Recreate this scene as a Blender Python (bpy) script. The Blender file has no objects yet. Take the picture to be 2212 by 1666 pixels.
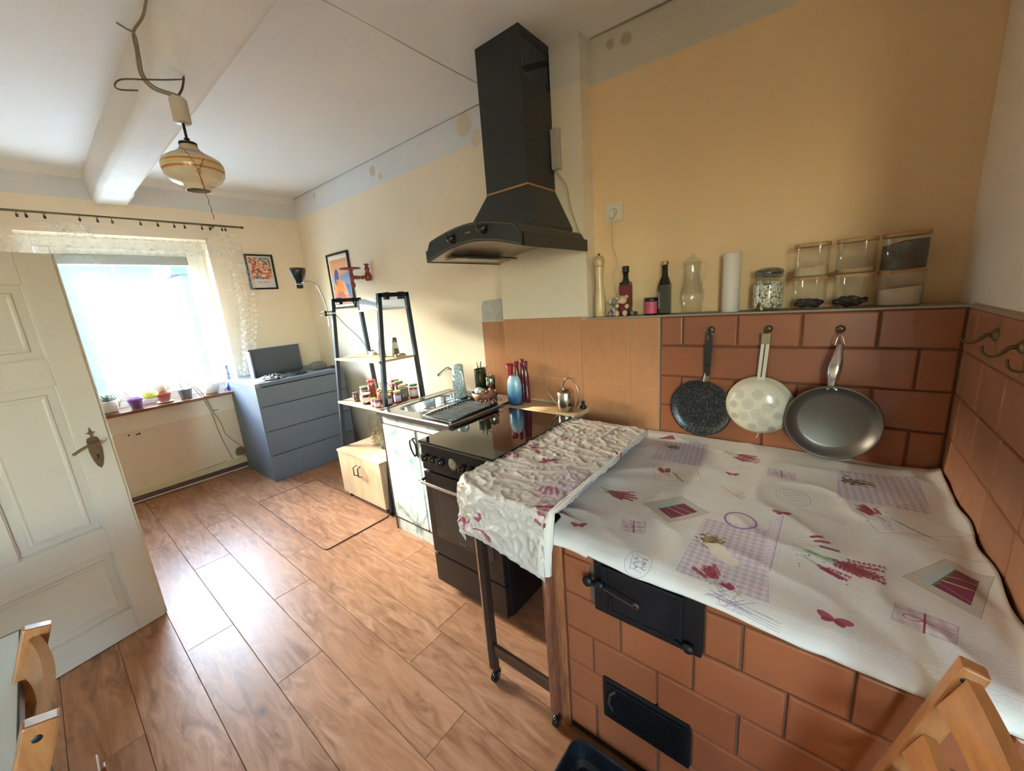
import bpy, bmesh, math, random
import numpy as np
from mathutils import Vector, Matrix, noise
random.seed(7)
PI = math.pi
SC = bpy.context.scene
COL = SC.collection

# ------------------------------------------------------------------ camera
cd = bpy.data.cameras.new('camera'); cam = bpy.data.objects.new('camera', cd); COL.objects.link(cam)
cd.sensor_fit = 'HORIZONTAL'; cd.sensor_width = 36.0; cd.lens = 838.65 / 2212 * 36; cd.clip_start = .02
_yaw, _pit, _rol = 0.6903, -0.2190, -0.0785
_f = Vector((-math.sin(_yaw)*math.cos(_pit), math.cos(_yaw)*math.cos(_pit), math.sin(_pit)))
_r = Vector((math.cos(_yaw), math.sin(_yaw), 0)); _u = _r.cross(_f)
_r2 = _r*math.cos(_rol) + _u*math.sin(_rol); _u2 = -_r*math.sin(_rol) + _u*math.cos(_rol)
cam.matrix_world = Matrix(((_r2.x, _u2.x, -_f.x, 0), (_r2.y, _u2.y, -_f.y, 0), (_r2.z, _u2.z, -_f.z, 1.5), (0, 0, 0, 1)))
SC.camera = cam

# ------------------------------------------------------------------ light and exposure
SC.view_settings.view_transform = 'Standard'; SC.view_settings.look = 'None'
SC.view_settings.gamma = 1.0; SC.view_settings.use_curve_mapping = False
SC.view_settings.exposure = 3.2
SC.cycles.max_bounces = 9; SC.cycles.diffuse_bounces = 6; SC.cycles.glossy_bounces = 4
SC.cycles.transparent_max_bounces = 24; SC.cycles.transmission_bounces = 6
SC.cycles.sample_clamp_indirect = 6.0
SC.cycles.caustics_reflective = False; SC.cycles.caustics_refractive = False
SUN_AZ, SUN_EL = math.radians(17), math.radians(18)     # heading of the light, measured from +X to +Y
w = bpy.data.worlds.new('world'); SC.world = w; w.use_nodes = True
nt = w.node_tree; bg = nt.nodes['Background']
sky = nt.nodes.new('ShaderNodeTexSky'); sky.sky_type = 'NISHITA'; sky.sun_disc = False
sky.sun_elevation = SUN_EL; sky.sun_rotation = math.atan2(-math.cos(SUN_AZ), -math.sin(SUN_AZ))
sky.air_density = 1.2; sky.dust_density = 1.2; sky.ozone_density = 2.0
wb = nt.nodes.new('ShaderNodeMix'); wb.data_type = 'RGBA'; wb.blend_type = 'MULTIPLY'; wb.inputs[0].default_value = 1.0; wb.inputs[7].default_value = (1.04, .99, 1.02, 1)
nt.links.new(sky.outputs[0], wb.inputs[6]); nt.links.new(wb.outputs[2], bg.inputs['Color']); bg.inputs['Strength'].default_value = 2.7
sl = bpy.data.lights.new('sun', 'SUN'); sl.energy = 3.6; sl.angle = math.radians(.6); sl.color = (1, .9, .76)
so = bpy.data.objects.new('sun', sl); COL.objects.link(so)
_d = Vector((math.cos(SUN_EL)*math.cos(SUN_AZ), math.cos(SUN_EL)*math.sin(SUN_AZ), -math.sin(SUN_EL)))
so.rotation_euler = _d.to_track_quat('-Z', 'Y').to_euler(); so.location = (-8, 0, 4)
def portal(name, loc, direction, sx, sy):
    l = bpy.data.lights.new(name, 'AREA'); l.shape = 'RECTANGLE'; l.size = sx; l.size_y = sy; l.cycles.is_portal = True
    o = bpy.data.objects.new(name, l); COL.objects.link(o); o.location = loc
    o.rotation_euler = Vector(direction).to_track_quat('-Z', 'Z').to_euler()
portal('window_portal', (-5.02, .70, 1.5), (1, 0, 0), 1.3, 1.5)
portal('rear_window_portal', (1.15, -2.45, 1.55), (0, 1, 0), .6, 1.5)
portal('side_fill_portal', (2.65, -1.6, 1.55), (-1, 0, 0), .6, 1.5)  # guides sky light through the added side opening

# ------------------------------------------------------------------ colours and materials
def lin(h):
    h = h.lstrip('#'); v = [int(h[i:i+2], 16)/255 for i in (0, 2, 4)]
    return tuple(x/12.92 if x <= .04045 else ((x+.055)/1.055)**2.4 for x in v) + (1,)
class NT:
    def __init__(s, m): s.t = m.node_tree; s.n = s.t.nodes; s.l = s.t.links
    def new(s, k, **kw):
        n = s.n.new('ShaderNode'+k)
        for a, b in kw.items(): setattr(n, a, b)
        return n
    def link(s, a, b): s.l.new(a, b)
    def math(s, op, a, b=None, c=None, clamp=False):
        n = s.new('Math', operation=op, use_clamp=clamp)
        for i, v in enumerate((a, b, c)):
            if v is None: continue
            if isinstance(v, (int, float)): n.inputs[i].default_value = v
            else: s.link(v, n.inputs[i])
        return n.outputs[0]
    def mix(s, f, a, b, mode='MIX'):
        n = s.new('Mix', data_type='RGBA', blend_type=mode)
        for i, v in ((0, f), (6, a), (7, b)):
            if isinstance(v, (int, float, tuple)): n.inputs[i].default_value = v
            else: s.link(v, n.inputs[i])
        return n.outputs[2]
    def coord(s, k='Object'): return s.new('TexCoord').outputs[k]
    def noise(s, vec, scale, detail=4, rough=.55, dist=0):
        n = s.new('TexNoise'); s.link(vec, n.inputs['Vector']); n.inputs['Scale'].default_value = scale
        n.inputs['Detail'].default_value = detail; n.inputs['Roughness'].default_value = rough; n.inputs['Distortion'].default_value = dist
        return n.outputs[0]
    def mapping(s, vec, scale=(1, 1, 1), loc=(0, 0, 0), rot=(0, 0, 0)):
        n = s.new('Mapping'); s.link(vec, n.inputs[0]); n.inputs['Scale'].default_value = scale
        n.inputs['Location'].default_value = loc; n.inputs['Rotation'].default_value = rot; return n.outputs[0]
    def ramp(s, f, stops):
        n = s.new('ValToRGB'); s.link(f, n.inputs[0]); e = n.color_ramp.elements
        while len(e) < len(stops): e.new(.5)
        for i, (p, c) in enumerate(stops): e[i].position = p; e[i].color = c if len(c) == 4 else c+(1,)
        return n.outputs[0]
    def bump(s, h, strength=.2, dist=.01):
        n = s.new('Bump'); s.link(h, n.inputs['Height']); n.inputs['Strength'].default_value = strength
        n.inputs['Distance'].default_value = dist; return n.outputs[0]
    def step(s, v, edge, soft):   # 0 below, 1 above
        n = s.new('MapRange', clamp=True); s.link(v, n.inputs[0])
        n.inputs[1].default_value = edge-soft; n.inputs[2].default_value = edge+soft; return n.outputs[0]
def base_mat(name):
    m = bpy.data.materials.new(name); m.use_nodes = True
    return m, NT(m), m.node_tree.nodes['Principled BSDF']
def M(name, col, rough=.5, metal=0, var=0, vs=6, bump=0, bs=60, bd=.002, coat=0, rnd=0, spec=.5, stretch=(1, 1, 1), alpha=1):
    m, t, p = base_mat(name)
    c = lin(col) if isinstance(col, str) else tuple(col)+(1,)
    p.inputs['Base Color'].default_value = c; p.inputs['Roughness'].default_value = rough
    p.inputs['Metallic'].default_value = metal; p.inputs['Coat Weight'].default_value = coat
    p.inputs['Specular IOR Level'].default_value = spec
    if var or rnd:
        v = t.mapping(t.coord(), stretch)
        if rnd:
            oi = t.new('ObjectInfo'); mm = t.new('VectorMath', operation='ADD')
            t.link(v, mm.inputs[0]); cx = t.new('CombineXYZ'); r7 = t.math('MULTIPLY', oi.outputs['Random'], 37.)
            t.link(r7, cx.inputs[0]); t.link(r7, cx.inputs[1]); t.link(cx.outputs[0], mm.inputs[1]); v = mm.outputs[0]
        n = t.noise(v, vs, 5)
        f = t.math('MULTIPLY_ADD', n, 2*var, 1-var)
        if rnd: f = t.math('MULTIPLY', f, t.math('MULTIPLY_ADD', oi.outputs['Random'], 2*rnd, 1-rnd))
        cb = t.new('CombineColor')
        for i in range(3): t.link(f, cb.inputs[i])
        t.link(t.mix(1., c, cb.outputs[0], 'MULTIPLY'), p.inputs['Base Color'])
    if bump:
        t.link(t.bump(t.noise(t.mapping(t.coord(), stretch), bs, 4), bump, bd), p.inputs['Normal'])
    return m
def wood(name, c1, c2, rough=.4, scale=1., axis='X', rings=6., coat=0, rnd=.1, bump=.05):
    m, t, p = base_mat(name)
    st = {'X': (1, 7, 7), 'Y': (7, 1, 7), 'Z': (7, 7, 1)}[axis]
    oi = t.new('ObjectInfo'); v0 = t.mapping(t.coord(), tuple(a*scale for a in st))
    cx = t.new('CombineXYZ'); r7 = t.math('MULTIPLY', oi.outputs['Random'], 53.)
    for i in range(3): t.link(r7, cx.inputs[i])
    va = t.new('VectorMath', operation='ADD'); t.link(v0, va.inputs[0]); t.link(cx.outputs[0], va.inputs[1]); v = va.outputs[0]
    n1 = t.noise(v, rings, 6, .6, .8); n2 = t.noise(v, rings*7, 3, .6)
    f = t.math('ADD', t.math('MULTIPLY', n1, .75), t.math('MULTIPLY', n2, .25))
    cr = t.ramp(f, ((.36, lin(c2)), (.62, lin(c1))))
    g = t.math('MULTIPLY_ADD', oi.outputs['Random'], 2*rnd, 1-rnd)
    cb = t.new('CombineColor')
    for i in range(3): t.link(g, cb.inputs[i])
    t.link(t.mix(1., cr, cb.outputs[0], 'MULTIPLY'), p.inputs['Base Color'])
    p.inputs['Roughness'].default_value = rough; p.inputs['Coat Weight'].default_value = coat
    t.link(t.bump(f, bump, .002), p.inputs['Normal'])
    return m
def glass(name, tint='#f4f8f6', k=1.0, rough=.015):
    m = bpy.data.materials.new(name); m.use_nodes = True; t = NT(m); t.n.remove(t.n['Principled BSDF'])
    out = t.n['Material Output']; tr = t.new('BsdfTransparent'); tr.inputs[0].default_value = lin(tint)
    gl = t.new('BsdfGlossy'); gl.inputs['Roughness'].default_value = rough
    lw = t.new('LayerWeight'); lw.inputs[0].default_value = .35
    f = t.math('MULTIPLY_ADD', lw.outputs['Facing'], .55*k, .10*k, clamp=True)
    mx = t.new('MixShader'); t.link(f, mx.inputs[0]); t.link(tr.outputs[0], mx.inputs[1]); t.link(gl.outputs[0], mx.inputs[2])
    t.link(mx.outputs[0], out.inputs[0]); return m
def img_mat(name, img, rough=.6, bump=0, bs=200, spec=.4, weave=False):
    m, t, p = base_mat(name); n = t.new('TexImage'); n.image = img
    t.link(t.coord('UV'), n.inputs[0]); t.link(n.outputs[0], p.inputs['Base Color'])
    p.inputs['Roughness'].default_value = rough; p.inputs['Specular IOR Level'].default_value = spec
    if bump: t.link(t.bump(t.noise(t.mapping(t.coord(), (1, 5, 1) if weave else (1, 1, 1)), bs, 4), bump, .002), p.inputs['Normal'])
    return m

# ------------------------------------------------------------------ geometry helpers
def wpos(o):
    v = Vector((0, 0, 0))
    while o is not None: v += o.location; o = o.parent
    return v
class B:
    """collects primitives; build() links them as one mesh object"""
    def __init__(s): s.bm = bmesh.new(); s.uv = None
    def _add(s, vs, fs, smooth=False, uvs=None):
        bv = [s.bm.verts.new(v) for v in vs]
        for k, f in enumerate(fs):
            try: fc = s.bm.faces.new([bv[i] for i in f])
            except ValueError: continue
            fc.smooth = smooth
            if uvs is not None:
                if s.uv is None: s.uv = s.bm.loops.layers.uv.new('UVMap')
                for lp, i in zip(fc.loops, f): lp[s.uv].uv = uvs[i]
        return s
    def box(s, lo, hi, bev=0, mtx=None):
        x0, y0, z0 = lo; x1, y1, z1 = hi
        if bev:
            b = bmesh.new(); bmesh.ops.create_cube(b, size=1)
            bmesh.ops.scale(b, vec=(x1-x0, y1-y0, z1-z0), verts=b.verts)
            bmesh.ops.translate(b, vec=((x0+x1)/2, (y0+y1)/2, (z0+z1)/2), verts=b.verts)
            bmesh.ops.bevel(b, geom=b.edges[:], offset=bev, segments=2, affect='EDGES', profile=.6)
            b.verts.index_update(); vs = [v.co.copy() for v in b.verts]; fs = [[v.index for v in f.verts] for f in b.faces]; b.free()
        else:
            vs = [Vector(c) for c in ((x0,y0,z0),(x1,y0,z0),(x1,y1,z0),(x0,y1,z0),(x0,y0,z1),(x1,y0,z1),(x1,y1,z1),(x0,y1,z1))]
            fs = [(0,3,2,1),(4,5,6,7),(0,1,5,4),(1,2,6,5),(2,3,7,6),(3,0,4,7)]
        if mtx is not None: vs = [mtx @ v for v in vs]
        return s._add(vs, fs)
    def bar(s, p, q, wd, dp, up=(0, 0, 1), bev=0):
        p, q = Vector(p), Vector(q); d = (q-p); L = d.length; d.normalize()
        upv = Vector(up)
        if abs(d.dot(upv)) > .98: upv = Vector((1, 0, 0))
        sx = d.cross(upv).normalized(); uz = sx.cross(d)
        m = Matrix((( sx.x, uz.x, d.x, p.x), (sx.y, uz.y, d.y, p.y), (sx.z, uz.z, d.z, p.z), (0, 0, 0, 1)))
        return s.box((-wd/2, -dp/2, 0), (wd/2, dp/2, L), bev, m)
    def lathe(s, prof, c=(0, 0, 0), seg=24, axis='Z', smooth=True, mtx=None, arc=1.0, close=True, sx=1, sy=1):
        vs, fs = [], []; n = len(prof)
        cnt = seg if arc >= 1 else seg+1
        for i in range(cnt):
            a = 2*PI*arc*i/seg
            for r, z in prof:
                v = Vector((r*math.cos(a)*sx, r*math.sin(a)*sy, z))
                if axis == 'X': v = Vector((v.z, v.x, v.y))
                elif axis == 'Y': v = Vector((v.y, v.z, v.x))
                v = (mtx @ v) if mtx is not None else v
                vs.append(v + Vector(c))
        for i in range(seg):
            j = (i+1) % cnt if arc >= 1 else i+1
            for k in range(n-1): fs.append((i*n+k, j*n+k, j*n+k+1, i*n+k+1))
        b = bmesh.new(); bv = [b.verts.new(v) for v in vs]
        for f in fs: b.faces.new([bv[i] for i in f]).smooth = smooth
        bmesh.ops.remove_doubles(b, verts=b.verts, dist=1e-6)
        b.verts.index_update(); V = [v.co.copy() for v in b.verts]; F = [[v.index for v in f.verts] for f in b.faces]; b.free()
        return s._add(V, F, smooth)
    def cyl(s, p, q, r, seg=16, r2=None, smooth=True):
        p, q = Vector(p), Vector(q); d = q-p; L = d.length
        m = d.to_track_quat('Z', 'Y').to_matrix().to_4x4()
        r2 = r if r2 is None else r2; e = min(r, r2, L)*.06
        return s.lathe([(0, 0), (r-e, 0), (r, e), (r2, L-e), (r2-e, L), (0, L)], p, seg, mtx=m, smooth=smooth)
    def tube(s, pts, r, seg=8, closed=False, flat=1.0):
        pts = [Vector(p) for p in pts]; n = len(pts); vs, fs = [], []
        rr = r if hasattr(r, '__len__') else [r]*n
        up = Vector((0, 0, 1))
        prev = None
        for i, p in enumerate(pts):
            a = pts[(i-1) % n] if (closed or i) else pts[0]; b = pts[(i+1) % n] if (closed or i < n-1) else pts[-1]
            d = (b-a)
            d = d.normalized() if d.length > 1e-9 else Vector((0, 0, 1))
            if prev is None:
                u = Vector((0, 0, 1)) if abs(d.z) < .9 else Vector((1, 0, 0))
                sx = d.cross(u).normalized()
            else: sx = (prev - d*prev.dot(d)).normalized()
            prev = sx; sy = d.cross(sx)
            for k in range(seg):
                t = 2*PI*k/seg; vs.append(p + sx*math.cos(t)*rr[i] + sy*math.sin(t)*rr[i]*flat)
        for i in range(n if closed else n-1):
            j = (i+1) % n
            for k in range(seg): k2 = (k+1) % seg; fs.append((i*seg+k, i*seg+k2, j*seg+k2, j*seg+k))
        s._add(vs, fs, True)
        if not closed: s._add([vs[k] for k in range(seg)], [tuple(reversed(range(seg)))]); s._add(vs[-seg:], [tuple(range(seg))])
        return s
    def prism(s, poly, a, b, axis='Y'):
        """extrude a 2-D outline between a and b along axis; outline in the two other axes"""
        def P(u, v, t): return {'X': (t, u, v), 'Y': (u, t, v), 'Z': (u, v, t)}[axis]
        n = len(poly); vs = [Vector(P(u, v, a)) for u, v in poly] + [Vector(P(u, v, b)) for u, v in poly]
        fs = [tuple(range(n)), tuple(reversed(range(n, 2*n)))] + [(i, i+n, (i+1) % n + n, (i+1) % n) for i in range(n)]
        return s._add(vs, fs)
    def ball(s, c, r, seg=16, rings=10, mtx=None, bump=0):
        rx, ry, rz = r if hasattr(r, '__len__') else (r, r, r); vs, fs = [], []
        for i in range(rings+1):
            th = PI*i/rings
            for k in range(seg):
                ph = 2*PI*k/seg; v = Vector((rx*math.sin(th)*math.cos(ph), ry*math.sin(th)*math.sin(ph), rz*math.cos(th)))
                if bump: v *= 1 + bump*noise.noise(v*40+Vector(c)*13)
                vs.append(((mtx @ v) if mtx is not None else v) + Vector(c))
        for i in range(rings):
            for k in range(seg): k2 = (k+1) % seg; fs.append((i*seg+k, (i+1)*seg+k, (i+1)*seg+k2, i*seg+k2))
        b = bmesh.new(); bv = [b.verts.new(v) for v in vs]
        for f in fs: b.faces.new([bv[i] for i in f])
        bmesh.ops.remove_doubles(b, verts=b.verts, dist=1e-6); b.verts.index_update()
        V = [v.co.copy() for v in b.verts]; F = [[v.index for v in f.verts] for f in b.faces]; b.free()
        return s._add(V, F, True)
    def grid(s, fn, nu, nv, smooth=True, uvf=None):
        vs = [Vector(fn(i/nu, j/nv)) for j in range(nv+1) for i in range(nu+1)]
        uvs = [(uvf(i/nu, j/nv) if uvf else (i/nu, j/nv)) for j in range(nv+1) for i in range(nu+1)]
        fs = [(j*(nu+1)+i, j*(nu+1)+i+1, (j+1)*(nu+1)+i+1, (j+1)*(nu+1)+i) for j in range(nv) for i in range(nu)]
        return s._add(vs, fs, smooth, uvs)
    def mesh(s, name, fix=True):
        if fix: bmesh.ops.recalc_face_normals(s.bm, faces=s.bm.faces)
        me = bpy.data.meshes.new(name); s.bm.to_mesh(me); s.bm.free(); return me
    def build(s, name, mat, parent=None, world=True, fix=True, mods=()):
        if world and parent is not None:
            bmesh.ops.translate(s.bm, vec=-wpos(parent), verts=s.bm.verts)
        me = s.mesh(name, fix); me.materials.append(mat)
        o = bpy.data.objects.new(name, me); COL.objects.link(o)
        if parent is not None: o.parent = parent
        for k in mods:
            if k[0] == 'solid': md = o.modifiers.new('s', 'SOLIDIFY'); md.thickness = k[1]; md.offset = k[2] if len(k) > 2 else 0
            if k[0] == 'sub': md = o.modifiers.new('b', 'SUBSURF'); md.levels = k[1]; md.render_levels = k[1]
        return o
def tag(o, label=None, cat=None, group=None, kind=None):
    if label: o['label'] = label
    if cat: o['category'] = cat
    if group: o['group'] = group
    if kind: o['kind'] = kind
    return o
def thing(name, label, cat, loc=(0, 0, 0), rz=0, group=None):
    o = bpy.data.objects.new(name, None); COL.objects.link(o); o.location = loc; o.rotation_euler = (0, 0, rz)
    o.empty_display_size = .05
    return tag(o, label, cat, group)
def struct(o): o['kind'] = 'structure'; return o
def arc_pts(c, r, a0, a1, n, plane='XZ'):
    out = []
    for i in range(n+1):
        a = a0+(a1-a0)*i/n; u, v = r*math.cos(a), r*math.sin(a)
        out.append((c[0]+u, c[1], c[2]+v) if plane == 'XZ' else ((c[0], c[1]+u, c[2]+v) if plane == 'YZ' else (c[0]+u, c[1]+v, c[2])))
    return out
def spline(pts, n=8):
    pts = [Vector(p) for p in pts]; out = []
    P = [pts[0]*2-pts[1]] + pts + [pts[-1]*2-pts[-2]]
    for i in range(1, len(P)-2):
        a, b, c, d = P[i-1], P[i], P[i+1], P[i+2]
        for k in range(n):
            t = k/n; out.append(.5*((2*b)+(-a+c)*t+(2*a-5*b+4*c-d)*t*t+(-a+3*b-3*c+d)*t**3))
    out.append(pts[-1]); return out

# ------------------------------------------------------------------ painting flat prints into images
_tris = {}
def text_tris(s):
    if s not in _tris:
        c = bpy.data.curves.new('txt', 'FONT'); c.body = s; c.resolution_u = 3
        o = bpy.data.objects.new('txt', c); me = bpy.data.meshes.new_from_object(o)
        me.calc_loop_triangles(); V = [v.co.copy() for v in me.vertices]
        _tris[s] = [[(V[i].x, V[i].y) for i in t.vertices] for t in me.loop_triangles]
        bpy.data.objects.remove(o); bpy.data.curves.remove(c); bpy.data.meshes.remove(me)
    return _tris[s]
class Canvas:
    """world rectangle x0..x1, y0..y1 painted at res pixels per unit"""
    def __init__(s, x0, y0, x1, y1, res, bg):
        s.x0, s.y0, s.res = x0, y0, res; s.W = int((x1-x0)*res); s.H = int((y1-y0)*res)
        s.a = np.ones((s.H, s.W, 3), np.float32)*np.array(s.c(bg), np.float32)
    def c(s, h): return tuple(int(h.lstrip('#')[i:i+2], 16)/255 for i in (0, 2, 4)) if isinstance(h, str) else h
    def region(s, pts):
        p = [((x-s.x0)*s.res, (y-s.y0)*s.res) for x, y in pts]
        xa = max(0, int(min(q[0] for q in p))-1); xb = min(s.W, int(max(q[0] for q in p))+2)
        ya = max(0, int(min(q[1] for q in p))-1); yb = min(s.H, int(max(q[1] for q in p))+2)
        if xa >= xb or ya >= yb: return None
        X, Y = np.meshgrid(np.arange(xa, xb)+.5, np.arange(ya, yb)+.5); ins = np.zeros(X.shape, bool)
        for i in range(len(p)):
            x1, y1 = p[i]; x2, y2 = p[i-1]
            if y1 == y2: continue
            ins ^= ((y1 > Y) != (y2 > Y)) & (X < (x2-x1)*(Y-y1)/(y2-y1)+x1)
        return xa, xb, ya, yb, ins
    def poly(s, pts, col, al=1., fn=None):
        r = s.region(pts)
        if r is None: return
        xa, xb, ya, yb, ins = r; al = ins*al
        if fn is not None:
            X, Y = np.meshgrid((np.arange(xa, xb)+.5)/s.res+s.x0, (np.arange(ya, yb)+.5)/s.res+s.y0); al = al*fn(X, Y)
        v = s.a[ya:yb, xa:xb]; v += (np.array(s.c(col), np.float32)-v)*al[..., None].astype(np.float32)
    def ell(s, c, rx, ry, col, al=1., ang=0, n=28):
        ca, sa = math.cos(ang), math.sin(ang)
        s.poly([(c[0]+rx*math.cos(t)*ca-ry*math.sin(t)*sa, c[1]+rx*math.cos(t)*sa+ry*math.sin(t)*ca) for t in [2*PI*i/n for i in range(n)]], col, al)
    def line(s, pts, wd, col, al=1.):
        for (xa, ya), (xb, yb) in zip(pts, pts[1:]):
            L = math.hypot(xb-xa, yb-ya) or 1e-9; nx, ny = -(yb-ya)/L*wd/2, (xb-xa)/L*wd/2
            s.poly([(xa+nx, ya+ny), (xb+nx, yb+ny), (xb-nx, yb-ny), (xa-nx, ya-ny)], col, al)
    def ring(s, c, rx, ry, wd, col, al=1., ang=0, n=40):
        ca, sa = math.cos(ang), math.sin(ang)
        s.line([(c[0]+rx*math.cos(t)*ca-ry*math.sin(t)*sa, c[1]+rx*math.cos(t)*sa+ry*math.sin(t)*ca) for t in [2*PI*i/n for i in range(n+1)]], wd, col, al)
    def text(s, st, c, size, col, ang=0, al=1.):
        T = text_tris(st); xs = [p[0] for t in T for p in t]; w2 = (min(xs)+max(xs))/2; ca, sa = math.cos(ang), math.sin(ang)
        for t in T:
            s.poly([(c[0]+((x-w2)*ca-(y-.35)*sa)*size, c[1]+((x-w2)*sa+(y-.35)*ca)*size) for x, y in t], col, al)
    def image(s, name):
        im = bpy.data.images.new(name, s.W, s.H); px = np.ones((s.H, s.W, 4), np.float32); px[..., :3] = np.clip(s.a, 0, 1)
        im.pixels.foreach_set(px.ravel()); im.pack(); return im

# ================================================================== the setting
XW, YH, ZC = -4.66, 2.13, 2.73          # window wall, hood wall, ceiling
def paint(name, main, top, low=None, ztop=2.523, zlow=.63, rough=.75, blot=.05, stains=()):
    m, t, p = base_mat(name); co = t.coord(); sep = t.new('SeparateXYZ'); t.link(co, sep.inputs[0]); z = sep.outputs[2]
    n = t.noise(co, 2.3, 5, .6); n2 = t.noise(co, 14, 4, .6)
    zz = t.math('MULTIPLY_ADD', n2, .012, z)
    c = t.mix(t.step(zz, ztop+.006, .004), lin(main), lin(top))
    if low: c = t.mix(t.step(zz, zlow+.006, .004), lin(low), c)
    f = t.math('MULTIPLY_ADD', n, 2*blot, 1-blot); cb = t.new('CombineColor')
    for i in range(3): t.link(f, cb.inputs[i])
    c = t.mix(1., c, cb.outputs[0], 'MULTIPLY')
    for (sx, sy, sz, r, col) in stains:
        vd = t.new('VectorMath', operation='DISTANCE'); t.link(co, vd.inputs[0]); vd.inputs[1].default_value = (sx, sy, sz)
        dd = t.math('MULTIPLY_ADD', n2, -.9*r, vd.outputs['Value'])
        c = t.mix(t.math('SUBTRACT', 1., t.step(dd, r*.35, r*.12)), c, lin(col))
    t.link(c, p.inputs['Base Color']); p.inputs['Roughness'].default_value = rough
    h = t.math('ADD', t.math('MULTIPLY', n, 2.0), t.noise(co, 90, 3))
    t.link(t.bump(h, .12, .004), p.inputs['Normal']); return m
TOPC = '#dad8d6'
m_wall = paint('wall_paint', '#ead9bf', TOPC, stains=((-4.15, YH, 2.67, .035, '#cbbba2'), (-3.1, YH, 2.64, .05, '#cbbba2'), (-3.0, YH, 2.58, .03, '#d0c2ac'), (-2.0, YH, 2.66, .09, '#d6c6ae'), (-1.9, YH, 2.55, .06, '#d8cab4')))
m_wwall = paint('window_wall_paint', '#f0dfc6', TOPC, '#e6d0b0', stains=((-4.66, 1.14, .17, .06, '#6d5c44'), (-4.66, 1.2, .1, .05, '#8a795c')))
m_breast = paint('breast_light_tint', '#e0cfb6', '#d2c8bc')  # same wall paint, tinted for the light on the breast
m_recess = paint('recess_light_tint', '#e2bf92', '#c8bcaa', stains=((-.93, 2.07, 2.67, .03, '#a8997e'),(-.85, 2.08, 2.66, .035, '#a8997e')))  # same wall paint, warm bounce light put into the colour
m_right = paint('right_light_tint', '#f2e6d2', '#c8b493', ztop=3.5)  # same wall paint, paler to carry the light on this wall
m_ceil = M('ceiling_paint', '#e9e5e0', .8, var=.03, vs=1.5, bump=.25, bs=9, bd=.01)
m_beam = M('beam_paint', '#e4ddd6', .75, var=.05, vs=5, bump=.6, bs=11, bd=.012)
m_grout = M('grout', '#6b5546', .9, bump=.3, bs=120)
m_pgrout = M('pale_grout', '#b79f80', .9)
m_tile = M('terracotta_glaze', '#955637', .26, var=.08, vs=9, rnd=.07, coat=.25, bump=.12, bs=14, bd=.003)
m_tileR = M('terracotta_rough', '#a56f50', .45, var=.16, vs=12, rnd=.06, bump=.5, bs=26, bd=.004, stretch=(1, 1, .5))
m_wtile = M('wood_look_tile', '#b57c54', .38, var=.14, vs=14, rnd=.05, bump=.25, bs=45, stretch=(3, 3, .6), bd=.002)
m_white = M('white_paint', '#c9bfb2', .35, var=.04, vs=4, bump=.1, bs=20)
m_winw = M('window_white', '#e6e6e0', .35)
m_black = M('black_enamel', '#101113', .3)

# floor ------------------------------------------------------------
def floor_mat():
    m, t, p = base_mat('laminate'); co = t.coord(); oi = t.new('ObjectInfo')
    cx = t.new('CombineXYZ'); r = t.math('MULTIPLY', oi.outputs['Random'], 71.); t.link(r, cx.inputs[0]); t.link(r, cx.inputs[1])
    va = t.new('VectorMath', operation='ADD'); t.link(co, va.inputs[0]); t.link(cx.outputs[0], va.inputs[1]); v = va.outputs[0]
    vs = t.mapping(v, (1.2, 6, 1)); g = t.noise(vs, 3.2, 7, .62, 1.4); g2 = t.noise(t.mapping(v, (3, 40, 1)), 4, 4, .6)
    big = t.noise(t.mapping(v, (1, 2.2, 1)), 1.6, 3)
    vo = t.new('TexVoronoi'); t.link(t.mapping(v, (2.0, 4.2, 1)), vo.inputs[0]); vo.inputs['Scale'].default_value = 1.35
    knot = t.math('SUBTRACT', 1., t.step(t.math('MULTIPLY_ADD', t.noise(v, 14, 4), .14, vo.outputs['Distance']), .14, .07))
    c = t.ramp(g, ((.34, lin('#835a42')), (.5, lin('#a6785a')), (.66, lin('#bb8f70'))))
    c = t.mix(t.math('MULTIPLY', g2, .25), c, lin('#8a6040'))
    c = t.mix(t.step(big, .56, .1), c, t.mix(.5, c, lin('#b07c58')))
    c = t.mix(t.math('MULTIPLY', knot, .7), c, lin('#4c3e36'))
    f = t.math('MULTIPLY_ADD', oi.outputs['Random'], .16, .92); cb = t.new('CombineColor')
    for i in range(3): t.link(f, cb.inputs[i])
    t.link(t.mix(1., c, cb.outputs[0], 'MULTIPLY'), p.inputs['Base Color'])
    t.link(t.math('MULTIPLY_ADD', g, .2, .24), p.inputs['Roughness'])
    p.inputs['Specular IOR Level'].default_value = .13
    h = t.math('ADD', g, t.math('MULTIPLY', t.noise(v, 24, 4), .8)); t.link(t.bump(h, .22, .003), p.inputs['Normal']); return m
m_floor = floor_mat()
fl = struct(B().box((XW-.3, -2.4, -.12), (2.5, 2.4, -.012)).build('floor', M('floor_gap', '#3a261a', .9)))
def board_mesh(L, W, T=.012, e=.0012):
    b = B(); g = .0007
    vs = [(g, g, -T), (L-g, g, -T), (L-g, W-g, -T), (g, W-g, -T), (g, g, -e), (L-g, g, -e), (L-g, W-g, -e), (g, W-g, -e),
          (g+e, g+e, 0), (L-g-e, g+e, 0), (L-g-e, W-g-e, 0), (g+e, W-g-e, 0)]
    fs = [(8, 9, 10, 11), (0, 1, 5, 4), (1, 2, 6, 5), (2, 3, 7, 6), (3, 0, 4, 7), (4, 5, 9, 8), (5, 6, 10, 9), (6, 7, 11, 10), (7, 4, 8, 11)]
    b._add([Vector(v) for v in vs], fs); me = b.mesh('board'); me.materials.append(m_floor); return me
_bm = {}
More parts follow.
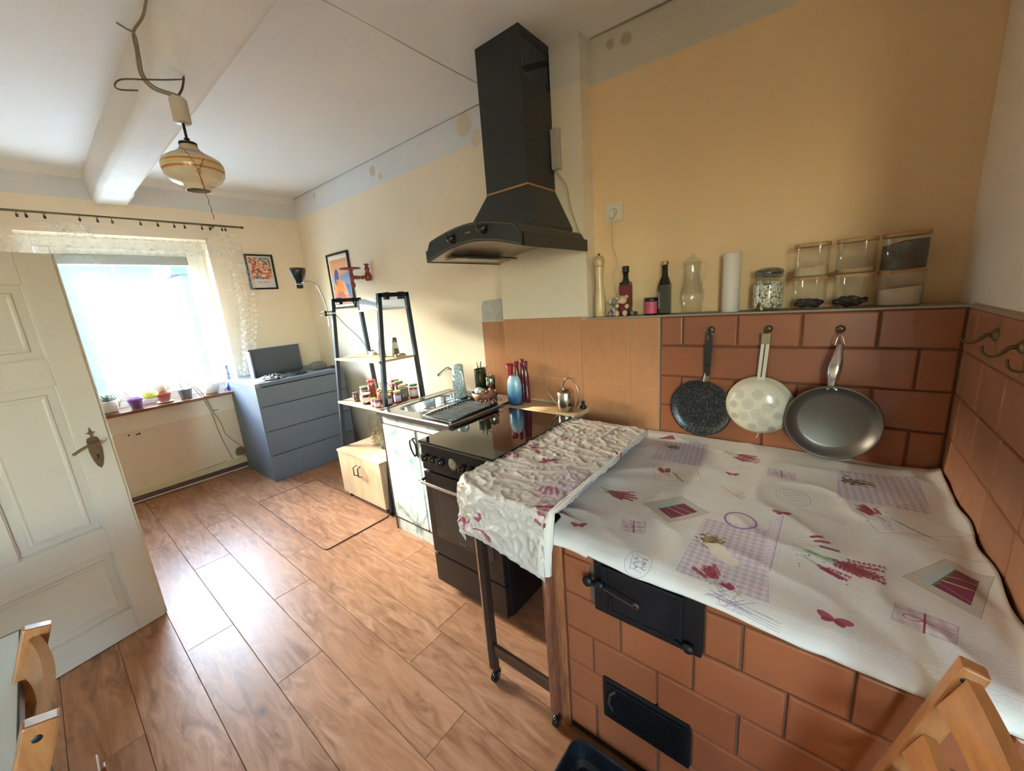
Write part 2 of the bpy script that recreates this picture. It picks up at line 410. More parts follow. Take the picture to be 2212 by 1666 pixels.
rows = {0: -2.235, 1: -1.685, 2: -.953, 3: -1.297, 4: -2.62, 5: -1.9, -1: -1.36, -2: -1.9, -3: -2.4}
for k in range(-12, 11):
    y0 = .149+.1925*k
    x = rows.get(k, -2.2+.41*((k*7) % 3)) - 1.285*4
    while x < 2.4:
        xa, xb = max(x, XW), min(x+1.285, 2.4)
        if xb-xa > .03:
            L = round(xb-xa, 3)
            if L not in _bm: _bm[L] = board_mesh(L, .1925)
            o = bpy.data.objects.new('floor_board', _bm[L]); COL.objects.link(o); o.location = (xa, y0, 0); o.parent = fl
        x += 1.285

# ceiling, beam -----------------------------------------------------
ce = struct(B().box((XW-.3, -2.4, ZC), (2.5, 2.4, ZC+.15)).build('ceiling', m_ceil))
m_crack = M('crack', '#9b8f7c', .9)
B().tube(spline([(-1.69, .80, ZC), (-1.684, 1.2, ZC+.001), (-1.692, 1.6, ZC), (-1.688, 2.05, ZC)], 6), .003, 5, flat=.5).build('plaster_crack', m_crack, ce)
B().tube(spline([(XW+.02, YH-.004, ZC-.002), (-3, YH-.003, ZC), (-1.66, YH-.003, ZC-.002)], 4), .003, 5).build('plaster_crack', m_crack, ce)
B().tube(spline([(-1.03, 2.066, ZC-.002), (-.6, 2.09, ZC-.003), (.3, 2.15, ZC-.002)], 4), .004, 5).build('plaster_crack', m_crack, ce)
def beam():
    b = B(); n = 60
    prof = [(.562, ZC+.02), (.566, 2.60), (.572, 2.548), (.600, 2.524), (.64, 2.520), (.70, 2.519), (.752, 2.522), (.772, 2.535), (.782, 2.6), (.80, ZC+.02)]
    def fn(u, v):
        x = XW + u*(2.4-XW); i = v*(len(prof)-1); k = min(int(i), len(prof)-2); f = i-k
        y = prof[k][0]*(1-f)+prof[k+1][0]*f; z = prof[k][1]*(1-f)+prof[k+1][1]*f
        s = 1.06 - .05*max(0, min(1, (x-XW)/3.2)); y = .685+(y-.685)*s
        if x < XW+.34: z -= .018
        nz = noise.noise(Vector((x*3, y*9, z*9)))*.007 + noise.noise(Vector((x*11, y*14, z*9)))*.004
        if u > .98: nz = 0
        return (x, y+nz*.7, min(z, ZC+.02) + (nz if z < 2.7 else 0))
    b.grid(fn, 150, 30); return b.build('trim_1', m_beam)
struct(beam())
cv = B(); cv.prism([(XW-.01, ZC+.01), (XW+.07, ZC+.01), (XW+.045, ZC-.012), (XW+.018, ZC-.035), (XW-.01, ZC-.06)], -2.2, YH, 'Y')
struct(cv.build('trim_2', m_ceil))

# window wall -------------------------------------------------------
wy0, wy1, wz0, wz1 = .11, 1.265, .80, 2.268
b = B()
b.box((XW-.36, -2.4, 0), (XW, wy0, ZC)); b.box((XW-.36, wy1, 0), (XW, 2.4, ZC))
b.box((XW-.36, wy0, 0), (XW, wy1, wz0)); b.box((XW-.36, wy0, wz1), (XW, wy1, ZC))
ww = struct(b.build('wall_left', m_wwall))
B().tube(spline([(XW+.001, .42, .10), (XW+.001, .8, .105), (XW+.001, 1.0, .12)], 5), .002, 5).build('plaster_crack', M('crack_dark', '#5c4a35', .9), ww)
for yy, zz, r in ((.375, .60, .006), (.425, .592, .006), (.442, .594, .007)):
    B().lathe([(0, 0), (r, 0), (r*1.2, .001)], (XW, yy, zz), 10, 'X').build('drill_hole', M('hole', '#2a1d14', .9), ww)
sk = struct(B().prism([(XW, 0), (XW+.035, 0), (XW+.035, .03), (XW+.028, .045), (XW, .05)], -2.2, 1.17, 'Y').build('baseboard_left', M('skirting_brown', '#5b4138', .5, var=.2, vs=20)))
struct(B().prism([(XW, .05), (XW+.012, .05), (XW+.010, .10), (XW, .105)], -2.2, 2.13, 'Y').build('trim_3', M('cream_trim', '#d8cba0', .5)))
B().tube([(XW+.05, -2, .012), (XW+.05, .6, .012), (XW+.055, 1.16, .012)], .008, 8).build('cable', M('cable_white', '#cfc6ba', .5), sk)
# window
wf = struct(thing('window_1', None, None, (-4.86, .69, wz0)))
b = B()
fx0, fx1 = -4.93, -4.84
b.box((fx0, wy0, .82), (fx1, wy0+.075, wz1), .004); b.box((fx0, wy1-.07, .82), (fx1, wy1, wz1), .004)
b.box((fx0, wy0+.075, wz1-.09), (fx1, wy1-.07, wz1), .004); b.box((fx0, wy0+.075, .80), (fx1, wy1-.07, .90), .004)
b.build('frame', m_winw, wf)
b = B(); sx0, sx1 = -4.90, -4.825
b.box((sx0, .19, .885), (sx1, .27, 2.18), .006); b.box((sx0, 1.12, .885), (sx1, 1.195, 2.18), .006)
b.box((sx0, .27, 2.10), (sx1, 1.12, 2.18), .006); b.box((sx0, .27, .885), (sx1, 1.12, .965), .006)
sash = b.build('sash', m_winw, wf)
B().box((-4.868, .27, .965), (-4.862, 1.12, 2.10)).build('pane', glass('window_glass', '#eef6f6', .6), sash)
B().box((-4.822, .25, 2.045), (-4.795, 1.12, 2.125), .006).build('blind_cassette', M('blind_grey', '#8f8f88', .6), wf)
B().box((-4.815, .60, 1.98), (-4.805, .602, 2.045)).build('pull_cord', m_winw, wf)
b = B(); b.box((XW-.34, wy0, .79), (XW-.16, wy1, .80)); b.box((-4.84, -.10, .795), (-4.535, 1.262, .823), .003)
sl_ = struct(b.build('trim_4', wood('sill_wood', '#8e5a3c', '#6b3e28', .18, coat=.6, axis='Y', rnd=0)))
# outer moulding of the reveal
b = B()
b.box((XW-.005, wy1-.004, .823), (XW+.004, wy1+.012, wz1+.012)); b.box((XW-.005, wy0-.012, wz1-.004), (XW+.004, wy1+.012, wz1+.012))
struct(b.build('trim_5', m_wwall))

# hood wall, chimney breast, recess, tiled half wall ------------------
wb = struct(B().box((XW, YH, 0), (-1.6, YH+.25, ZC)).build('wall_back', m_wall))
br = struct(B().box((-1.652, 1.968, 0), (-1.04, YH+.1, ZC)).build('trim_6', m_breast))
RY0, RY1 = 2.07, 2.165
b = B(); b._add([Vector(v) for v in ((-1.04, RY0, 1.3), (.42, RY1, 1.3), (.42, 2.6, 1.3), (-1.04, 2.6, 1.3), (-1.04, RY0, ZC), (.42, RY1, ZC), (.42, 2.6, ZC), (-1.04, 2.6, ZC))],
    [(0,3,2,1),(4,5,6,7),(0,1,5,4),(1,2,6,5),(2,3,7,6),(3,0,4,7)])
rc = struct(b.build('trim_7', m_recess))
b = B(); b.prism([(1.966, 0), (2.4, 0), (2.4, 1.358), (1.966, 1.358)], -1.04, .40, 'X')
hw = struct(b.build('trim_8', m_grout))
b = B(); b.box((-1.045, 1.957, 1.3585), (.361, 2.2, 1.3665), .002)
B_ledge = struct(b.build('trim_9', M('ledge_cement', '#9c8d7c', .85, var=.2, vs=12, bump=.4, bs=30, stretch=(1, 6, 6))))
# right wall: tiled below, painted above
wr = struct(B().box((.372, .85, 1.30), (.50, 2.6, ZC)).build('wall_right', m_right))
wrl = struct(B().box((.366, .85, 0), (.50, 2.6, 1.358)).build('trim_10', M('pink_grout', '#a9765c', .9, bump=.4, bs=50)))
b = B(); b.prism([(.360, 1.357), (.40, 1.357), (.40, 1.372), (.372, 1.372), (.364, 1.366)], .85, 1.96, 'Y')
struct(b.build('trim_11', M('rough_mortar', '#a8917c', .9, bump=.5, bs=40)))
# rest of the room, behind and right of the camera, with its own window and an added side opening for fill light
struct(B().box((.50, 2.15, 0), (2.5, 2.4, ZC)).build('wall_back_right', m_wall))
b = B(); b.box((2.4, -2.4, 0), (2.6, -1.9, ZC)); b.box((2.4, -1.3, 0), (2.6, 2.4, ZC)); b.box((2.4, -1.9, 0), (2.6, -1.3, .82)); b.box((2.4, -1.9, 2.28), (2.6, -1.3, ZC))  # gap left for the added fill opening
struct(b.build('wall_far_right', m_wall))
b = B(); b.box((XW, -2.4, 0), (.85, -2.2, ZC)); b.box((1.45, -2.4, 0), (2.4, -2.2, ZC)); b.box((.85, -2.4, 0), (1.45, -2.2, .82)); b.box((.85, -2.4, 2.28), (1.45, -2.2, ZC))
struct(b.build('wall_front', m_wall))
w2 = struct(thing('window_2', None, None, (.2, -2.3, .82)))
b = B()
for xa, xb in ((.85, .92), (1.38, 1.45)): b.box((xa, -2.34, .82), (xb, -2.28, 2.28))
b.box((.92, -2.34, .82), (1.38, -2.28, .89)); b.box((.92, -2.34, 2.21), (1.38, -2.28, 2.28)); b.box((.92, -2.335, 1.78), (1.38, -2.285, 1.83))
b.build('frame', m_winw, w2)
B().box((.92, -2.312, .89), (1.38, -2.308, 2.21)).build('pane', bpy.data.materials['window_glass'], w2)

w3 = struct(thing('fill_window', None, None, (2.5, -1.4, .82)))  # added out of view, brightens the door and window wall
b = B(); b.box((2.48, -1.9, .82), (2.54, -1.83, 2.28)); b.box((2.48, -1.37, .82), (2.54, -1.3, 2.28)); b.box((2.48, -1.83, .82), (2.54, -1.37, .89)); b.box((2.48, -1.83, 2.21), (2.54, -1.37, 2.28)); b.build('frame', m_winw, w3)
B().box((2.508, -1.83, .89), (2.512, -1.37, 2.21)).build('pane', bpy.data.materials['window_glass'], w3)

# tiles ----------------------------------------------------------------
_tm = {}
def tile_mesh(w_, h_, mat, d=.012, e=.006, key=''):
    """tile in the XZ plane, front towards -Y at y=0"""
    k = (round(w_, 3), round(h_, 3), mat.name)
    if k in _tm: return _tm[k]
    b = B(); L = []
    for (ins, y) in ((0, d), (0, e*.8), (e*.35, e*.25), (e, 0)):
        L.append([(ins, y, ins), (w_-ins, y, ins), (w_-ins, y, h_-ins), (ins, y, h_-ins)])
    vs = [Vector(v) for r in L for v in r]; fs = []
    for i in range(3):
        for k2 in range(4): n2 = (k2+1) % 4; fs.append((i*4+k2, i*4+n2, (i+1)*4+n2, (i+1)*4+k2))
    fs.append((12, 13, 14, 15)); b._add(vs, fs)
    me = b.mesh('tile'); me.materials.append(mat); _tm[k] = me; return me
def place_tile(parent, x0, x1, z0, z1, y, mat, gap=.004, e=.006, d=.012, rot=0):
    """rot 0: in plane y; rot 1: in plane x=y (right wall), x0..x1 are then y values"""
    w_, h_ = x1-x0-gap, z1-z0-gap
    if w_ < .006 or h_ < .006: return
    o = bpy.data.objects.new('tile', tile_mesh(w_, h_, mat, d, e)); COL.objects.link(o)
    if rot == 0: P = Vector((x0+gap/2, y, z0+gap/2))
    else:
        P = Vector((y, x1-gap/2, z0+gap/2)); o.rotation_euler = (0, 0, -PI/2)
    o.location = P - wpos(parent); o.parent = parent
    j = .0006; o.location += Vector((random.uniform(-j, j), random.uniform(-j, j), random.uniform(-j, j)))
def row(parent, xa, xb, z0, z1, y, phase, pitch, mat, cuts=(), **kw):
    k = math.floor((xa-phase)/pitch); x = phase+k*pitch
    while x < xb:
        segs = [(max(x, xa), min(x+pitch, xb))]
        for (c0, c1, cz0, cz1) in cuts:
            if z0 < cz1-.03 and z1 > cz0+.03:
                ns = []
                for s0, s1 in segs:
                    if c1 <= s0 or c0 >= s1: ns.append((s0, s1))
                    else:
                        if c0 > s0: ns.append((s0, c0))
                        if c1 < s1: ns.append((c1, s1))
                segs = ns
        for s0, s1 in segs:
            if s1-s0 > .02: place_tile(parent, s0, s1, z0, z1, y, mat, **kw)
        x += pitch
ZR = [.756, .9125, 1.0645, 1.2165, 1.3575]
for (z0, z1, ph) in ((.756, .9125, -.191), (.9125, 1.0645, -.08), (1.0645, 1.2165, .262), (1.2165, 1.3575, -.079)):
    row(hw, -.640, .360, z0, z1, 1.957, ph, .2285, m_tile, e=.007)
# smooth wood-look tiles (hood side)
for x0, x1, zs in ((-1.652, -1.342, (.86, 1.012, 1.374)), (-1.342, -1.082, (.86, 1.012, 1.374)), (-1.082, -.795, (.77, .998, 1.3575)), (-.795, -.647, (.77, .992, 1.3575))):
    for z0, z1 in zip(zs, zs[1:]): place_tile(hw if x0 > -1.1 else br, x0, x1, z0, z1, 1.958, m_wtile, gap=.003, e=.002, d=.010)
b = B(); b.box((-1.652, 1.9615, .80), (-1.042, 1.9675, 1.3735)); b.build('tile_bed', m_pgrout, br)
b = B(); b.box((-1.043, 1.9615, .76), (-.645, 1.9665, 1.357)); b.build('tile_bed', m_pgrout, hw)
place_tile(wb, -1.992, -1.655, .80, 1.352, YH-.010, m_wtile, gap=.003, e=.002, d=.010)
B().prism([(-1.99, 1.355), (-1.99, 1.46), (-1.965, 1.50), (-1.655, 1.52), (-1.655, 1.355)], YH-.002, YH+.01, 'Y').build('bare_plaster', M('bare_plaster', '#b9b3ac', .9, var=.25, vs=25, bump=.5, bs=40), wb)
# right wall tiles
for (z0, z1, ph, mt) in ((.60, .756, 1.9, m_tileR), (.756, .9125, 1.685, m_tileR), (.9125, 1.0645, 1.872, m_tileR), (1.0645, 1.2165, 1.71, m_tileR), (1.2165, 1.3575, 1.8455, m_tileR)):
    row(wrl, .87, 1.955, z0, z1, .360, ph, .205, mt, rot=1, e=.006)

# stove body -------------------------------------------------------------
SX0, SY0 = -.597, .905
st = thing('masonry_stove', 'low masonry stove clad in glossy terracotta tiles, under the lavender-print oilcloth', 'stove', (-.1, 1.4, 0))
B().box((SX0+.004, SY0+.009, .03), (.365, 1.955, .755)).build('body', m_grout, st)
b = B(); b.box((SX0-.035, SY0+.012, 0), (.365, 1.955, .03)); b.build('plinth', M('sooty_black', '#141210', .8, bump=.4), st)
FD = (-.484, -.186, .565, .752); AD = (-.466, -.208, .168, .322)
for z0, z1, ph in ((.036, .171, -.498), (.171, .3055, -.41), (.3055, .439, -.502), (.439, .572, -.409), (.572, .706, -.302), (.706, .752, -.19)):
    row(st, SX0, .362, z0, z1, SY0, ph, .2015, m_tile, cuts=((FD[0], FD[1], FD[2], FD[3]), (AD[0], AD[1], AD[2]-.01, AD[3]-.01)), e=.007)
b = B(); b.box((SX0+.0, SY0+.01, .752), (.362, 1.955, .766), .002); b.build('iron_top', M('cast_iron', '#1b1a1a', .55, var=.3, vs=30), st)
b = B(); b.box((-.643, SY0-.002, .004), (-.600, SY0+.030, .742), .004); b.box((-.643, SY0+.03, .03), (-.605, 1.95, .742)); b.box((-.640, SY0-.004, .60), (-.628, SY0, .742), .001)
b.build('corner_post', wood('post_wood', '#a5663f', '#6f3b22', .55, axis='Z', rnd=0, bump=.3), st)
m_iron = M('cast_iron_door', '#17161a', .5, metal=.3, var=.35, vs=14, bump=.5, bs=40)
def iron_door(name, x0, x1, z0, z1, latch):
    y = SY0
    b = B(); b.box((x0, y-.008, z0), (x1, y+.012, z1), .003)
    fr = b.build(name, m_iron, st)
    b = B(); i = .045
    b.box((x0+i*.6, y-.018, z0+.022), (x1-i, y-.007, z1-.02), .003)
    for k in (0, 1): b.box((x0+i*.6+.016+k*.012, y-.022, z0+.026), (x0+i*.6+.021+k*.012, y-.017, z1-.03), .001); b.box((x1-i-.02-k*.014, y-.022, z0+.026), (x1-i-.015-k*.014, y-.017, z1-.03), .001)
    b.box((x0+.06, y-.021, z0+.028), (x1-i-.035, y-.017, z0+.034), .001)
    d = b.build('door_leaf', m_iron, fr)
    return fr
fd = iron_door('fire_door', *FD, True)
b = B(); b.ball((-.496, SY0-.025, .668), (.017, .012, .017)); b.bar((-.50, SY0-.024, .668), (-.43, SY0-.024, .672), .016, .012, bev=.003); b.ball((-.455, SY0-.028, .671), (.014, .01, .016)); b.build('hinge_pin', m_iron, fd)
b = B(); b.bar((-.440, SY0-.030, .676), (-.352, SY0-.038, .668), .017, .006, bev=.002); b.lathe([(.004, -.004), (.0095, -.003), (.0095, .003), (.004, .004)], (-.345, SY0-.038, .667), 14, 'Y')
b.build('latch_handle', M('worn_iron', '#4c4743', .45, metal=.7, var=.3, vs=40), fd)
b = B(); b.ball((-.215, SY0-.02, .59), (.016, .01, .014)); b.bar((-.25, SY0-.02, .60), (-.213, SY0-.02, .585), .012, .008); b.build('lower_hinge', m_iron, fd)
ad = struct_ad = B().box((AD[0], SY0-.006, AD[2]), (AD[1], SY0+.012, AD[3]), .003).build('ash_door', m_iron, st)
b = B(); b.box((AD[0]+.012, SY0-.013, AD[2]+.012), (AD[1]-.012, SY0-.005, AD[3]-.012), .003)
for k in range(9): b.box((AD[0]+.03, SY0-.0155, AD[2]+.026+k*.0125), (AD[1]-.03, SY0-.012, AD[2]+.031+k*.0125), .001)
b.build('ribbed_leaf', M('ribbed_iron', '#131417', .38, metal=.4, var=.3, vs=20), ad)
b = B(); b.tube([(-.43, SY0-.014, .22), (-.44, SY0-.022, .25), (-.435, SY0-.022, .285), (-.42, SY0-.014, .30)], .004, 6)
b.build('latch_handle', bpy.data.materials['worn_iron'], ad)

# outside the window -------------------------------------------------------
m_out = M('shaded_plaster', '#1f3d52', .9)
gr = struct(B().box((-60, -40, -1.2), (-5.2, 40, -1.0)).build('ground', M('pale_bounce_ground', '#cfc6b8', .95, var=.2, vs=1)))  # unseen ground, kept pale to bounce light up to the ceiling
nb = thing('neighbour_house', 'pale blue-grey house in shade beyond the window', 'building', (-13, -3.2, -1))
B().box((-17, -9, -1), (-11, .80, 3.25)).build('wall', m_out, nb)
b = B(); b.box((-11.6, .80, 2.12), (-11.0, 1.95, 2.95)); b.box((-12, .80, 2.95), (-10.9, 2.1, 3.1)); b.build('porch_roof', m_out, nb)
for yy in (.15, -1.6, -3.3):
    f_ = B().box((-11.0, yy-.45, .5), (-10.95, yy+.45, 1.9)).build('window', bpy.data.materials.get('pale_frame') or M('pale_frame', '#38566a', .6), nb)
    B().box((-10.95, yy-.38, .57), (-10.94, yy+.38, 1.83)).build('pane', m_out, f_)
sd = thing('garden_shed', 'small shaded shed beyond the right side of the window', 'shed', (-12, 3, -1))
B().box((-12.6, 2.45, -1), (-11.4, 4.2, 2.6)).build('wall', m_out, sd)
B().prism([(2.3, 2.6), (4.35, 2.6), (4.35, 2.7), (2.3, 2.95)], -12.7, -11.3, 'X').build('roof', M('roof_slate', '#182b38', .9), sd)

# ================================================================== big things
m_grey = M('charcoal_laminate', '#626c78', .42, var=.06, vs=10, bump=.15, bs=120)
m_greyE = M('worn_edge', '#8b8f93', .6)
m_oak = wood('pale_oak', '#d3bb98', '#b99c76', .5, axis='Z', rings=3, rnd=.04)
m_oakX = wood('pale_oak_board', '#cdb391', '#b0926d', .45, axis='X', rings=3, rnd=.04)
m_steelblue = M('grey_blue_steel', '#2e3742', .3, metal=.2)
m_blackp = M('black_plastic', '#0e0f11', .45)
m_chrome = M('chrome', '#c9cbcc', .12, metal=1)
m_steel = M('brushed_steel', '#a9a49c', .28, metal=1, var=.06, vs=30)
m_brass = M('aged_brass', '#6e5c44', .42, metal=.85, var=.3, vs=50)
m_brown = M('brown_edging', '#4a2f22', .5)

# chest of drawers -----------------------------------------------------
ch = thing('chest_of_drawers', 'dark grey chest of four wide drawers in the corner by the window', 'chest of drawers', (-4.25, 1.55, 0))
cx0, cx1, cy0, cy1 = -4.615, -3.90, 1.165, 1.99
b = B(); b.box((cx0, cy0, 0), (cx1, cy0+.022, .905), .001); b.box((cx0, cy1-.022, 0), (cx1, cy1, .905), .001); b.box((cx0, cy0+.022, 0), (cx0+.01, cy1-.022, .905)); b.box((cx0+.01, cy0+.022, .0), (cx1-.01, cy1-.022, .03))
b.build('carcass', m_grey, ch)
B().box((cx0, cy0-.004, .905), (cx1+.012, cy1+.004, .938), .002).build('top', m_grey, ch)
b = B(); b.box((cx1-.002, cy0+.004, .898), (cx1+.0125, cy0+.05, .904)); b.box((cx1+.0125, cy0-.003, .912), (cx1+.0135, cy0+.03, .93)); b.build('chipped_edge', m_greyE, ch)
for k, (z0, z1) in enumerate(((.012, .250), (.256, .483), (.489, .716), (.722, .896))):
    b = B(); b.box((cx1-.018, cy0+.003, z0), (cx1+.004, cy1-.003, z1), .002)
    b.box((cx1-.40, cy0+.04, z0+.02), (cx1-.018, cy0+.05, z1-.04)); b.build('drawer', m_grey, ch)

# framed picture next to the window --------------------------------------
def pic_squares():
    c = Canvas(0, 0, .24, .34, 1500, '#dcd9d6'); pal = ['#c4584c', '#dc8f62', '#e6cb98', '#9c4444', '#ecdcb8', '#5c7f84', '#9ab4aa', '#c97a68', '#d98a58', '#e6c4ac', '#8c4a4e', '#5f86b8', '#d3c6a0', '#3f6468']
    rr = random.Random(5); y = .095
    while y < .325:
        hh = rr.choice([.013, .017, .02]); x = .016
        while x < .224:
            ww_ = rr.choice([.012, .016, .02, .024]); t = (y-.095)/.23
            pl = pal[5:7]+pal[12:] if (t > .75 and x > .11) or (x > .19 and t > .4) else pal[:5]+pal[7:11]
            j = lambda: rr.uniform(-.0015, .0015)
            x2, y2 = min(x+ww_, .224), min(y+hh, .325)
            c.poly([(x+j(), y+j()), (x2+j(), y+j()), (x2+j(), y2+j()), (x+j(), y2+j())], rr.choice(pl), .92); x += ww_
        y += hh
    c.poly([(.05, .097), (.08, .097), (.085, .135), (.06, .13)], '#3f74b8', .9)
    for _ in range(60):
        x, y = rr.uniform(.018, .222), rr.uniform(.097, .323); c.line([(x, y), (x+rr.uniform(-.01, .01), y+rr.uniform(-.006, .006))], .001, '#7a4a40', .5)
    c.text('PAUL KLEE', (.12, .062), .0215, '#2c2a2a')
    c.text('1879 - 1940', (.12, .038), .0075, '#555'*2 if False else '#555555')
    return c.image('patchwork_print')
def pic_leaf():
    c = Canvas(0, 0, .36, .50, 1200, '#e8e2d6')
    c.poly([(.02, .02), (.34, .02), (.34, .46), (.02, .46)], '#e6ab84')
    c.poly([(.02, .02), (.34, .02), (.34, .10), (.02, .14)], '#d58a78')
    c.poly([(.18, .30), (.34, .33), (.34, .12), (.27, .16), (.24, .24), (.17, .26)], '#8fa3c9'); c.poly([(.26, .22), (.34, .2), (.34, .08), (.29, .1)], '#5c7fc0')
    c.poly([(.02, .30), (.08, .31), (.09, .24), (.02, .22)], '#a9b3cf')
    c.ell((.11, .285), .042, .085, '#4a61a8', 1, -.15); c.line([(.115, .21), (.112, .36)], .003, '#34478a')
    for k in range(9):
        a = 1.9-.30*k; c.poly([(.06, .13), (.06+.17*math.cos(a*.6+.2), .13+.14*math.sin(a*.6+.5)), (.07+.16*math.cos(a*.6), .14+.13*math.sin(a*.6+.3))], '#ef8c3f', .85)
    c.ell((.15, .10), .07, .055, '#bb6a66', .9); c.ell((.06, .06), .045, .04, '#5e6a80', .9); c.poly([(.03, .19), (.05, .24), (.04, .15)], '#4d7a4a')
    for k in range(26): c.line([(.04+k*.011, .437+.004*math.sin(k)), (.047+k*.011, .437+.003*math.cos(k*2))], .006, '#c2555a', .8)
    for r_ in range(4):
        for k in range(20): c.line([(.04+k*.007, .035+r_*.012), (.044+k*.007, .035+r_*.012)], .006, '#4d4a50', .75)
    return c.image('leaf_print')
def framed(name, label, im, W, H, root, face, fw, d=.018):
    """face: function (u,v,depth) -> world, u right, v up, depth towards the room"""
    t = thing(name, label, 'picture', root)
    def plate(u0, u1, v0, v1, d0, d1, nm, mt, uv=False):
        b = B(); P = [face(u, v, dd) for dd in (d0, d1) for u, v in ((u0, v0), (u1, v0), (u1, v1), (u0, v1))]
        fs = [(0,3,2,1),(4,5,6,7),(0,1,5,4),(1,2,6,5),(2,3,7,6),(3,0,4,7)]
        b._add([Vector(p) for p in P], fs, uvs=[(0, 0), (1, 0), (1, 1), (0, 1)]*2); return b.build(nm, mt, t, fix=True)
    b = B()
    for u0, u1, v0, v1 in ((0, fw, 0, H), (W-fw, W, 0, H), (fw, W-fw, 0, fw), (fw, W-fw, H-fw, H)):
        P = [face(u, v, dd) for dd in (0, d) for u, v in ((u0, v0), (u1, v0), (u1, v1), (u0, v1))]
        b._add([Vector(p) for p in P], [(0,3,2,1),(4,5,6,7),(0,1,5,4),(1,2,6,5),(2,3,7,6),(3,0,4,7)])
    b.build('frame', M('black_frame', '#17130f', .35), t)
    plate(fw, W-fw, fw, H-fw, .002, .008, 'print', img_mat(name+'_print', im, .35))
    return t
framed('framed_print', 'black-framed patchwork colour print lettered PAUL KLEE beside the lace curtain', pic_squares(), .262, .352, (XW, 1.68, 1.80),
       lambda u, v, d: (XW+d+.002, 1.550+u, 1.797+v-.004*u), .017)
framed('framed_poster', 'narrow black-framed poster with blue leaf and orange shapes, above the ladder shelf', pic_leaf(), .42, .545, (-3.9, YH, 1.54),
       lambda u, v, d: (-4.10+u, YH-.003-d, 1.538+v), .018)

# ladder shelf ---------------------------------------------------------------
sh = thing('ladder_shelf', 'open shelf unit of grey-blue steel tube with pale wooden shelves', 'shelf', (-2.73, 1.6, 0))
XL, XR = -3.06, -2.415
for X in (XL, XR):
    B().bar((X, 1.415, .035), (X, 1.570, 1.605), .028, .028, up=(0, 1, 0), bev=.002).build('post', m_steelblue, sh)
    B().bar((X, 1.86, .02), (X, 1.795, 1.605), .028, .028, up=(0, 1, 0), bev=.002).build('post', m_steelblue, sh)
    B().bar((X, 1.557, 1.594), (X, 1.808, 1.594), .028, .028, up=(1, 0, 0), bev=.002).build('top_bar', m_blackp, sh)
    b = B()
    for yy in (1.62, 1.635, 1.735, 1.76): b.box((X-.018, yy-.006, 1.562), (X+.018, yy+.006, 1.612), .002)
    b.build('hook', m_blackp, sh)
B().box((XL, 1.545, 1.492), (XR, 1.79, 1.505), .001).build('shelf_board', M('white_board', '#cfd4d8', .4), sh)
B().box((XL, 1.785, 1.505), (XR, 1.797, 1.592), .001).build('back_panel', bpy.data.materials['white_board'], sh)
for z, y0, y1 in ((1.145, 1.500, 1.80), (.800, 1.462, 1.845)):
    B().box((XL+.014, y0, z-.016), (XR-.0145, y1, z), .001).build('shelf_board', m_oakX, sh)
b = B(); b.tube([(XR, 1.42, .0), (XR, 1.40, .022), (XR, 1.42, .045)], .014, 8); b.ball((XR, 1.405, .0145), (.009, .0145, .0145)); b.build('caster', m_blackp, sh)

# low cabinet -------------------------------------------------------------------
lc = thing('low_cabinet', 'low pale-wood cabinet with two doors standing under the ladder shelf', 'cabinet', (-2.73, 1.6, 0))
a0, a1, f0, f1 = -3.035, -2.437, 1.382, 1.80
b = B(); b.box((a0, f0+.02, .05), (a0+.016, f1, .40)); b.box((a1-.016, f0+.02, .05), (a1, f1, .40)); b.box((a0+.016, f1-.01, .05), (a1-.016, f1, .40)); b.box((a0, f0, .05), (a1, f1, .066), .001)
b.build('body', m_oak, lc); B().box((a0-.006, f0-.004, .402), (a1+.004, f1+.01, .420), .002).build('top', m_oakX, lc)
for x0, x1, hx in ((a0+.001, -2.737, -2.762), (-2.735, a1-.001, -2.712)):
    d = B().box((x0, f0, .068), (x1, f0+.018, .400), .001).build('door', m_oak, lc)
    B().tube([(hx, f0, .338), (hx-.006 if hx < -2.74 else hx+.006, f0-.028, .325), (hx-.006 if hx < -2.74 else hx+.006, f0-.028, .262), (hx, f0, .250)], .0045, 6).build('handle', m_blackp, d)
for X, Y in ((a0+.035, f0+.04), (a1-.035, f0+.04), (a0+.035, f1-.04), (a1-.035, f1-.04)): B().cyl((X, Y, 0), (X, Y, .05), .016, 12).build('foot', m_blackp, lc)

# sink unit ------------------------------------------------------------------------
def marble():
    m, t, p = base_mat('marbled_laminate'); co = t.coord(); v = t.mapping(co, (1, 1, .75), rot=(0, .9, 0)); n = t.noise(v, 3.2, 6, .62, 2.2)
    n2 = t.noise(t.mapping(co, (1, 1, 1), rot=(0, .9, 0)), 9, 4, .6, 3)
    c = t.ramp(n, ((.38, lin('#6f8f88')), (.47, lin('#c4cfc8')), (.56, lin('#dcdcd2')), (.66, lin('#8fa59c'))))
    vein = t.math('SUBTRACT', 1., t.step(t.math('ABSOLUTE', t.math('SUBTRACT', n2, .5)), .012, .010))
    t.link(t.mix(t.math('MULTIPLY', vein, .55), c, lin('#b5a173')), p.inputs['Base Color']); p.inputs['Roughness'].default_value = .35; return m
m_marb = marble()
su = thing('sink_cabinet', 'sink base cabinet with green-white marbled door and brown edging, left of the cooker', 'cabinet', (-1.9, 1.6, 0))
s0, s1, t0 = -2.235, -1.556, 1.337
b = B(); b.box((s0, t0+.018, .06), (s0+.016, 1.93, .825)); b.box((s1-.016, t0+.018, .06), (s1, 1.93, .825)); b.box((s0+.016, 1.92, .06), (s1-.016, 1.93, .825)); b.box((s0+.016, t0+.018, .06), (s1-.016, 1.92, .076)); b.build('body', bpy.data.materials['brown_edging'], su)
B().box((s0, t0+.002, 0), (s1, t0+.018, .082), .001).build('plinth', m_marb, su)
B().box((s0, t0, .775), (s1, t0+.018, .828), .001).build('fascia', m_marb, su)
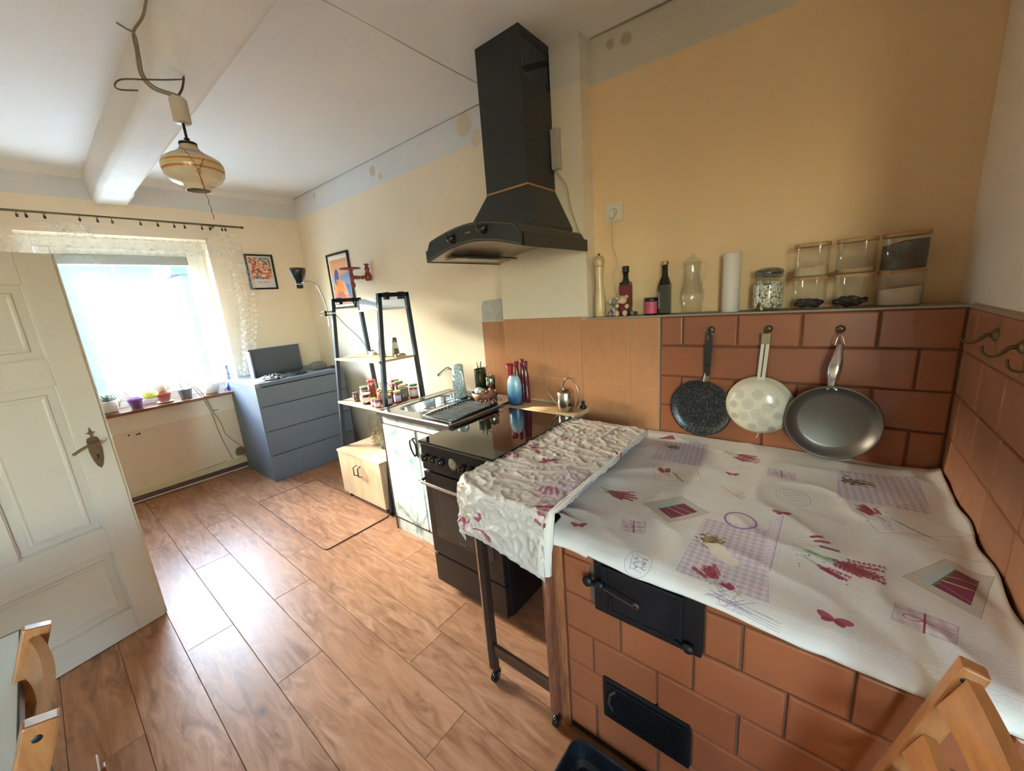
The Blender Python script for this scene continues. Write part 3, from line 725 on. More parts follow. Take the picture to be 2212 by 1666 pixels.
def rdoor(x0, x1):
    d = B().box((x0+.003, t0-.004, .100), (x1-.003, t0+.014, .768), .002).build('door', m_marb, su)
    b = B(); b.box((x0, t0-.0035, .092), (x1, t0+.014, .1)); b.box((x0, t0-.0035, .768), (x1, t0+.014, .773)); b.box((x1-.012, t0-.0055, .60), (x1-.002, t0-.003, .768)); b.build('edging', m_brown, d)
    m_line = m_brown
    b = B()
    for z, k in ((.70, 1), (.64, .75)): b.tube([(x0+.06, t0-.0045, z), (x1-.06, t0-.0045, z-.012)], .0016, 4)
    b.build('routed_line', M('pale_line', '#b3a483', .7), d)
    return d
d1 = rdoor(s0+.004, -1.878)
d2 = rdoor(-1.868, s1-.004)
def ring_handle(d, cx, cz):
    b = B(); pts = []
    for k in range(24):
        a = 2*PI*k/24; r = 1+.06*math.sin(3*a); pts.append((cx+.027*r*math.cos(a), t0-.018-.006*math.sin(a), cz+.055*r*math.sin(a)))
    b.tube(pts, .0052, 7, closed=True); b.cyl((cx, t0-.004, cz+.054), (cx, t0-.02, cz+.054), .006, 8); b.cyl((cx, t0-.004, cz-.054), (cx, t0-.02, cz-.054), .006, 8)
    b.build('ring_handle', M('dark_bronze', '#2a211b', .4, metal=.5), d)
ring_handle(d1, -1.902, .668); ring_handle(d2, -1.62, .668)
b = B(); b.box((s0-.002, t0-.006, .0), (s0+.004, t0+.02, .828)); b.build('side_edging', m_brown, su)
# steel worktop with bowl
sk_ = thing('steel_sink', 'stainless steel sink top with bowl on the marbled cabinet', 'sink', (-1.9, 1.6, .83))
k0, k1, q0, q1, zt = -2.245, -1.549, 1.312, 1.955, .860
bx0, bx1, by0, by1 = -2.17, -1.93, 1.42, 1.80
b = B()
def rr(x0, x1, y0, y1, r, n=6):
    o = []
    for cx, cy, a in ((x1-r, y1-r, 0), (x0+r, y1-r, PI/2), (x0+r, y0+r, PI), (x1-r, y0+r, 1.5*PI)):
        for k in range(n+1): o.append((cx+r*math.cos(a+PI/2*k/n), cy+r*math.sin(a+PI/2*k/n)))
    return o
loops = [[(x, y, zt-.03) for x, y in rr(k0, k1, q0, q1, .004)], [(x, y, zt-.002) for x, y in rr(k0, k1, q0, q1, .004)], [(x, y, zt+.003) for x, y in rr(k0+.004, k1-.004, q0+.004, q1-.004, .006)],
         [(x, y, zt+.003) for x, y in rr(k0+.016, k1-.016, q0+.016, q1-.016, .02)], [(x, y, zt-.002) for x, y in rr(k0+.026, k1-.026, q0+.026, q1-.026, .02)],
         [(x, y, zt-.003) for x, y in rr(bx0-.01, bx1+.01, by0-.01, by1+.01, .08)], [(x, y, zt-.012) for x, y in rr(bx0, bx1, by0, by1, .075)], [(x, y, zt-.14) for x, y in rr(bx0+.02, bx1-.02, by0+.02, by1-.02, .07)], [(x, y, zt-.15) for x, y in rr(bx0+.05, bx1-.05, by0+.05, by1-.05, .05)]]
V = [Vector(p) for L in loops for p in L]; n = len(loops[0]); F = []
for i in range(len(loops)-1):
    for k in range(n): k2 = (k+1) % n; F.append((i*n+k, i*n+k2, (i+1)*n+k2, (i+1)*n+k))
F.append(tuple(range((len(loops)-1)*n, len(loops)*n))); b._add(V, F, False)
b.build('worktop', M('sink_steel', '#b4b6b8', .22, metal=1, var=.08, vs=15, bump=.08, bs=30), sk_)
b = B()
for k in range(8): b.box((-1.86+.0, 1.40+k*.05, zt-.001), (-1.60, 1.412+k*.05, zt+.002), .001)
b.build('drainer_rib', bpy.data.materials['sink_steel'], sk_)
b = B(); b.cyl((-2.05, 1.87, zt), (-2.05, 1.87, zt+.05), .022, 14); b.tube(spline([(-2.05, 1.87, zt+.04), (-2.05, 1.87, zt+.15), (-2.05, 1.80, zt+.2), (-2.05, 1.70, zt+.17)], 6), .010, 8); b.tube([(-2.05, 1.87, zt+.05), (-2.10, 1.87, zt+.09)], .006, 6); b.build('tap', m_chrome, sk_)

# shelf behind the cooker --------------------------------------------------------
sb = thing('rear_worktop', 'narrow beige worktop strip behind the cooker against the tiles', 'worktop', (-1.3, 1.86, .8))
b = B(); b.box((-1.548, 1.772, .822), (-1.046, 1.956, .850), .002); b.build('board', wood('worktop_beige', '#d6b48a', '#c29c70', .5, axis='X', rings=2, rnd=0), sb)

# cooker ----------------------------------------------------------------------------
ck = thing('cooker', 'black freestanding cooker with a closed glossy glass lid and chrome oven handle', 'cooker', (-1.3, 1.43, 0))
c0, c1, g0, g1 = -1.545, -1.050, 1.110, 1.760
m_ckb = M('cooker_enamel', '#1f1b19', .28, var=.05, vs=8); m_ckg = M('black_glass', '#0a0908', .05, coat=.5)
B().box((c0, g0+.035, .04), (c1, g1, .838), .002).build('body', m_ckb, ck)
B().box((c0, g0+.004, .697), (c1, g0+.04, .838), .003).build('control_panel', m_ckb, ck)
lid = B().box((c0-.003, g0-.004, .839), (c1+.003, g1, .8505), .003).build('glass_lid', m_ckg, ck)
b = B(); b.box((c0-.004, g0-.006, .8375), (c1+.004, g0+.004, .842)); b.build('lid_trim', m_steel, lid)
m_knob = M('knob_black', '#0c0c0e', .18, coat=.6)
for X in (-1.498, -1.444, -1.390, -1.238, -1.184, -1.130):
    k = B().lathe([(0, -.002), (.0195, -.002), (.021, .004), (.019, .010), (.0165, .026), (.012, .031), (0, .032)], (0, 0, 0), 20, 'Y').build('knob', m_knob, None)
    k.data.transform(Matrix.Scale(-1, 4, (0, 1, 0))); k.parent = ck; k.location = Vector((X, g0+.004, .768))-wpos(ck)
    B().box((X-.0035, g0-.034, .758), (X+.0035, g0-.026, .792), .0015).build('grip', m_brass, k)
dl = B().lathe([(.006, .0), (.027, 0), (.029, .004), (.026, .007), (.0, .006)], (0, 0, 0), 28, 'Y').build('timer_dial', M('dial_ring', '#6f6558', .35, metal=.6), None)
dl.data.transform(Matrix.Scale(-1, 4, (0, 1, 0))); dl.parent = ck; dl.location = Vector((-1.314, g0+.004, .768))-wpos(ck)
b = B(); b.lathe([(0, -.0075), (.021, -.0075)], (-1.314, g0+.004, .768), 20, 'Y'); b.build('dial_face', M('dial_face', '#8f8069', .4), dl)
b = B(); b.bar((-1.314, g0-.005, .768), (-1.305, g0-.005, .783), .0015, .001); b.bar((-1.314, g0-.005, .768), (-1.320, g0-.005, .777), .0015, .001); b.build('clock_hand', m_blackp, dl)
od = B().box((c0+.002, g0+.002, .226), (c1-.002, g0+.036, .684), .004).build('oven_door', m_ckb, ck)
def rrxz(x0, x1, z0, z1, r): return rr(x0, x1, z0, z1, r)
b = B(); b.prism(rrxz(-1.492, -1.103, .330, .612, .02), g0-.0005, g0+.004, 'Y'); b.build('glass', M('oven_glass', '#2b2622', .08, coat=.4), od)
b = B(); b.prism(rrxz(-1.455, -1.14, .365, .585, .012), g0-.0015, g0, 'Y'); b.build('inner_window', M('oven_inner', '#3a332c', .12), od)
b = B(); b.tube([(c0+.012, g0+.004, .648), (c0+.016, g0-.035, .650), (c0+.04, g0-.042, .650), (c1-.04, g0-.042, .650), (c1-.016, g0-.035, .650), (c1-.012, g0+.004, .648)], .0085, 10); b.build('handle', M('handle_steel', '#d8d4cc', .18, metal=1), od)
b = B()
for k in range(7): b.box((-1.327+k*.0065, g0-.0012, .345), (-1.3225+k*.0065, g0-.0004, .352))
b.build('badge', m_steel, od)
B().box((c0+.002, g0+.002, .050), (c1-.002, g0+.036, .216), .004).build('drawer', m_ckb, ck)
b = B(); b.box((c0+.001, g0-.0005, .216), (c0+.03, g0+.01, .222)); b.build('drawer_trim', m_steel, ck)
for X, Y in ((c0+.05, g0+.07), (c1-.05, g0+.07), (c0+.05, g1-.06), (c1-.05, g1-.06)): B().cyl((X, Y, 0), (X, Y, .04), .016, 10).build('foot', m_blackp, ck)

# cooker hood ---------------------------------------------------------------------------
hd = thing('cooker_hood', 'black chimney cooker hood with arched front and gold trim, fixed to the chimney breast', 'cooker hood', (-1.34, 1.966, 1.72))
m_hood = M('hood_black', '#26292a', .42, bump=.06, bs=150); m_gold = M('copper_trim', '#b98a5a', .35, metal=.6)
hx0, hx1, hy0, hy1 = -1.650, -1.028, 1.385, 1.9655
def arch(u, base, rise): return base + rise*math.sin(PI*min(max(u, 0), 1))**1.0
N = 28
zb = lambda u: 1.716 + .056*math.sin(PI*u)
def zt_(u):
    e = min(u, 1-u)
    if e < .07: return 1.772 + .043*(.5-.5*math.cos(PI*max(0, e-.012)/.058)) if e > .012 else 1.772
    return 1.815 + .040*math.sin(PI*(e-.07)/.86)
# canopy skin: top surface and side bands
b = B(); X = lambda u: hx0+(hx1-hx0)*u
def top(u, v):
    z = zt_(u); y = hy0+.012+(hy1-hy0-.012)*v; return (X(u), y, z)
b.grid(top, 56, 4, smooth=False)
for s_, x in ((0, hx0), (1, hx1)): b.box((x-(.0 if s_ == 0 else .006), hy0+.006, 1.716), (x+(.006 if s_ == 0 else 0), hy1, 1.774))
b.build('canopy', m_hood, hd)
b = B()   # fascia plate
n = 64; lo = [(X(i/n), zb(i/n)) for i in range(n+1)]; hi = [(X(i/n), zt_(i/n)) for i in range(n+1)]
V = [Vector((x, y, z)) for y in (hy0, hy0+.014) for L in (lo, hi) for x, z in L]; m1 = n+1; F = []
for i in range(n):
    F += [(i, i+1, m1+i+1, m1+i), (2*m1+i, 3*m1+i, 3*m1+i+1, 2*m1+i+1), (i, 2*m1+i, 2*m1+i+1, i+1), (m1+i, m1+i+1, 3*m1+i+1, 3*m1+i)]
F += [(0, m1, 3*m1, 2*m1), (n, 2*m1+n, 3*m1+n, m1+n)]; b._add(V, F); fas = b.build('fascia', m_hood, hd)
b = B()
off = [(x, hy0-.001, z+.007) for x, z in lo[1:-1]]; offt = [(x, hy0-.001, z-.006) for x, z in hi[1:-1]]
b.tube(off, .0012, 4); b.tube(offt, .0010, 4); b.build('pinstripe', M('pinstripe', '#8d8577', .4, metal=.5), fas)
b = B()   # vaulted underside in steel, with a recess
def under(u, v): return (hx0+.006+(hx1-hx0-.012)*u, hy0+.014+(hy1-hy0-.014)*v, zb(u)+.004)
b.grid(under, 28, 8, smooth=True); un = b.build('underside', M('hood_steel', '#a89b88', .35, metal=.75, var=.05), hd)
b = B(); b.box((-1.60, 1.47, 1.7235), (-1.50, 1.90, 1.7265)); b.build('light_strip', bpy.data.materials['hood_steel'], un)
b = B(); b.tube([(-1.495, 1.42, 1.737), (-1.495, 1.95, 1.737)], .004, 4); b.build('filter_seam', m_blackp, un)
for yy in (1.56, 1.80):
    b = B(); b.lathe([(0, -.004), (.026, -.004), (.03, 0), (.03, .006)], (-1.555, yy, 1.727), 20); b.build('spot_light', M('lamp_lens', '#e2ddd0', .3), un)
for X_, Z_ in ((-1.440, 1.803), (-1.236, 1.816)):
    k = B().lathe([(0, -.03), (.014, -.029), (.019, -.024), (.021, -.010), (.024, 0)], (X_, hy0, Z_), 22, 'Y').build('knob', m_knob, fas)
    b = B(); b.box((X_-.022, hy0-.034, Z_-.006), (X_-.010, hy0-.020, Z_+.008), .003); b.box((X_-.0185, hy0-.033, Z_+.004), (X_-.0135, hy0-.026, Z_+.030), .002); b.build('lever', m_brass, k)
b = B()
for k in range(6): b.box((-1.354+k*.0055, hy0-.0012, 1.813), (-1.350+k*.0055, hy0, 1.819))
b.build('badge', m_gold, fas)
# cone and duct
q0_, q1_, p0_, p1_ = -1.485, -1.212, 1.712, 1.9655
b = B(); V = [(-1.565, 1.60, 1.846), (-1.115, 1.60, 1.846), (-1.115, hy1, 1.846), (-1.565, hy1, 1.846), (q0_, p0_, 2.048), (q1_, p0_, 2.048), (q1_, hy1, 2.048), (q0_, hy1, 2.048),
              (-1.565, 1.60, 1.80), (-1.115, 1.60, 1.80), (-1.115, hy1, 1.80), (-1.565, hy1, 1.80)]
b._add([Vector(v) for v in V], [(0, 1, 5, 4), (1, 2, 6, 5), (2, 3, 7, 6), (3, 0, 4, 7), (4, 5, 6, 7), (8, 9, 1, 0), (9, 10, 2, 1), (11, 8, 0, 3)]); b.build('cone', m_hood, hd)
b = B(); b.box((q0_-.002, p0_-.002, 2.048), (q1_+.002, hy1, 2.056)); b.build('gold_trim', m_gold, hd)
b = B(); b.box((q0_, p0_, 2.056), (q1_, p0_+.004, 2.7295))
b.box((q0_, p0_+.004, 2.056), (q0_+.004, hy1, 2.50)); b.box((q0_, p0_+.004, 2.70), (q0_+.004, hy1, 2.7295)); b.box((q0_, hy1-.02, 2.50), (q0_+.004, hy1, 2.70)); b.box((q0_, p0_+.004, 2.50), (q0_+.004, p0_+.02, 2.70))
for k in range(7): b.box((q0_, p0_+.05+k*.030, 2.50), (q0_+.004, p0_+.056+k*.030, 2.70))
b.box((q1_-.004, p0_+.004, 2.056), (q1_, hy1, 2.52)); b.box((q1_-.004, p0_+.004, 2.69), (q1_, hy1, 2.7295))
ys = [p0_+.020+k*.0142 for k in range(16)]
b.box((q1_-.004, p0_+.004, 2.52), (q1_, p0_+.020, 2.69)); b.box((q1_-.004, hy1-.012, 2.52), (q1_, hy1, 2.69))
for yy in ys: b.box((q1_-.004, yy+.0085, 2.52), (q1_, yy+.0142, 2.69))
dc = b.build('duct_cover', m_hood, hd)
b = B(); b.bar((q1_-.0052, p0_+.03, 2.555), (q1_-.0052, hy1-.01, 2.655), .002, .026, up=(0, 0, 1)); b.build('bracket', m_blackp, dc)
b = B(); b.box((q0_+.03, p0_+.03, 2.3), (q1_-.05, hy1-.02, 2.49)); b.build('inner_duct', M('duct_alu', '#c4c8c6', .5), dc)
b = B(); b.box((q1_-.0085, p0_+.012, 2.53), (q1_-.0065, hy1-.008, 2.685)); b.build('slot_light_plate', M('slot_light_white', '#e6e9e6', .6), dc)  # added pale plate, stands in for light showing through the slots

# ================================================================== oilcloth with printed motifs
INK, GREEN, PUR = '#8e3348', '#6f8a52', '#8b6a92'
def gingham(c, pts, ang, s=.0095, col='#a58aa6', al=.62):
    ca, sa = math.cos(ang), math.sin(ang)
    def fn(X, Y):
        u = X*ca+Y*sa; v = -X*sa+Y*ca
        return ((np.floor(u/s) % 2)*.5+(np.floor(v/s) % 2)*.5)*.85+.12
    c.poly(pts, col, al, fn)
def sprig(c, p, q, n, rr, flower=True, w=.0016):
    c.line([p, q], w*.6, GREEN, .8)
    L = math.hypot(q[0]-p[0], q[1]-p[1]); a = math.atan2(q[1]-p[1], q[0]-p[0])
    for i in range(n):
        t = 1 - i*.5/n; x = p[0]+(q[0]-p[0])*t; y = p[1]+(q[1]-p[1])*t
        for sg in (-1, 1): c.ell((x+rr.uniform(-.001, .001)-sg*math.sin(a)*.0028, y+sg*math.cos(a)*.0028), .0042, .0022, rr.choice([INK, '#9c4054', '#7d2a45']), .85, a+sg*.5)
def lav(c, pos, ang, L, n, rr, spread=.5):
    for k in range(int(n*1.7)):
        a = ang+rr.uniform(-spread, spread)*.75; o = (pos[0]+rr.uniform(-.006, .006), pos[1]+rr.uniform(-.006, .006)); l = L*rr.uniform(.75, 1.1)
        sprig(c, o, (o[0]+l*math.cos(a), o[1]+l*math.sin(a)), rr.randint(6, 10), rr)
    for k in range(n): c.ell((pos[0]+rr.uniform(0, L)*math.cos(ang)+rr.uniform(-.03, .03), pos[1]+rr.uniform(0, L)*math.sin(ang)+rr.uniform(-.03, .03)), .003, .0015, INK, .8, rr.random()*3)
def bfly(c, p, s, ang=0, col='#a04a5c'):
    s = s*1.25
    for sg in (-1, 1):
        c.ell((p[0]+math.cos(ang)*s*.5*sg, p[1]+math.sin(ang)*s*.5*sg), s*.62, s*.36, col, .9, ang+sg*.6)
        c.ell((p[0]+math.cos(ang)*s*.35*sg+math.sin(ang)*s*.35, p[1]+math.sin(ang)*s*.35*sg-math.cos(ang)*s*.35), s*.36, s*.25, '#8e3b50', .9, ang-sg*.5)
def bundle(c, p, w_, h_, ang):
    ca, sa = math.cos(ang), math.sin(ang); q = [(p[0]+x*ca-y*sa, p[1]+x*sa+y*ca) for x, y in ((-w_, -h_*.8), (w_*.9, -h_), (w_, h_*.9), (-w_*.95, h_))]
    gingham(c, q, ang+.2, h_/3.2, '#b096ac', .75); c.line(q+[q[0]], .0012, '#7a6676', .6)
    c.line([(p[0]+h_*sa, p[1]-h_*ca), (p[0]-h_*sa, p[1]+h_*ca)], .0035, INK, .9)
    c.ring((p[0]-w_*.35*ca, p[1]-w_*.35*sa), w_*.32, h_*.25, .0022, INK, .9, ang+.3); c.line([p, (p[0]+w_*.9*ca, p[1]+w_*.9*sa)], .0022, INK, .9)
def frame_pic(c, q):
    c.poly(q, '#b5aea2', .9); m = (sum(x for x, y in q)/4, sum(y for x, y in q)/4)
    i = [(m[0]+(x-m[0])*.66, m[1]+(y-m[1])*.66) for x, y in q]; c.poly(i, '#a9b4b8'); c.line(q+[q[0]], .0015, '#8d8679', .8)
    a, b_, d, e = i; k = [(a[0]+(e[0]-a[0])*.0, a[1]), a]
    t = lambda p_, q_, f: (p_[0]+(q_[0]-p_[0])*f, p_[1]+(q_[1]-p_[1])*f)
    g1, g2 = t(b_, a, 0), t(d, e, 0)
    A_, B_ = t(a, b_, .72), t(e, d, .72); c.poly([a, A_, B_, e], '#7b3950'); c.line([A_, B_], .005, '#5d7a48')
    c.line([t(a, e, .5), t(A_, B_, .35)], .004, '#c9bd8a', .9); c.line([t(a, e, .1), t(A_, B_, .2)], .003, '#a86a78', .9); c.line([t(a, e, .8), t(A_, B_, .6)], .003, '#c9bd8a', .8)
def stamp(c, p, rx, ry, ang, col, tx=(), wd=.003):
    c.ring(p, rx, ry, wd, col, .85, ang); c.ring(p, rx*.8, ry*.8, wd*.35, col, .7, ang)
    ca, sa = math.cos(ang), math.sin(ang)
    for i in range(4 if not tx else 0):
        yy = (1.5-i)*ry*.3; n = 7
        for k in range(n):
            xx = (k-n/2+.5)*rx*.15; x, y = p[0]+xx*ca-yy*sa, p[1]+xx*sa+yy*ca; c.line([(x, y), (x+rx*.09*ca, y+rx*.09*sa)], ry*.09, col, .7)
    for i, s in enumerate(tx):
        yy = (len(tx)/2-.5-i)*ry*.55; c.text(s, (p[0]-yy*sa, p[1]+yy*ca), ry*.5, col, ang, .9)
def cloth_base(x0, y0, x1, y1, res, seed):
    c = Canvas(x0, y0, x1, y1, res, '#d9d2ca'); rr_ = random.Random(seed); np.random.seed(seed)
    g = np.random.rand(c.H, c.W).astype(np.float32); tex = np.random.rand(c.H, 1)*.02+np.random.rand(1, c.W)*.02
    c.a *= (1-tex[..., None]-g[..., None]*.02)
    y = y0+.03
    while y < y1:
        pts = [(x, y+.004*math.sin(x*9+y*30)) for x in np.linspace(x0, x1, 24)]
        cut = rr_.randint(0, 14); c.line(pts[:cut], .0009, '#8e8890', .55); c.line(pts[cut+rr_.randint(1, 3):], .0009, '#9c979a', .45)
        y += rr_.choice([.055, .07, .085])
    return c, rr_
def paint_main():
    c, rr_ = cloth_base(-.70, .80, .42, 1.98, 1700, 3)
    gingham(c, [(-.257, 1.215), (-.090, 1.245), (-.055, .930), (-.262, .930)], .0, .0092)
    c.poly([(-.092, 1.30), (-.062, 1.355), (-.066, 1.05), (-.088, 1.05)], '#cbb9c6', .8)
    for k in range(16): c.ring((-.078, 1.062+k*.0165), .006, .007, .0012, '#f3ece6', .9)
    c.line([(-.062, 1.355), (-.066, 1.05)], .0016, '#8e7490')
    for k in range(90): c.ell((-.215+rr_.gauss(0, .016), 1.102+rr_.gauss(0, .014)), .008, .003, rr_.choice(['#6d5a40', '#54473a', '#8a7450', '#9b8a5e']), .8, rr_.random()*3)
    c.poly([(-.225, 1.085), (-.19, 1.10), (-.13, 1.045), (-.15, 1.02), (-.20, 1.045)], '#d9cab4', .95)
    stamp(c, (-.164, 1.257), .042, .046, .3, '#7f6593', wd=.007); c.ell((-.164, 1.257), .036, .040, '#ded3ca', .55)
    frame_pic(c, [(-.342, 1.133), (-.449, 1.202), (-.358, 1.323), (-.251, 1.257)][::1])
    bundle(c, (-.424, 1.055), .036, .034, .35)
    bfly(c, (-.574, .975), .020, .4); bfly(c, (-.244, 1.594), .018, .2); bfly(c, (-.066, 1.372), .020, .3); bfly(c, (.060, .952), .024, -.2)
    lav(c, (-.625, 1.24), -.1, .10, 7, rr_, .6); lav(c, (-.60, 1.22), .1, .11, 6, rr_, .5)
    gingham(c, [(-.566, 1.795), (-.387, 1.862), (-.352, 1.60), (-.562, 1.578)], .15, .0098)
    c.ring((-.47, 1.87), .035, .02, .003, PUR, .7)
    for k in range(60): c.ell((-.51+rr_.gauss(0, .014), 1.75+rr_.gauss(0, .014)), .007, .003, rr_.choice(['#6d5a40', '#54473a', '#8a7450']), .8, rr_.random()*3)
    c.poly([(-.525, 1.525), (-.367, 1.573), (-.325, 1.465), (-.471, 1.398)], '#dccfc0', .9); c.line([(-.525, 1.525), (-.471, 1.398), (-.325, 1.465), (-.367, 1.573)], .0013, '#77707a', .8)
    for k in range(4): c.line([(-.50+k*.036, 1.53+k*.01), (-.462+k*.034, 1.41+k*.016)], .0008, '#8e8890', .6)
    lav(c, (-.44, 1.46), 2.3, .07, 4, rr_, .5); sprig(c, (-.44, 1.50), (-.39, 1.43), 0, rr_); c.line([(-.44, 1.50), (-.38, 1.43)], .005, '#5d7a48', .9); c.line([(-.425, 1.50), (-.40, 1.43)], .002, '#5d7a48', .9)
    lav(c, (-.31, 1.80), -.25, .13, 9, rr_, .5); c.poly([(-.61, 1.83), (-.56, 1.90), (-.53, 1.85)], '#8c4150', .9)
    bundle(c, (-.092, 1.668), .045, .035, .1)
    c.poly([(-.28, 1.43), (-.20, 1.48), (-.165, 1.43), (-.22, 1.385)], '#d3c6b8', .8); c.line([(-.26, 1.47), (-.18, 1.40)], .002, INK); c.ring((-.19, 1.42), .014, .007, .0016, INK, .9); c.ring((-.195, 1.445), .014, .007, .0016, INK, .9, .6)
    stamp(c, (-.047, 1.507), .047, .055, .45, '#8e8791', wd=.002)
    c.line([(-.03, 1.44), (.09, 1.40)], .02, '#c9b3c0', .35)
    gingham(c, [(.074, 1.79), (.293, 1.86), (.285, 1.57), (.068, 1.555)], .06, .0098, '#9a82a6')
    for k in range(70): c.ell((.122+rr_.gauss(0, .024), 1.716+rr_.gauss(0, .012)), .009, .0035, rr_.choice(['#6d5a40', '#54473a', '#8a7450']), .8, rr_.random()*3)
    q = [(.111, 1.535), (.244, 1.572), (.345, 1.471), (.159, 1.385)]; c.poly(q, '#d6cdc4', .8); c.line(q+[q[0]], .0014, '#6f6d75', .8)
    lav(c, (.18, 1.46), 2.2, .085, 5, rr_, .5)
    for k in range(4): c.line([(.165+k*.006, 1.49), (.175+k*.005, 1.41)], .0018, '#a294b5', .9)
    for k in range(7): c.ell((.205+k*.009, 1.475-k*.0075), .007, .0022, '#5d7a48', .9, -.5+.5*(k % 2))
    c.line([(.19, 1.487), (.28, 1.41)], .0028, '#5d7a48', .9)
    for k in range(5): c.line([(-.03, 1.175+k*.008), (.07, 1.19-k*.004)], .0016, GREEN, .9)
    lav(c, (.0, 1.19), -.15, .15, 11, rr_, .36); lav(c, (-.005, 1.165), -.55, .10, 3, rr_, .3)
    sprig(c, (-.02, 1.235), (.05, 1.262), 9, rr_); sprig(c, (-.02, 1.25), (.035, 1.285), 8, rr_); sprig(c, (-.015, 1.222), (.07, 1.232), 9, rr_)
    frame_pic(c, [(.296, 1.112), (.187, 1.193), (.276, 1.322), (.345, 1.275)])
    c.line([(.245, 1.36), (.35, 1.34)], .0015, '#77707a', .7)
    bundle(c, (.205, 1.035), .048, .036, -.15)
    lav(c, (-.150, .925), 2.35, .085, 5, rr_, .45); lav(c, (-.11, .92), 2.6, .05, 2, rr_, .3)
    for k in range(26): c.line([(-.14+rr_.gauss(0, .018), .905+rr_.gauss(0, .012)), (-.14+rr_.gauss(0, .02), .905+rr_.gauss(0, .014))], .0016, rr_.choice([PUR, '#a99bb0', '#8c8890']), .7)
    for k in range(4): c.line([(-.12, .905-k*.006), (-.03, .893-k*.007)], .0012, '#7d7a88', .8)
    stamp(c, (-.354, .912), .034, .040, -.15, '#8684a0', (), .0014); c.text('EAU', (-.338, .915), .017, '#6f6d90', -1.35); c.text('a LA', (-.358, .912), .017, '#6f6d90', -1.35); c.line([(-.375, .93), (-.37, .89)], .003, '#9a98ae', .7)
    stamp(c, (.335, .855), .03, .05, .2, '#7a7898', wd=.0016); bfly(c, (.325, .925), .010, .2)
    return c.image('oilcloth_print')
def paint_side():
    c, rr_ = cloth_base(0, 0, .60, 1.30, 1300, 11); c.a *= np.array((.90, .88, .86), np.float32)
    for k in range(7): lav(c, (rr_.uniform(.05, .5), rr_.uniform(.1, 1.2)), rr_.uniform(-3, 3), .09, 4, rr_, .6)
    for k in range(5): bfly(c, (rr_.uniform(.05, .55), rr_.uniform(.05, 1.25)), .018, rr_.random()*3)
    for k in range(4): bundle(c, (rr_.uniform(.08, .5), rr_.uniform(.1, 1.2)), .04, .03, rr_.random()*3)
    gingham(c, [(.35, .45), (.52, .50), (.50, .75), (.34, .72)], .2); gingham(c, [(.42, .02), (.60, .05), (.60, .30), (.45, .25)], .1)
    c.line([(.06, .20), (.12, .26), (.15, .22), (.2, .23)], .006, INK, .8); c.line([(.08, .10), (.11, .05)], .006, INK, .8)
    for k in range(260):
        x, y = rr_.uniform(0, .6), rr_.uniform(0, 1.3); c.line([(x, y), (x+rr_.gauss(0, .02), y+rr_.gauss(0, .012)), (x+rr_.gauss(0, .03), y+rr_.gauss(0, .02))], .0016, rr_.choice(['#8e8890', '#a68a94', '#8b7f74', '#98606c', '#7f7468', '#a3606c']), .45)
    return c.image('crumpled_cloth_print')
m_oil = img_mat('oilcloth', paint_main(), .42, bump=.35, bs=240, spec=.35)
m_oil2 = img_mat('crumpled_oilcloth', paint_side(), .5, bump=.8, bs=60, spec=.35)
def fold(t, L, r, drop, slope=.06):
    """t: distance from the back edge, flat up to L, then a quarter bend of radius r, then down; returns (advance, fall)"""
    if t <= L: return t, 0.
    s = t-L; q = r*PI/2
    if s < q: a = s/r; return L+r*math.sin(a), r*(1-math.cos(a))
    s -= q; return L+r+s*slope, r+s
def hem(x): return .030+.006*math.sin(x*13)+.020*max(0, (x-.12)/.23)+(.010 if x < -.5 else 0)
def main_cloth(u, v):
    yb = 1.948; xl = -.642-.075*max(0, min(1, (.90-v)/.06)); x = xl+u*(.352-xl)
    L = (yb-.932)+.010*math.sin(x*5+1); h_ = hem(x); E_ = .055+h_*.4
    t = v*(L+E_); ad, fall = (t, 0.) if t <= L else (L+.050*math.sin(min(1, (t-L)/E_)*PI/2), h_*((t-L)/E_)**1.7)
    y = yb-ad
    if fall > .006: y -= .004+.004*math.sin(x*17+2)*min(1, fall/.03)
    P = Vector((x*3.1, y*3.1, .3)); w_ = noise.noise(P)*.0055+noise.noise(P*3.7)*.0026+(1-abs(noise.noise(P*1.7+Vector((5, 2, 0)))))**5*.0055
    z = .7725+w_ - fall
    ex = max(0, (x-.318)/.034); z += .012*ex*ex + (.008*math.sin(y*21)*ex)
    if x < -.56 and y < 1.0: k = min(1, (-.56-x)/.082); z += .014*k*k*(1 if y < 1.15 else .5)*(1+.5*math.sin(y*12)); y -= .012*k*k if fall > 0 else 0
    return (x+(0 if ex == 0 else .003*math.sin(y*30)*ex), y, z)
def main_uv(u, v):
    xl = -.642-.075*max(0, min(1, (.90-v)/.06)); x = xl+u*(.352-xl); L = (1.948-.932)+.010*math.sin(x*5+1); t = v*(L+.055+hem(x)*.4); return ((x+.70)/1.12, (1.948-t-.80)/1.18)
oc = B().grid(main_cloth, 150, 170, uvf=main_uv).build('oilcloth', m_oil, None, fix=False, mods=(('solid', .0012, 1),))
tag(oc, 'flat cream oilcloth printed with lavender and purple gingham, covering the tiled stove', 'tablecloth')

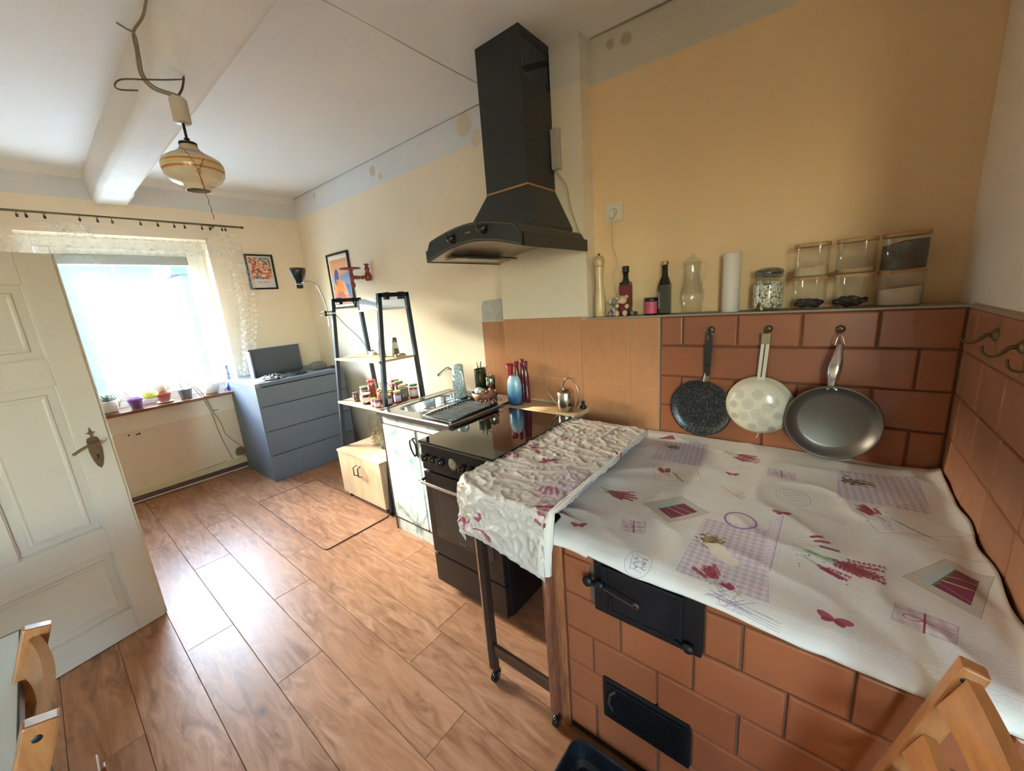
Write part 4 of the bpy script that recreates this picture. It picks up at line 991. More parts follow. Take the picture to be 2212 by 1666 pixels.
# folding trolley left of the stove --------------------------------------------------------
tr = thing('serving_trolley', 'narrow dark-framed folding trolley on casters between cooker and stove', 'trolley', (-.84, 1.3, 0))
m_twood = wood('trolley_wood', '#b98a66', '#8e6244', .45, axis='Z', rnd=.03); m_tdark = M('trolley_dark', '#1d1714', .4, var=.3, vs=25)
LX0, LX1, LY0, LY1 = -.945, -.655, .885, 1.70
for X in (LX0, LX1):
    for Y in (LY0, LY1):
        if Y == LY1: X = X-.05
        lg = B().box((X-.004, Y-.014, .065), (X+.024, Y+.014, .815), .003).build('leg', m_tdark if X < -.8 else wood('red_leg', '#8f5a3e', '#5e3524', .45, axis='Z', rnd=0), tr)
        b = B(); b.box((X-.010, Y-.015, .07), (X-.004, Y+.013, .815), .001); b.build('leg_facing', m_twood, lg) if X < -.8 else b.bm.free()
        b = B(); b.cyl((X+.01, Y, .05), (X+.01, Y, .075), .009, 10); b.tube(arc_pts((X+.01, Y+.004, .028), .022, -.3, 2.6, 8, 'YZ'), .006, 6); b.cyl((X+.001, Y, .0215), (X+.019, Y, .0215), .0215, 16); b.build('caster', M('caster_black', '#0b0c0e', .2, coat=.5), lg)
for Y in (LY0, LY1): B().box((LX0+.018, Y-.008, .139), (LX1, Y+.008, .184), .002).build('lower_rail', wood('rail_wood', '#5a3d2a', '#33231a', .45, axis='X', rnd=0), tr)
for X in (LX1,): B().box((X-.008, LY0+.014, .15), (X+.008, LY1-.014, .175), .002).build('side_rail', bpy.data.materials['rail_wood'], tr)
B().box((-1.035, .905, .815), (-.655, 1.745, .835), .003).build('top', m_twood, tr)
def side_cloth(u, v):
    s = -.030+u*.508; t = v*1.14      # s across, t from the back
    xl, xr = -1.083, -.645
    x = xl+s; fall_x = 0
    if s < .02: a = (.02-s); x = xl+.02-min(a, .012); fall_x = max(0, a-.006)
    if s > .448: fall_x += s-.448; x = xl+.448+.004*math.sin(t*20)
    L = 1.765-.893; Ls = L - .06*max(0, (.12-s)/.12)
    ad, fall = fold(t, Ls, .016, .3, .03)
    y = 1.765-ad
    P = Vector((x*7, y*7, fall*7)); cr = (1-abs(noise.noise(Vector((P.x*1.2+P.y*.6, P.y*2.4, P.z)))))**5*.0065+(1-abs(noise.noise(P*3.9+Vector((3, 1, 4)))))**5*.0042+noise.noise(P*7.3)*.002
    z = .8385+cr-fall-fall_x
    if fall > .016: y -= .006+cr*1.8+.008*math.sin(x*22+1)*min(1, fall/.12)
    x += noise.noise(P*.7)*.004
    if fall <= .016 and x < -.95: z -= 0
    return (x, y, z)
# hem lengths differ: left deeper
def side_cloth2(u, v):
    T = 1.02+.085*(.25+.75*u)+.012*math.sin(u*9); return side_cloth(u, v*T/1.14)
def side_uv(u, v): return (u*.78, 1-v*.86)
cc = B().grid(side_cloth2, 120, 260, uvf=side_uv).build('crumpled_cloth', m_oil2, None, fix=False, mods=(('solid', .0015, 1),))
tag(cc, 'crumpled floral oilcloth draped over the folding trolley', 'tablecloth')
def roll(u, v):
    a = 2*PI*u; t = v
    if t < .8: k = t/.8; c_ = Vector((-.636+.010*k, 1.72-(1.72-.905)*k, .842)); r = .0035+.006*k*k
    else:
        k = (t-.8)/.2; c_ = Vector((-.626-.020*k, .905-.034*math.sin(k*1.6), .842-.205*k*(.35+.65*k))); r = .0095+.017*math.sin(min(1, k*1.3)*PI/2)
    n_ = noise.noise(Vector((t*34, a*2, 0)))*.0022
    if t < .8: return (c_.x+math.cos(a)*(r+n_), c_.y, c_.z+math.sin(a)*(r*.7+n_))
    return (c_.x+math.cos(a)*(r+n_), c_.y-math.sin(a)*(r*.7+n_), c_.z+math.sin(a)*(r*.4)*(1-k))
rl = B().grid(roll, 16, 120).build('rolled_hem', M('cloth_backing', '#d2cbc0', .8, bump=.6, bs=160, var=.05), cc)
fl_ = B(); fl_._add([Vector(v) for v in ((-1.083, .985, .842), (-1.078, .945, .838), (-1.112, .955, .785), (-1.085, .93, .70), (-1.074, .915, .80))], [(0, 1, 4, 2), (2, 4, 3)])
fl_.build('turned_corner', M('cloth_corner', '#cfc4b6', .6), cc, mods=(('solid', .0012),))

# ================================================================== door, lamp, curtain
dr = struct(thing('door_1', None, None, (-2.635, .146, 0), math.atan2(-.981, .193)))
def dbox(name, lo, hi, bev=.002, mat=None, parent=None): return B().box(lo, hi, bev).build(name, mat or m_white, parent or dr, world=False)
DW, DH = .815, 1.842
for x0, x1 in ((0, .108), (DW-.108, DW)): dbox('stile', (x0, -.040, .006), (x1, 0, DH))
for z0, z1 in ((.006, .135), (.466, .585), (1.285, 1.400), (1.715, DH)): dbox('rail', (.108, -.039, z0), (DW-.108, -.0006, z1))
for z0, z1 in ((.585, 1.285), (1.400, 1.715)): dbox('mullion', (.370, -.039, z0), (.445, -.0006, z1))
for x0, x1, z0, z1 in ((.108, DW-.108, .135, .466), (.108, .370, .585, 1.285), (.445, DW-.108, .585, 1.285), (.108, .370, 1.400, 1.715), (.445, DW-.108, 1.400, 1.715)):
    b = B(); b.box((x0, -.034, z0), (x1, -.017, z1)); i = .047
    L = [[(x0+q, y, z0+q), (x1-q, y, z0+q), (x1-q, y, z1-q), (x0+q, y, z1-q)] for q, y in ((i-.012, -.017), (i-.008, -.009), (i, -.008), (i+.007, -.012), (i+.012, -.012))]
    V = [Vector(p) for l in L for p in l]; F = []
    for a in range(4):
        for k in range(4): k2 = (k+1) % 4; F.append((a*4+k, a*4+k2, a*4+4+k2, a*4+4+k))
    F.append((16, 17, 18, 19)); b._add(V, F)
    c_ = .010
    for (p, q) in (((x0, z0), (x1, z0)), ((x1, z0), (x1, z1)), ((x1, z1), (x0, z1)), ((x0, z1), (x0, z0))):
        b.bar((p[0], -.012, p[1]), (q[0], -.012, q[1]), .012, .012, up=(0, 1, 0), bev=.004)
    b.build('panel', m_white, dr, world=False)
dbox('edge_strip', (-.014, -.040, .006), (0, -.014, DH), .002, M('door_edge', '#cfc7b4', .6, bump=.4, bs=60))
m_dbr = M('door_brass', '#846e58', .4, metal=.8, var=.35, vs=60, bump=.3, bs=80)
b = B(); b.prism([(.0585+.021*math.sin(t)*(1 if t < 9 else 1), 0) for t in ()] or [(.036, 1.010), (.040, 1.022), (.052, 1.027), (.050, 1.040), (.038, 1.046), (.050, 1.050), (.0555, 1.072), (.061, 1.050), (.073, 1.046), (.061, 1.040), (.059, 1.027), (.073, 1.022), (.077, 1.010), (.079, .96), (.074, .915), (.066, .885), (.0565, .872), (.047, .885), (.039, .915), (.034, .96)], .0, .004, 'Y')
pl = b.build('escutcheon', m_dbr, dr, world=False)
b = B(); b.cyl((.056, .003, .993), (.056, .040, .993), .012, 14); b.tube(spline([(.050, .040, .995), (.075, .043, .999), (.105, .043, .990), (.128, .042, .978), (.139, .040, .972)], 6), [.009]*6+[.0085]*6+[.0085]*6+[.009]*6+[.006], 8, flat=.7); b.build('lever', m_dbr, pl, world=False)
b = B(); b.cyl((.056, .004, .935), (.056, .0052, .935), .0052, 10); b.box((.0535, .0038, .918), (.0585, .0052, .934)); b.build('keyhole', m_blackp, pl, world=False)
b = B(); b.bar((.03, .010, 1.0), (.016, .016, 1.006), .006, .006); b.cyl((.02, .0, 1.0), (.02, .014, 1.0), .005, 8); b.build('latch_knob', m_dbr, dr, world=False)
b = B(); b.cyl((.05, -.04, .985), (.05, -.085, .985), .009, 12); b.tube(spline([(.05, -.085, .985), (.02, -.09, .987), (-.035, -.088, .987)], 6), .009, 10); b.build('far_handle', M('handle_white', '#d9d7cf', .35), dr, world=False)
dk = B(); dk.grid(lambda u, v: (.28+.09*u, .012+.004*math.sin(u*9)-(.03 if v < .12 else 0), 1.90-.05*0-(v*.20)-.01*math.sin(u*5)) , 8, 10)
cap = thing('navy_cap', 'dark navy cap resting on the top edge of the open door', 'cap', (-2.60, -.03, 1.842))
b = B(); b.lathe([(.085, 0), (.088, .01), (.083, .045), (.062, .078), (.03, .092), (0, .095)], (-2.600, -.030-.0, 1.8425), 20, sx=.9, sy=1.1); b.build('crown', M('navy_cloth', '#1c2740', .8), cap)
b = B(); b.lathe([(.0, .004), (.06, .003), (.10, .0), (.10, .003), (.06, .007), (0, .008)], (-2.585, -.115, 1.845), 20, sx=.8); b.build('peak', bpy.data.materials['navy_cloth'], cap)
cap.location.x, cap.location.y = cap.location.x-.004, -.16
tag(cap, None)

# ceiling lamp -----------------------------------------------------------
lp = thing('pendant_lamp', 'hanging glass lamp with orange-brown stripes on the ceiling beam', 'lamp', (-2.21, .617, 2.07))
LX, LY = -2.21, .617
b = B(); b.tube(spline([(-2.20, .655, 2.528), (-2.203, .652, 2.505), (-2.205, .640, 2.47), (-2.209, .625, 2.445), (-2.21, .618, 2.43)], 5), .004, 6); b.tube(arc_pts((-2.20, .655, 2.517), .008, 0, PI*1.6, 8, 'XZ'), .0025, 5); b.build('hook_wire', M('rusty_wire', '#5a463a', .6, metal=.4), lp)
b = B(); b.lathe([(0, .0), (.027, 0), (.031, .004), (.031, .088), (.028, .093), (.012, .094), (0, .094)], (LX, LY, 2.336), 24); b.build('ceiling_cup', M('cup_plastic', '#cdbfac', .5), lp)
b = B(); b.cyl((LX, LY, 2.255), (LX, LY, 2.34), .0052, 10); b.lathe([(0, 0), (.010, 0), (.011, .005), (.006, .009), (0, .009)], (LX, LY, 2.272), 12); b.build('rod', m_blackp, lp)
def lamp_mat():
    m, t, p = base_mat('striped_opal_glass'); sp = t.new('SeparateXYZ'); t.link(t.coord(), sp.inputs[0]); z = sp.outputs[2]   # local z, 0 at the bottom
    c = t.ramp(t.math('MULTIPLY', t.math('ADD', z, 0), 5.), ((.0, lin('#d9cdb2')), (.34, lin('#d9cdb2')), (.345, lin('#c2803c')), (.385, lin('#c2803c')), (.39, lin('#d9c9a2')), (.43, lin('#d9c9a2')), (.435, lin('#8a7a5c')), (.442, lin('#d9c49a')), (.475, lin('#d9c49a')), (.48, lin('#c98a44')), (.52, lin('#c98a44')), (.525, lin('#cfc1a6')), (1., lin('#b9aa8c'))))
    t.link(c, p.inputs['Base Color']); p.inputs['Roughness'].default_value = .16; p.inputs['Coat Weight'].default_value = .4
    p.inputs['Subsurface Weight'].default_value = .15; return m
b = B(); b.lathe([(.043, .0), (.046, .002), (.046, .018), (.052, .024), (.078, .030), (.095, .042), (.108, .062), (.113, .085), (.112, .102), (.104, .118), (.085, .132), (.060, .146), (.040, .160), (.032, .176), (.030, .184)], (0, 0, 0), 40)
shd = b.build('shade', lamp_mat(), lp, world=False)
b = B(); b.lathe([(0, .180), (.033, .180), (.033, .190), (.010, .194), (0, .194)], (0, 0, 0), 20); b.build('collar', m_blackp, lp, world=False)
b = B(); pc = spline([(.052, -.045, .152), (.088, -.040, .128), (.110, -.032, .098), (.112, -.024, .075), (.106, -.014, .035), (.085, .000, -.03), (.060, .012, -.08), (.040, .022, -.122)], 8); pc2 = spline([(.062, .020, .150), (.095, .018, .122), (.113, .008, .095), (.113, -.006, .070), (.106, -.012, .040), (.086, .001, -.028)], 8)
for k_, pth in enumerate((pc, pc2)): b.tube([p + Vector((.0012*math.cos(i*1.2+k_*PI), .0022*math.sin(i*1.2+k_*PI), 0)) for i, p in enumerate(pth)], .0013, 4)
b.build('red_cord', M('red_thread', '#8c3f30', .7), lp, world=False)
# electric cables clipped to the beam
cb_ = thing('ceiling_cable', 'grey-brown twin cable running along the ceiling beam to the lamp', 'cable', (-2.25, .56, 2.5))
m_cab = M('old_cable', '#8a7a64', .6, var=.3, vs=40)
B().tube(spline([(-1.75, .553, 2.72), (-1.95, .548, 2.70), (-2.12, .546, 2.66), (-2.235, .530, 2.645), (-2.24, .525, 2.58), (-2.24, .520, 2.50), (-2.235, .545, 2.455), (-2.215, .600, 2.437)], 8), .0048, 7).build('cable', m_cab, cb_)
B().tube(spline([(-2.25, .487, 2.665), (-2.24, .51, 2.65), (-2.235, .532, 2.635), (-2.243, .532, 2.56), (-2.243, .530, 2.50), (-2.23, .555, 2.460), (-2.205, .615, 2.442), (-2.20, .640, 2.425)], 8), .0036, 6).build('cable', m_cab, cb_)
B().tube(spline([(-2.20, .650, 2.508), (-2.215, .60, 2.495), (-2.235, .53, 2.480), (-2.255, .46, 2.465), (-2.26, .435, 2.440), (-2.255, .445, 2.425), (-2.245, .50, 2.435)], 8), .0028, 6).build('bare_wire', M('green_wire', '#4f5040', .6), cb_)

# curtain ----------------------------------------------------------------------
def lace_image():
    c = Canvas(0, 0, 1, 1, 512, '#000000'); rr_ = random.Random(4); W_ = '#ffffff'
    for ox in (-1, 0, 1):
        for oy in (-1, 0, 1):
            for (x, y, s, a) in ((.25, .25, .16, .2), (.75, .3, .13, 2.0), (.3, .75, .14, 3.9), (.75, .78, .15, 1.2)):
                X_, Y_ = x+ox, y+oy
                if not (-.3 < X_ < 1.3 and -.3 < Y_ < 1.3): continue
                for k in range(2):
                    pts = [(X_+s*(1-t)*math.cos(a+k*PI+t*7), Y_+s*(1-t)*math.sin(a+k*PI+t*7)) for t in [i/26 for i in range(22)]]; c.line(pts, .022, W_)
                for k in range(5): aa = a+2*PI*k/5; c.ell((X_+s*.95*math.cos(aa), Y_+s*.95*math.sin(aa)), s*.30, s*.15, W_, .9, aa, 12)
            for k in range(6): aa = 2*PI*k/6; c.ell((.5+ox+.07*math.cos(aa), .52+oy+.07*math.sin(aa)), .05, .026, W_, .9, aa, 12)
    X_, Y_ = np.meshgrid(np.arange(c.W), np.arange(c.H)); mesh_ = (((X_//4+Y_//4) % 2) == 0)*.22
    c.a = np.maximum(c.a, mesh_[..., None].astype(np.float32)); im = c.image('lace_pattern'); im.colorspace_settings.name = 'Non-Color'; return im
def lace_mat():
    m = bpy.data.materials.new('lace'); m.use_nodes = True; t = NT(m); t.n.remove(t.n['Principled BSDF']); out = t.n['Material Output']
    uv = t.coord('UV'); sp = t.new('SeparateXYZ'); t.link(uv, sp.inputs[0]); u, v = sp.outputs[0], sp.outputs[1]   # metres: u along the rod, v down
    tx = t.new('TexImage'); tx.image = lace_image(); t.link(t.mapping(uv, (8.5, 8.5, 8.5)), tx.inputs[0])
    tx2 = t.new('TexImage'); tx2.image = tx.image; t.link(t.mapping(uv, (16, 16, 16), (.3, .1, 0)), tx2.inputs[0])
    # border bands: near the top, a hanging column, the lower hem, and the gathered right side
    bt = t.math('MULTIPLY', t.step(v, .10, .008), t.math('SUBTRACT', 1., t.step(v, .24, .01)))
    bl = t.math('MULTIPLY', t.step(u, .60, .01), t.math('SUBTRACT', 1., t.step(u, .80, .01)))
    bh = t.step(v, 1.28, .01); bg_ = t.step(u, 1.62, .02)
    band = t.math('MAXIMUM', t.math('MAXIMUM', bt, bl), t.math('MAXIMUM', bh, bg_))
    pat = t.math('ADD', t.math('MULTIPLY', t.math('MULTIPLY', band, tx.outputs[0]), .42), t.math('MULTIPLY', tx2.outputs[0], .07))
    f = t.math('ADD', pat, .05, clamp=True)
    tr_ = t.new('BsdfTransparent'); df = t.new('BsdfDiffuse'); df.inputs[0].default_value = lin('#e6e8e6'); tl = t.new('BsdfTranslucent'); tl.inputs[0].default_value = lin('#e6e8e6')
    mx = t.new('MixShader'); mx.inputs[0].default_value = .10; t.link(df.outputs[0], mx.inputs[1]); t.link(tl.outputs[0], mx.inputs[2])
    m2 = t.new('MixShader'); t.link(f, m2.inputs[0]); t.link(tr_.outputs[0], m2.inputs[1]); t.link(mx.outputs[0], m2.inputs[2]); t.link(m2.outputs[0], out.inputs[0]); return m
def curtain(u, v):
    s = u*1.90                                       # fabric length along the rod
    ytop = -.30 + (s*1.02 if s < 1.55 else 1.581+(s-1.55)*.62)
    g = max(0, (s-1.50)/.40)
    L = 1.40 + .10*g
    z = 2.335 - v*min(L, 1.385 if ytop > 1.1 else L) - .010*abs(math.sin(ytop*PI*5.2))*(1-v)
    amp = .006+.006*v + .030*min(1, g*2)*(.3+.7*v)
    x = -4.572 + amp*math.sin(s*(26 if g <= 0 else 44)+v*1.2) + .005*noise.noise(Vector((s*4, v*3, 0)))
    y = ytop - g*.10*v*v*1.4 + g*.16*math.sin(v*PI)*.6
    return (x, y, z)
ct = B().grid(curtain, 190, 40, uvf=lambda u, v: (u*1.90, v*(1.40+.1*max(0, (u*1.9-1.5)/.4)))).build('lace_curtain', lace_mat(), None, fix=False)
tag(ct, 'sheer white lace curtain hanging in front of the sunlit window', 'curtain')
rd = thing('curtain_rod', 'thin antique-brass curtain rod above the window', 'curtain rod', (-4.56, .6, 2.383))
m_rod = M('rod_brass', '#6f6244', .35, metal=.8)
B().cyl((-4.56, -.38, 2.381), (-4.56, 1.545, 2.385), .0085, 12).build('rod', m_rod, rd)
b = B(); b.lathe([(0, 0), (.011, 0), (.011, .006), (.007, .009), (.012, .016), (.010, .024), (0, .026)], (-4.56, 1.545, 2.385), 14, 'Y'); b.build('finial', m_rod, rd)
for yy in (-.2, 1.325): b = B(); b.bar((-4.66, yy, 2.375), (-4.575, yy, 2.372), .012, .008); b.tube(arc_pts((-4.56, yy, 2.383), .012, PI, 2*PI, 8, 'XZ'), .003, 5); b.build('bracket', m_rod, rd)
RY = [-.1, .02, .152, .195, .282, .459, .556, .639, .809, .92, 1.031, 1.104, 1.231, 1.292, 1.387, 1.414]
ORD = ['first', 'second', 'third', 'fourth', 'fifth', 'sixth', 'seventh', 'eighth', 'ninth', 'tenth', 'eleventh', 'twelfth', 'thirteenth', 'fourteenth', 'fifteenth', 'sixteenth']
r0 = None
for i, yy in enumerate(RY):
    if r0 is None:
        r0 = thing('curtain_ring', None, 'curtain ring', (-4.56, yy, 2.383)); rg = B().tube([(.0135*math.cos(a), 0, -.006+.0135*math.sin(a)) for a in [2*PI*k/16 for k in range(16)]], .0022, 5, closed=True).build('ring', m_rod, r0, world=False)
        bb = B(); bb.box((-.004, -.007, -.045), (.004, .007, -.022), .001); cl_ = bb.build('clip', M('clip_dark', '#3a3127', .5), r0, world=False); r_ = r0
    else:
        r_ = r0.copy(); COL.objects.link(r_); r_.location = (-4.56, yy, 2.383)
        for chd in (rg, cl_): q_ = chd.copy(); COL.objects.link(q_); q_.parent = r_
    n_ = len(RY)-i
    r_.rotation_euler = (.0, 0, random.uniform(-.5, .5))
    tag(r_, 'brass curtain ring with clip, %s from the right end of the rod' % ORD[n_-1], 'curtain ring', 'curtain rings on the rod')

# ================================================================== windowsill plants
m_soil = M('soil', '#3a2c22', .95, bump=.5, bs=120)
def pot(name, label, x, y, z, prof, mat, grp='plants on the windowsill', seg=28, soil=.8, sx=1):
    t = thing(name, label, 'potted plant', (x, y, z), group=grp)
    B().lathe(prof, (x, y, z), seg).build('pot', mat, t)
    r = prof[-3][0]; zz = prof[-3][1]
    B().lathe([(0, .004), (r*.9, 0)], (x, y, z+zz*soil), 16).build('soil', m_soil, t)
    return t
def leaf(b, base, d, L, w_, curve=.3, n=5, fold_=.25):
    d = Vector(d).normalized(); side = d.cross(Vector((0, 0, 1))); side = side.normalized() if side.length > .01 else Vector((1, 0, 0)); p = Vector(base); V = []
    for i in range(n+1):
        t = i/n; ww = w_*math.sin(PI*min(1, .12+t*.88))**.7*(1 if t < 1 else 0)
        up = side.cross(d); V += [p - side*ww + up*ww*fold_, p - up*.0, p + side*ww + up*ww*fold_]
        p = p + d*(L/n); d = (d + Vector((0, 0, -curve/n))).normalized()
    F = []
    for i in range(n):
        for k in range(2): F.append((i*3+k, i*3+k+1, i*3+k+4, i*3+k+3))
    b._add(V, F, True)
SX, SZ = -4.655, .8235
m_succ = M('succulent_green', '#4f6a58', .5, var=.2, vs=30); m_yel = M('yellow_leaf', '#c9cf5a', .5, var=.15, vs=20); m_stem = M('dry_stem', '#8a7358', .7)
p1 = pot('potted_succulent', 'spiky dark green succulent in a white pot, nearest the open door', SX, .315, SZ, [(0, 0), (.040, 0), (.050, .015), (.054, .09), (.055, .105), (.050, .105), (.048, .09)], M('pot_white', '#dedcd4', .4))
b = B(); rr_ = random.Random(2)
for k in range(22):
    a = k*2.4; el = .25+.95*(k/22); leaf(b, (SX+.008*math.cos(a), .315+.008*math.sin(a), SZ+.09), (math.cos(a)*math.cos(el), math.sin(a)*math.cos(el), math.sin(el)), .075, .012, -.3)
b.build('leaves', m_succ, p1, mods=(('solid', .004),))
p2 = pot('potted_plant', 'wilting plant in a purple pot on the windowsill', SX+.01, .475, SZ, [(0, 0), (.036, 0), (.046, .062), (.052, .064), (.053, .092), (.048, .092), (.046, .085)], M('pot_purple', '#7d4fa0', .35))
b = B()
for q in (((SX, .45, SZ+.085), (SX+.02, .41, SZ+.12), (SX+.03, .375, SZ+.14)), ((SX, .455, SZ+.085), (SX+.03, .40, SZ+.10), (SX+.04, .38, SZ+.085)), ((SX, .46, SZ+.085), (SX, .43, SZ+.14), (SX, .415, SZ+.18))): b.tube(spline(q, 5), .0032, 6)
b.build('stems', m_stem, p2)
b = B(); leaf(b, (SX, .415, SZ+.175), (0, -.6, .5), .05, .014, .5); leaf(b, (SX, .418, SZ+.18), (0, .5, .6), .045, .014, .5); leaf(b, (SX+.03, .376, SZ+.14), (.2, -.8, .1), .06, .012, .8); leaf(b, (SX+.04, .38, SZ+.09), (.1, -.2, -.9), .06, .010, .3); b.build('leaves', m_yel, p2, mods=(('solid', .0012),))
p3 = pot('potted_jade', 'bushy reddish-green plant in a terracotta pot on a white saucer', SX, .668, SZ+.012, [(0, 0), (.036, 0), (.048, .052), (.054, .054), (.055, .080), (.050, .080), (.048, .07)], M('pot_terracotta', '#a9583a', .6, var=.1, vs=20))
B().lathe([(0, 0), (.045, 0), (.060, .008), (.061, .012), (.056, .012), (.042, .005), (0, .005)], (SX, .668, SZ), 28).build('saucer', M('saucer_white', '#e4e0d8', .4), p3)
b = B(); b2 = B(); tips = []
for k in range(26):
    a = k*2.4; r = .02+.045*rr_.random(); h_ = .03+.085*rr_.random(); p0 = (SX+.012*math.cos(a), .668+.015*math.sin(a), SZ+.08); pm = (SX+r*.5*math.cos(a), .668+r*.7*math.sin(a), SZ+.09+h_*.4); pe = (SX+r*math.cos(a)*.8, .668+r*1.3*math.sin(a), SZ+.09+h_)
    b.tube(spline((p0, pm, pe), 3), .002, 5); tips.append(pe)
    for j in range(4): aa = rr_.random()*6.28; leaf(b2, pe if j < 2 else pm, (math.cos(aa), math.sin(aa), .7), .018, .0055, 0, 3)
b.build('stems', M('red_stem', '#a8593c', .6), p3); b2.build('leaves', M('jade_leaf', '#8a9a4e', .5, var=.3, vs=40), p3, mods=(('solid', .0015),))
p4 = pot('potted_vine', 'small square grey pot with thin trailing stems on the windowsill', SX-.01, .825, SZ, [(0, 0), (.040, 0), (.056, .085), (.058, .088), (.054, .088), (.05, .08), (.048, .078)], M('pot_grey', '#7d8794', .5), seg=4)
b = B()
for q in ([(SX, .80, SZ+.08), (SX+.02, .815, SZ+.145), (SX+.06, .86, SZ+.12), (SX+.10, .90, SZ+.03), (SX+.125, .92, SZ-.03), (XW+.03, .975, .62), (XW+.012, 1.0, .40), (XW+.012, 1.045, .16), (XW+.02, 1.06, .12)],
          [(SX, .82, SZ+.08), (SX+.02, .80, SZ+.16), (SX+.07, .88, SZ+.11), (SX+.11, .93, SZ+.01), (XW+.03, .985, .66), (XW+.012, 1.03, .52), (XW+.012, 1.045, .40), (XW+.012, 1.10, .30), (XW+.012, 1.16, .22), (XW+.02, 1.19, .17)]): b.tube(spline(q, 8), .0028, 5)
b.tube(spline([(SX, .81, SZ+.08), (SX, .80, SZ+.15), (SX+.01, .86, SZ+.135), (SX, .94, SZ+.12), (SX, .985, SZ+.115)], 6), .0022, 5); b.tube(spline([(SX, .81, SZ+.08), (SX, .79, SZ+.14), (SX, .77, SZ+.18)], 6), .002, 5)
b.build('stems', m_stem, p4)
b = B(); leaf(b, (SX, .77, SZ+.175), (0, -.4, .8), .035, .009); leaf(b, (SX, .79, SZ+.15), (.3, -.7, .3), .03, .008); b.build('leaves', m_yel, p4, mods=(('solid', .001),))
p5 = pot('potted_seedling', 'wide round white bowl pot, rightmost of the windowsill pots', SX, 1.022, SZ, [(0, 0), (.045, 0), (.058, .02), (.068, .06), (.070, .105), (.066, .105), (.062, .095)], M('pot_bowl', '#dfe3e2', .3), soil=.93)
b = B()
for k in range(9): a = k*.7; b.ball((SX+.04*math.cos(a), 1.022+.04*math.sin(a), SZ+.103), (.008, .008, .004), 6, 4)
b.build('pebbles', M('pebble_brown', '#6b5b3f', .9), p5)
vs_ = thing('glass_vase', 'deep blue glass vase at the right end of the windowsill', 'vase', (SX-.03, 1.195, SZ))
def col_glass(name, h, k=.6):
    m = glass(name, h, k, .03); return m
B().lathe([(0, .002), (.058, 0), (.060, .008), (.050, .035), (.030, .085), (.018, .14), (.014, .20), (.016, .235), (.020, .242)], (SX-.03, 1.195, SZ), 28).build('body', M('cobalt_glass', '#1e4fb4', .08, coat=.6, alpha=1), vs_)
bpy.data.materials['cobalt_glass'].node_tree.nodes['Principled BSDF'].inputs['Transmission Weight'].default_value = .45
sd2 = thing('yellow_leaf_plant', 'yellow-leaved plant in a pale flat box behind the terracotta pot', 'potted plant', (SX-.09, .60, SZ), group='plants on the windowsill')
B().box((SX-.13, .50, SZ), (SX-.08, .70, SZ+.045), .003).build('planter', M('planter_pale', '#cfd4d2', .5), sd2)
b = B()
for k in range(9): a = rr_.random()*6.28; leaf(b, (SX-.10, .56+.012*k, SZ+.045), (.4*math.cos(a), .5*math.sin(a), 1), .09, .02, .4)
b.build('leaves', m_yel, sd2, mods=(('solid', .001),))
vl = tag(B().tube([(XW+.002, .99, .655), (XW+.02, .99, .655), (XW+.022, 1.035, .655)], .003, 5).build('wall_nail', M('nail', '#4a3a2a', .5), None), 'small bent nail in the wall under the windowsill', 'nail')

# on the chest ---------------------------------------------------------------
CZ = .939
t = thing('computer_monitor', 'dark grey flat monitor-like panel standing upright on the chest by the window wall', 'monitor', (-4.5, 1.55, CZ))
B().box((-4.42, 1.32, CZ), (-4.395, 1.80, CZ+.27), .006, Matrix.Translation(Vector((0, 0, 0)))).build('screen', M('panel_grey', '#4a5058', .45, bump=.2, bs=200), t)
B().box((-4.40, 1.30, CZ), (-4.30, 1.315, CZ+.255), .004).build('side_flap', M('panel_pale', '#767c83', .5), t)
def crumple(name, label, cat, c, r, mat, seed):
    b = B(); rr_ = random.Random(seed)
    def fn(u, v):
        a = 2*PI*u; q = v; n_ = noise.noise(Vector((math.cos(a)*2+seed, math.sin(a)*2, q*3)))
        rad = 1+.35*n_; return (c[0]+r[0]*q*rad*math.cos(a), c[1]+r[1]*q*rad*math.sin(a), c[2]+.003+r[2]*(1-q**2)*(.55+.8*abs(noise.noise(Vector((q*6*math.cos(a)+seed, q*6*math.sin(a), 1.3))))))
    b.grid(fn, 40, 16); o = b.build(name, mat, None, mods=(('solid', .001),)); return tag(o, label, cat)
def stripes(name, c1, c2, sc):
    m, t_, p = base_mat(name); n = t_.noise(t_.coord(), sc, 2); t_.link(t_.ramp(n, ((.45, lin(c1)), (.5, lin(c2)), (.56, lin(c1)))), p.inputs['Base Color']); p.inputs['Roughness'].default_value = .9; return m
crumple('patterned_scarf', 'crumpled black-and-white patterned cloth on the grey chest', 'cloth', (-4.05, 1.36, CZ), (.12, .13, .045), stripes('cloth_bw', '#202126', '#c9cacd', 22), 3)
crumple('folded_paper', 'white paper sheet at the front left corner of the grey chest', 'paper', (-4.02, 1.23, CZ), (.10, .05, .012), M('paper_white', '#d3d6da', .8), 8)
crumple('dark_cloth', 'dark tangled cloth heap on the middle of the grey chest', 'cloth', (-4.06, 1.58, CZ), (.09, .11, .03), M('cloth_dark', '#23252b', .9), 5)
t = thing('grey_cap', 'grey cap lying on the back right of the grey chest', 'cap', (-4.2, 1.86, CZ))
b = B(); b.lathe([(.085, 0), (.088, .012), (.075, .045), (.045, .068), (0, .074)], (-4.20, 1.87, CZ), 20); b.build('crown', M('cap_grey', '#6a6459', .9), t)
b = B(); b.lathe([(0, .0), (.09, .0), (.09, .004), (0, .006)], (-4.10, 1.86, CZ), 18, sx=.6); b.build('peak', M('cap_peak', '#3b3a38', .9), t)
t = thing('charging_box', 'small dark flat box at the right rear of the grey chest', 'box', (-4.0, 1.94, CZ))
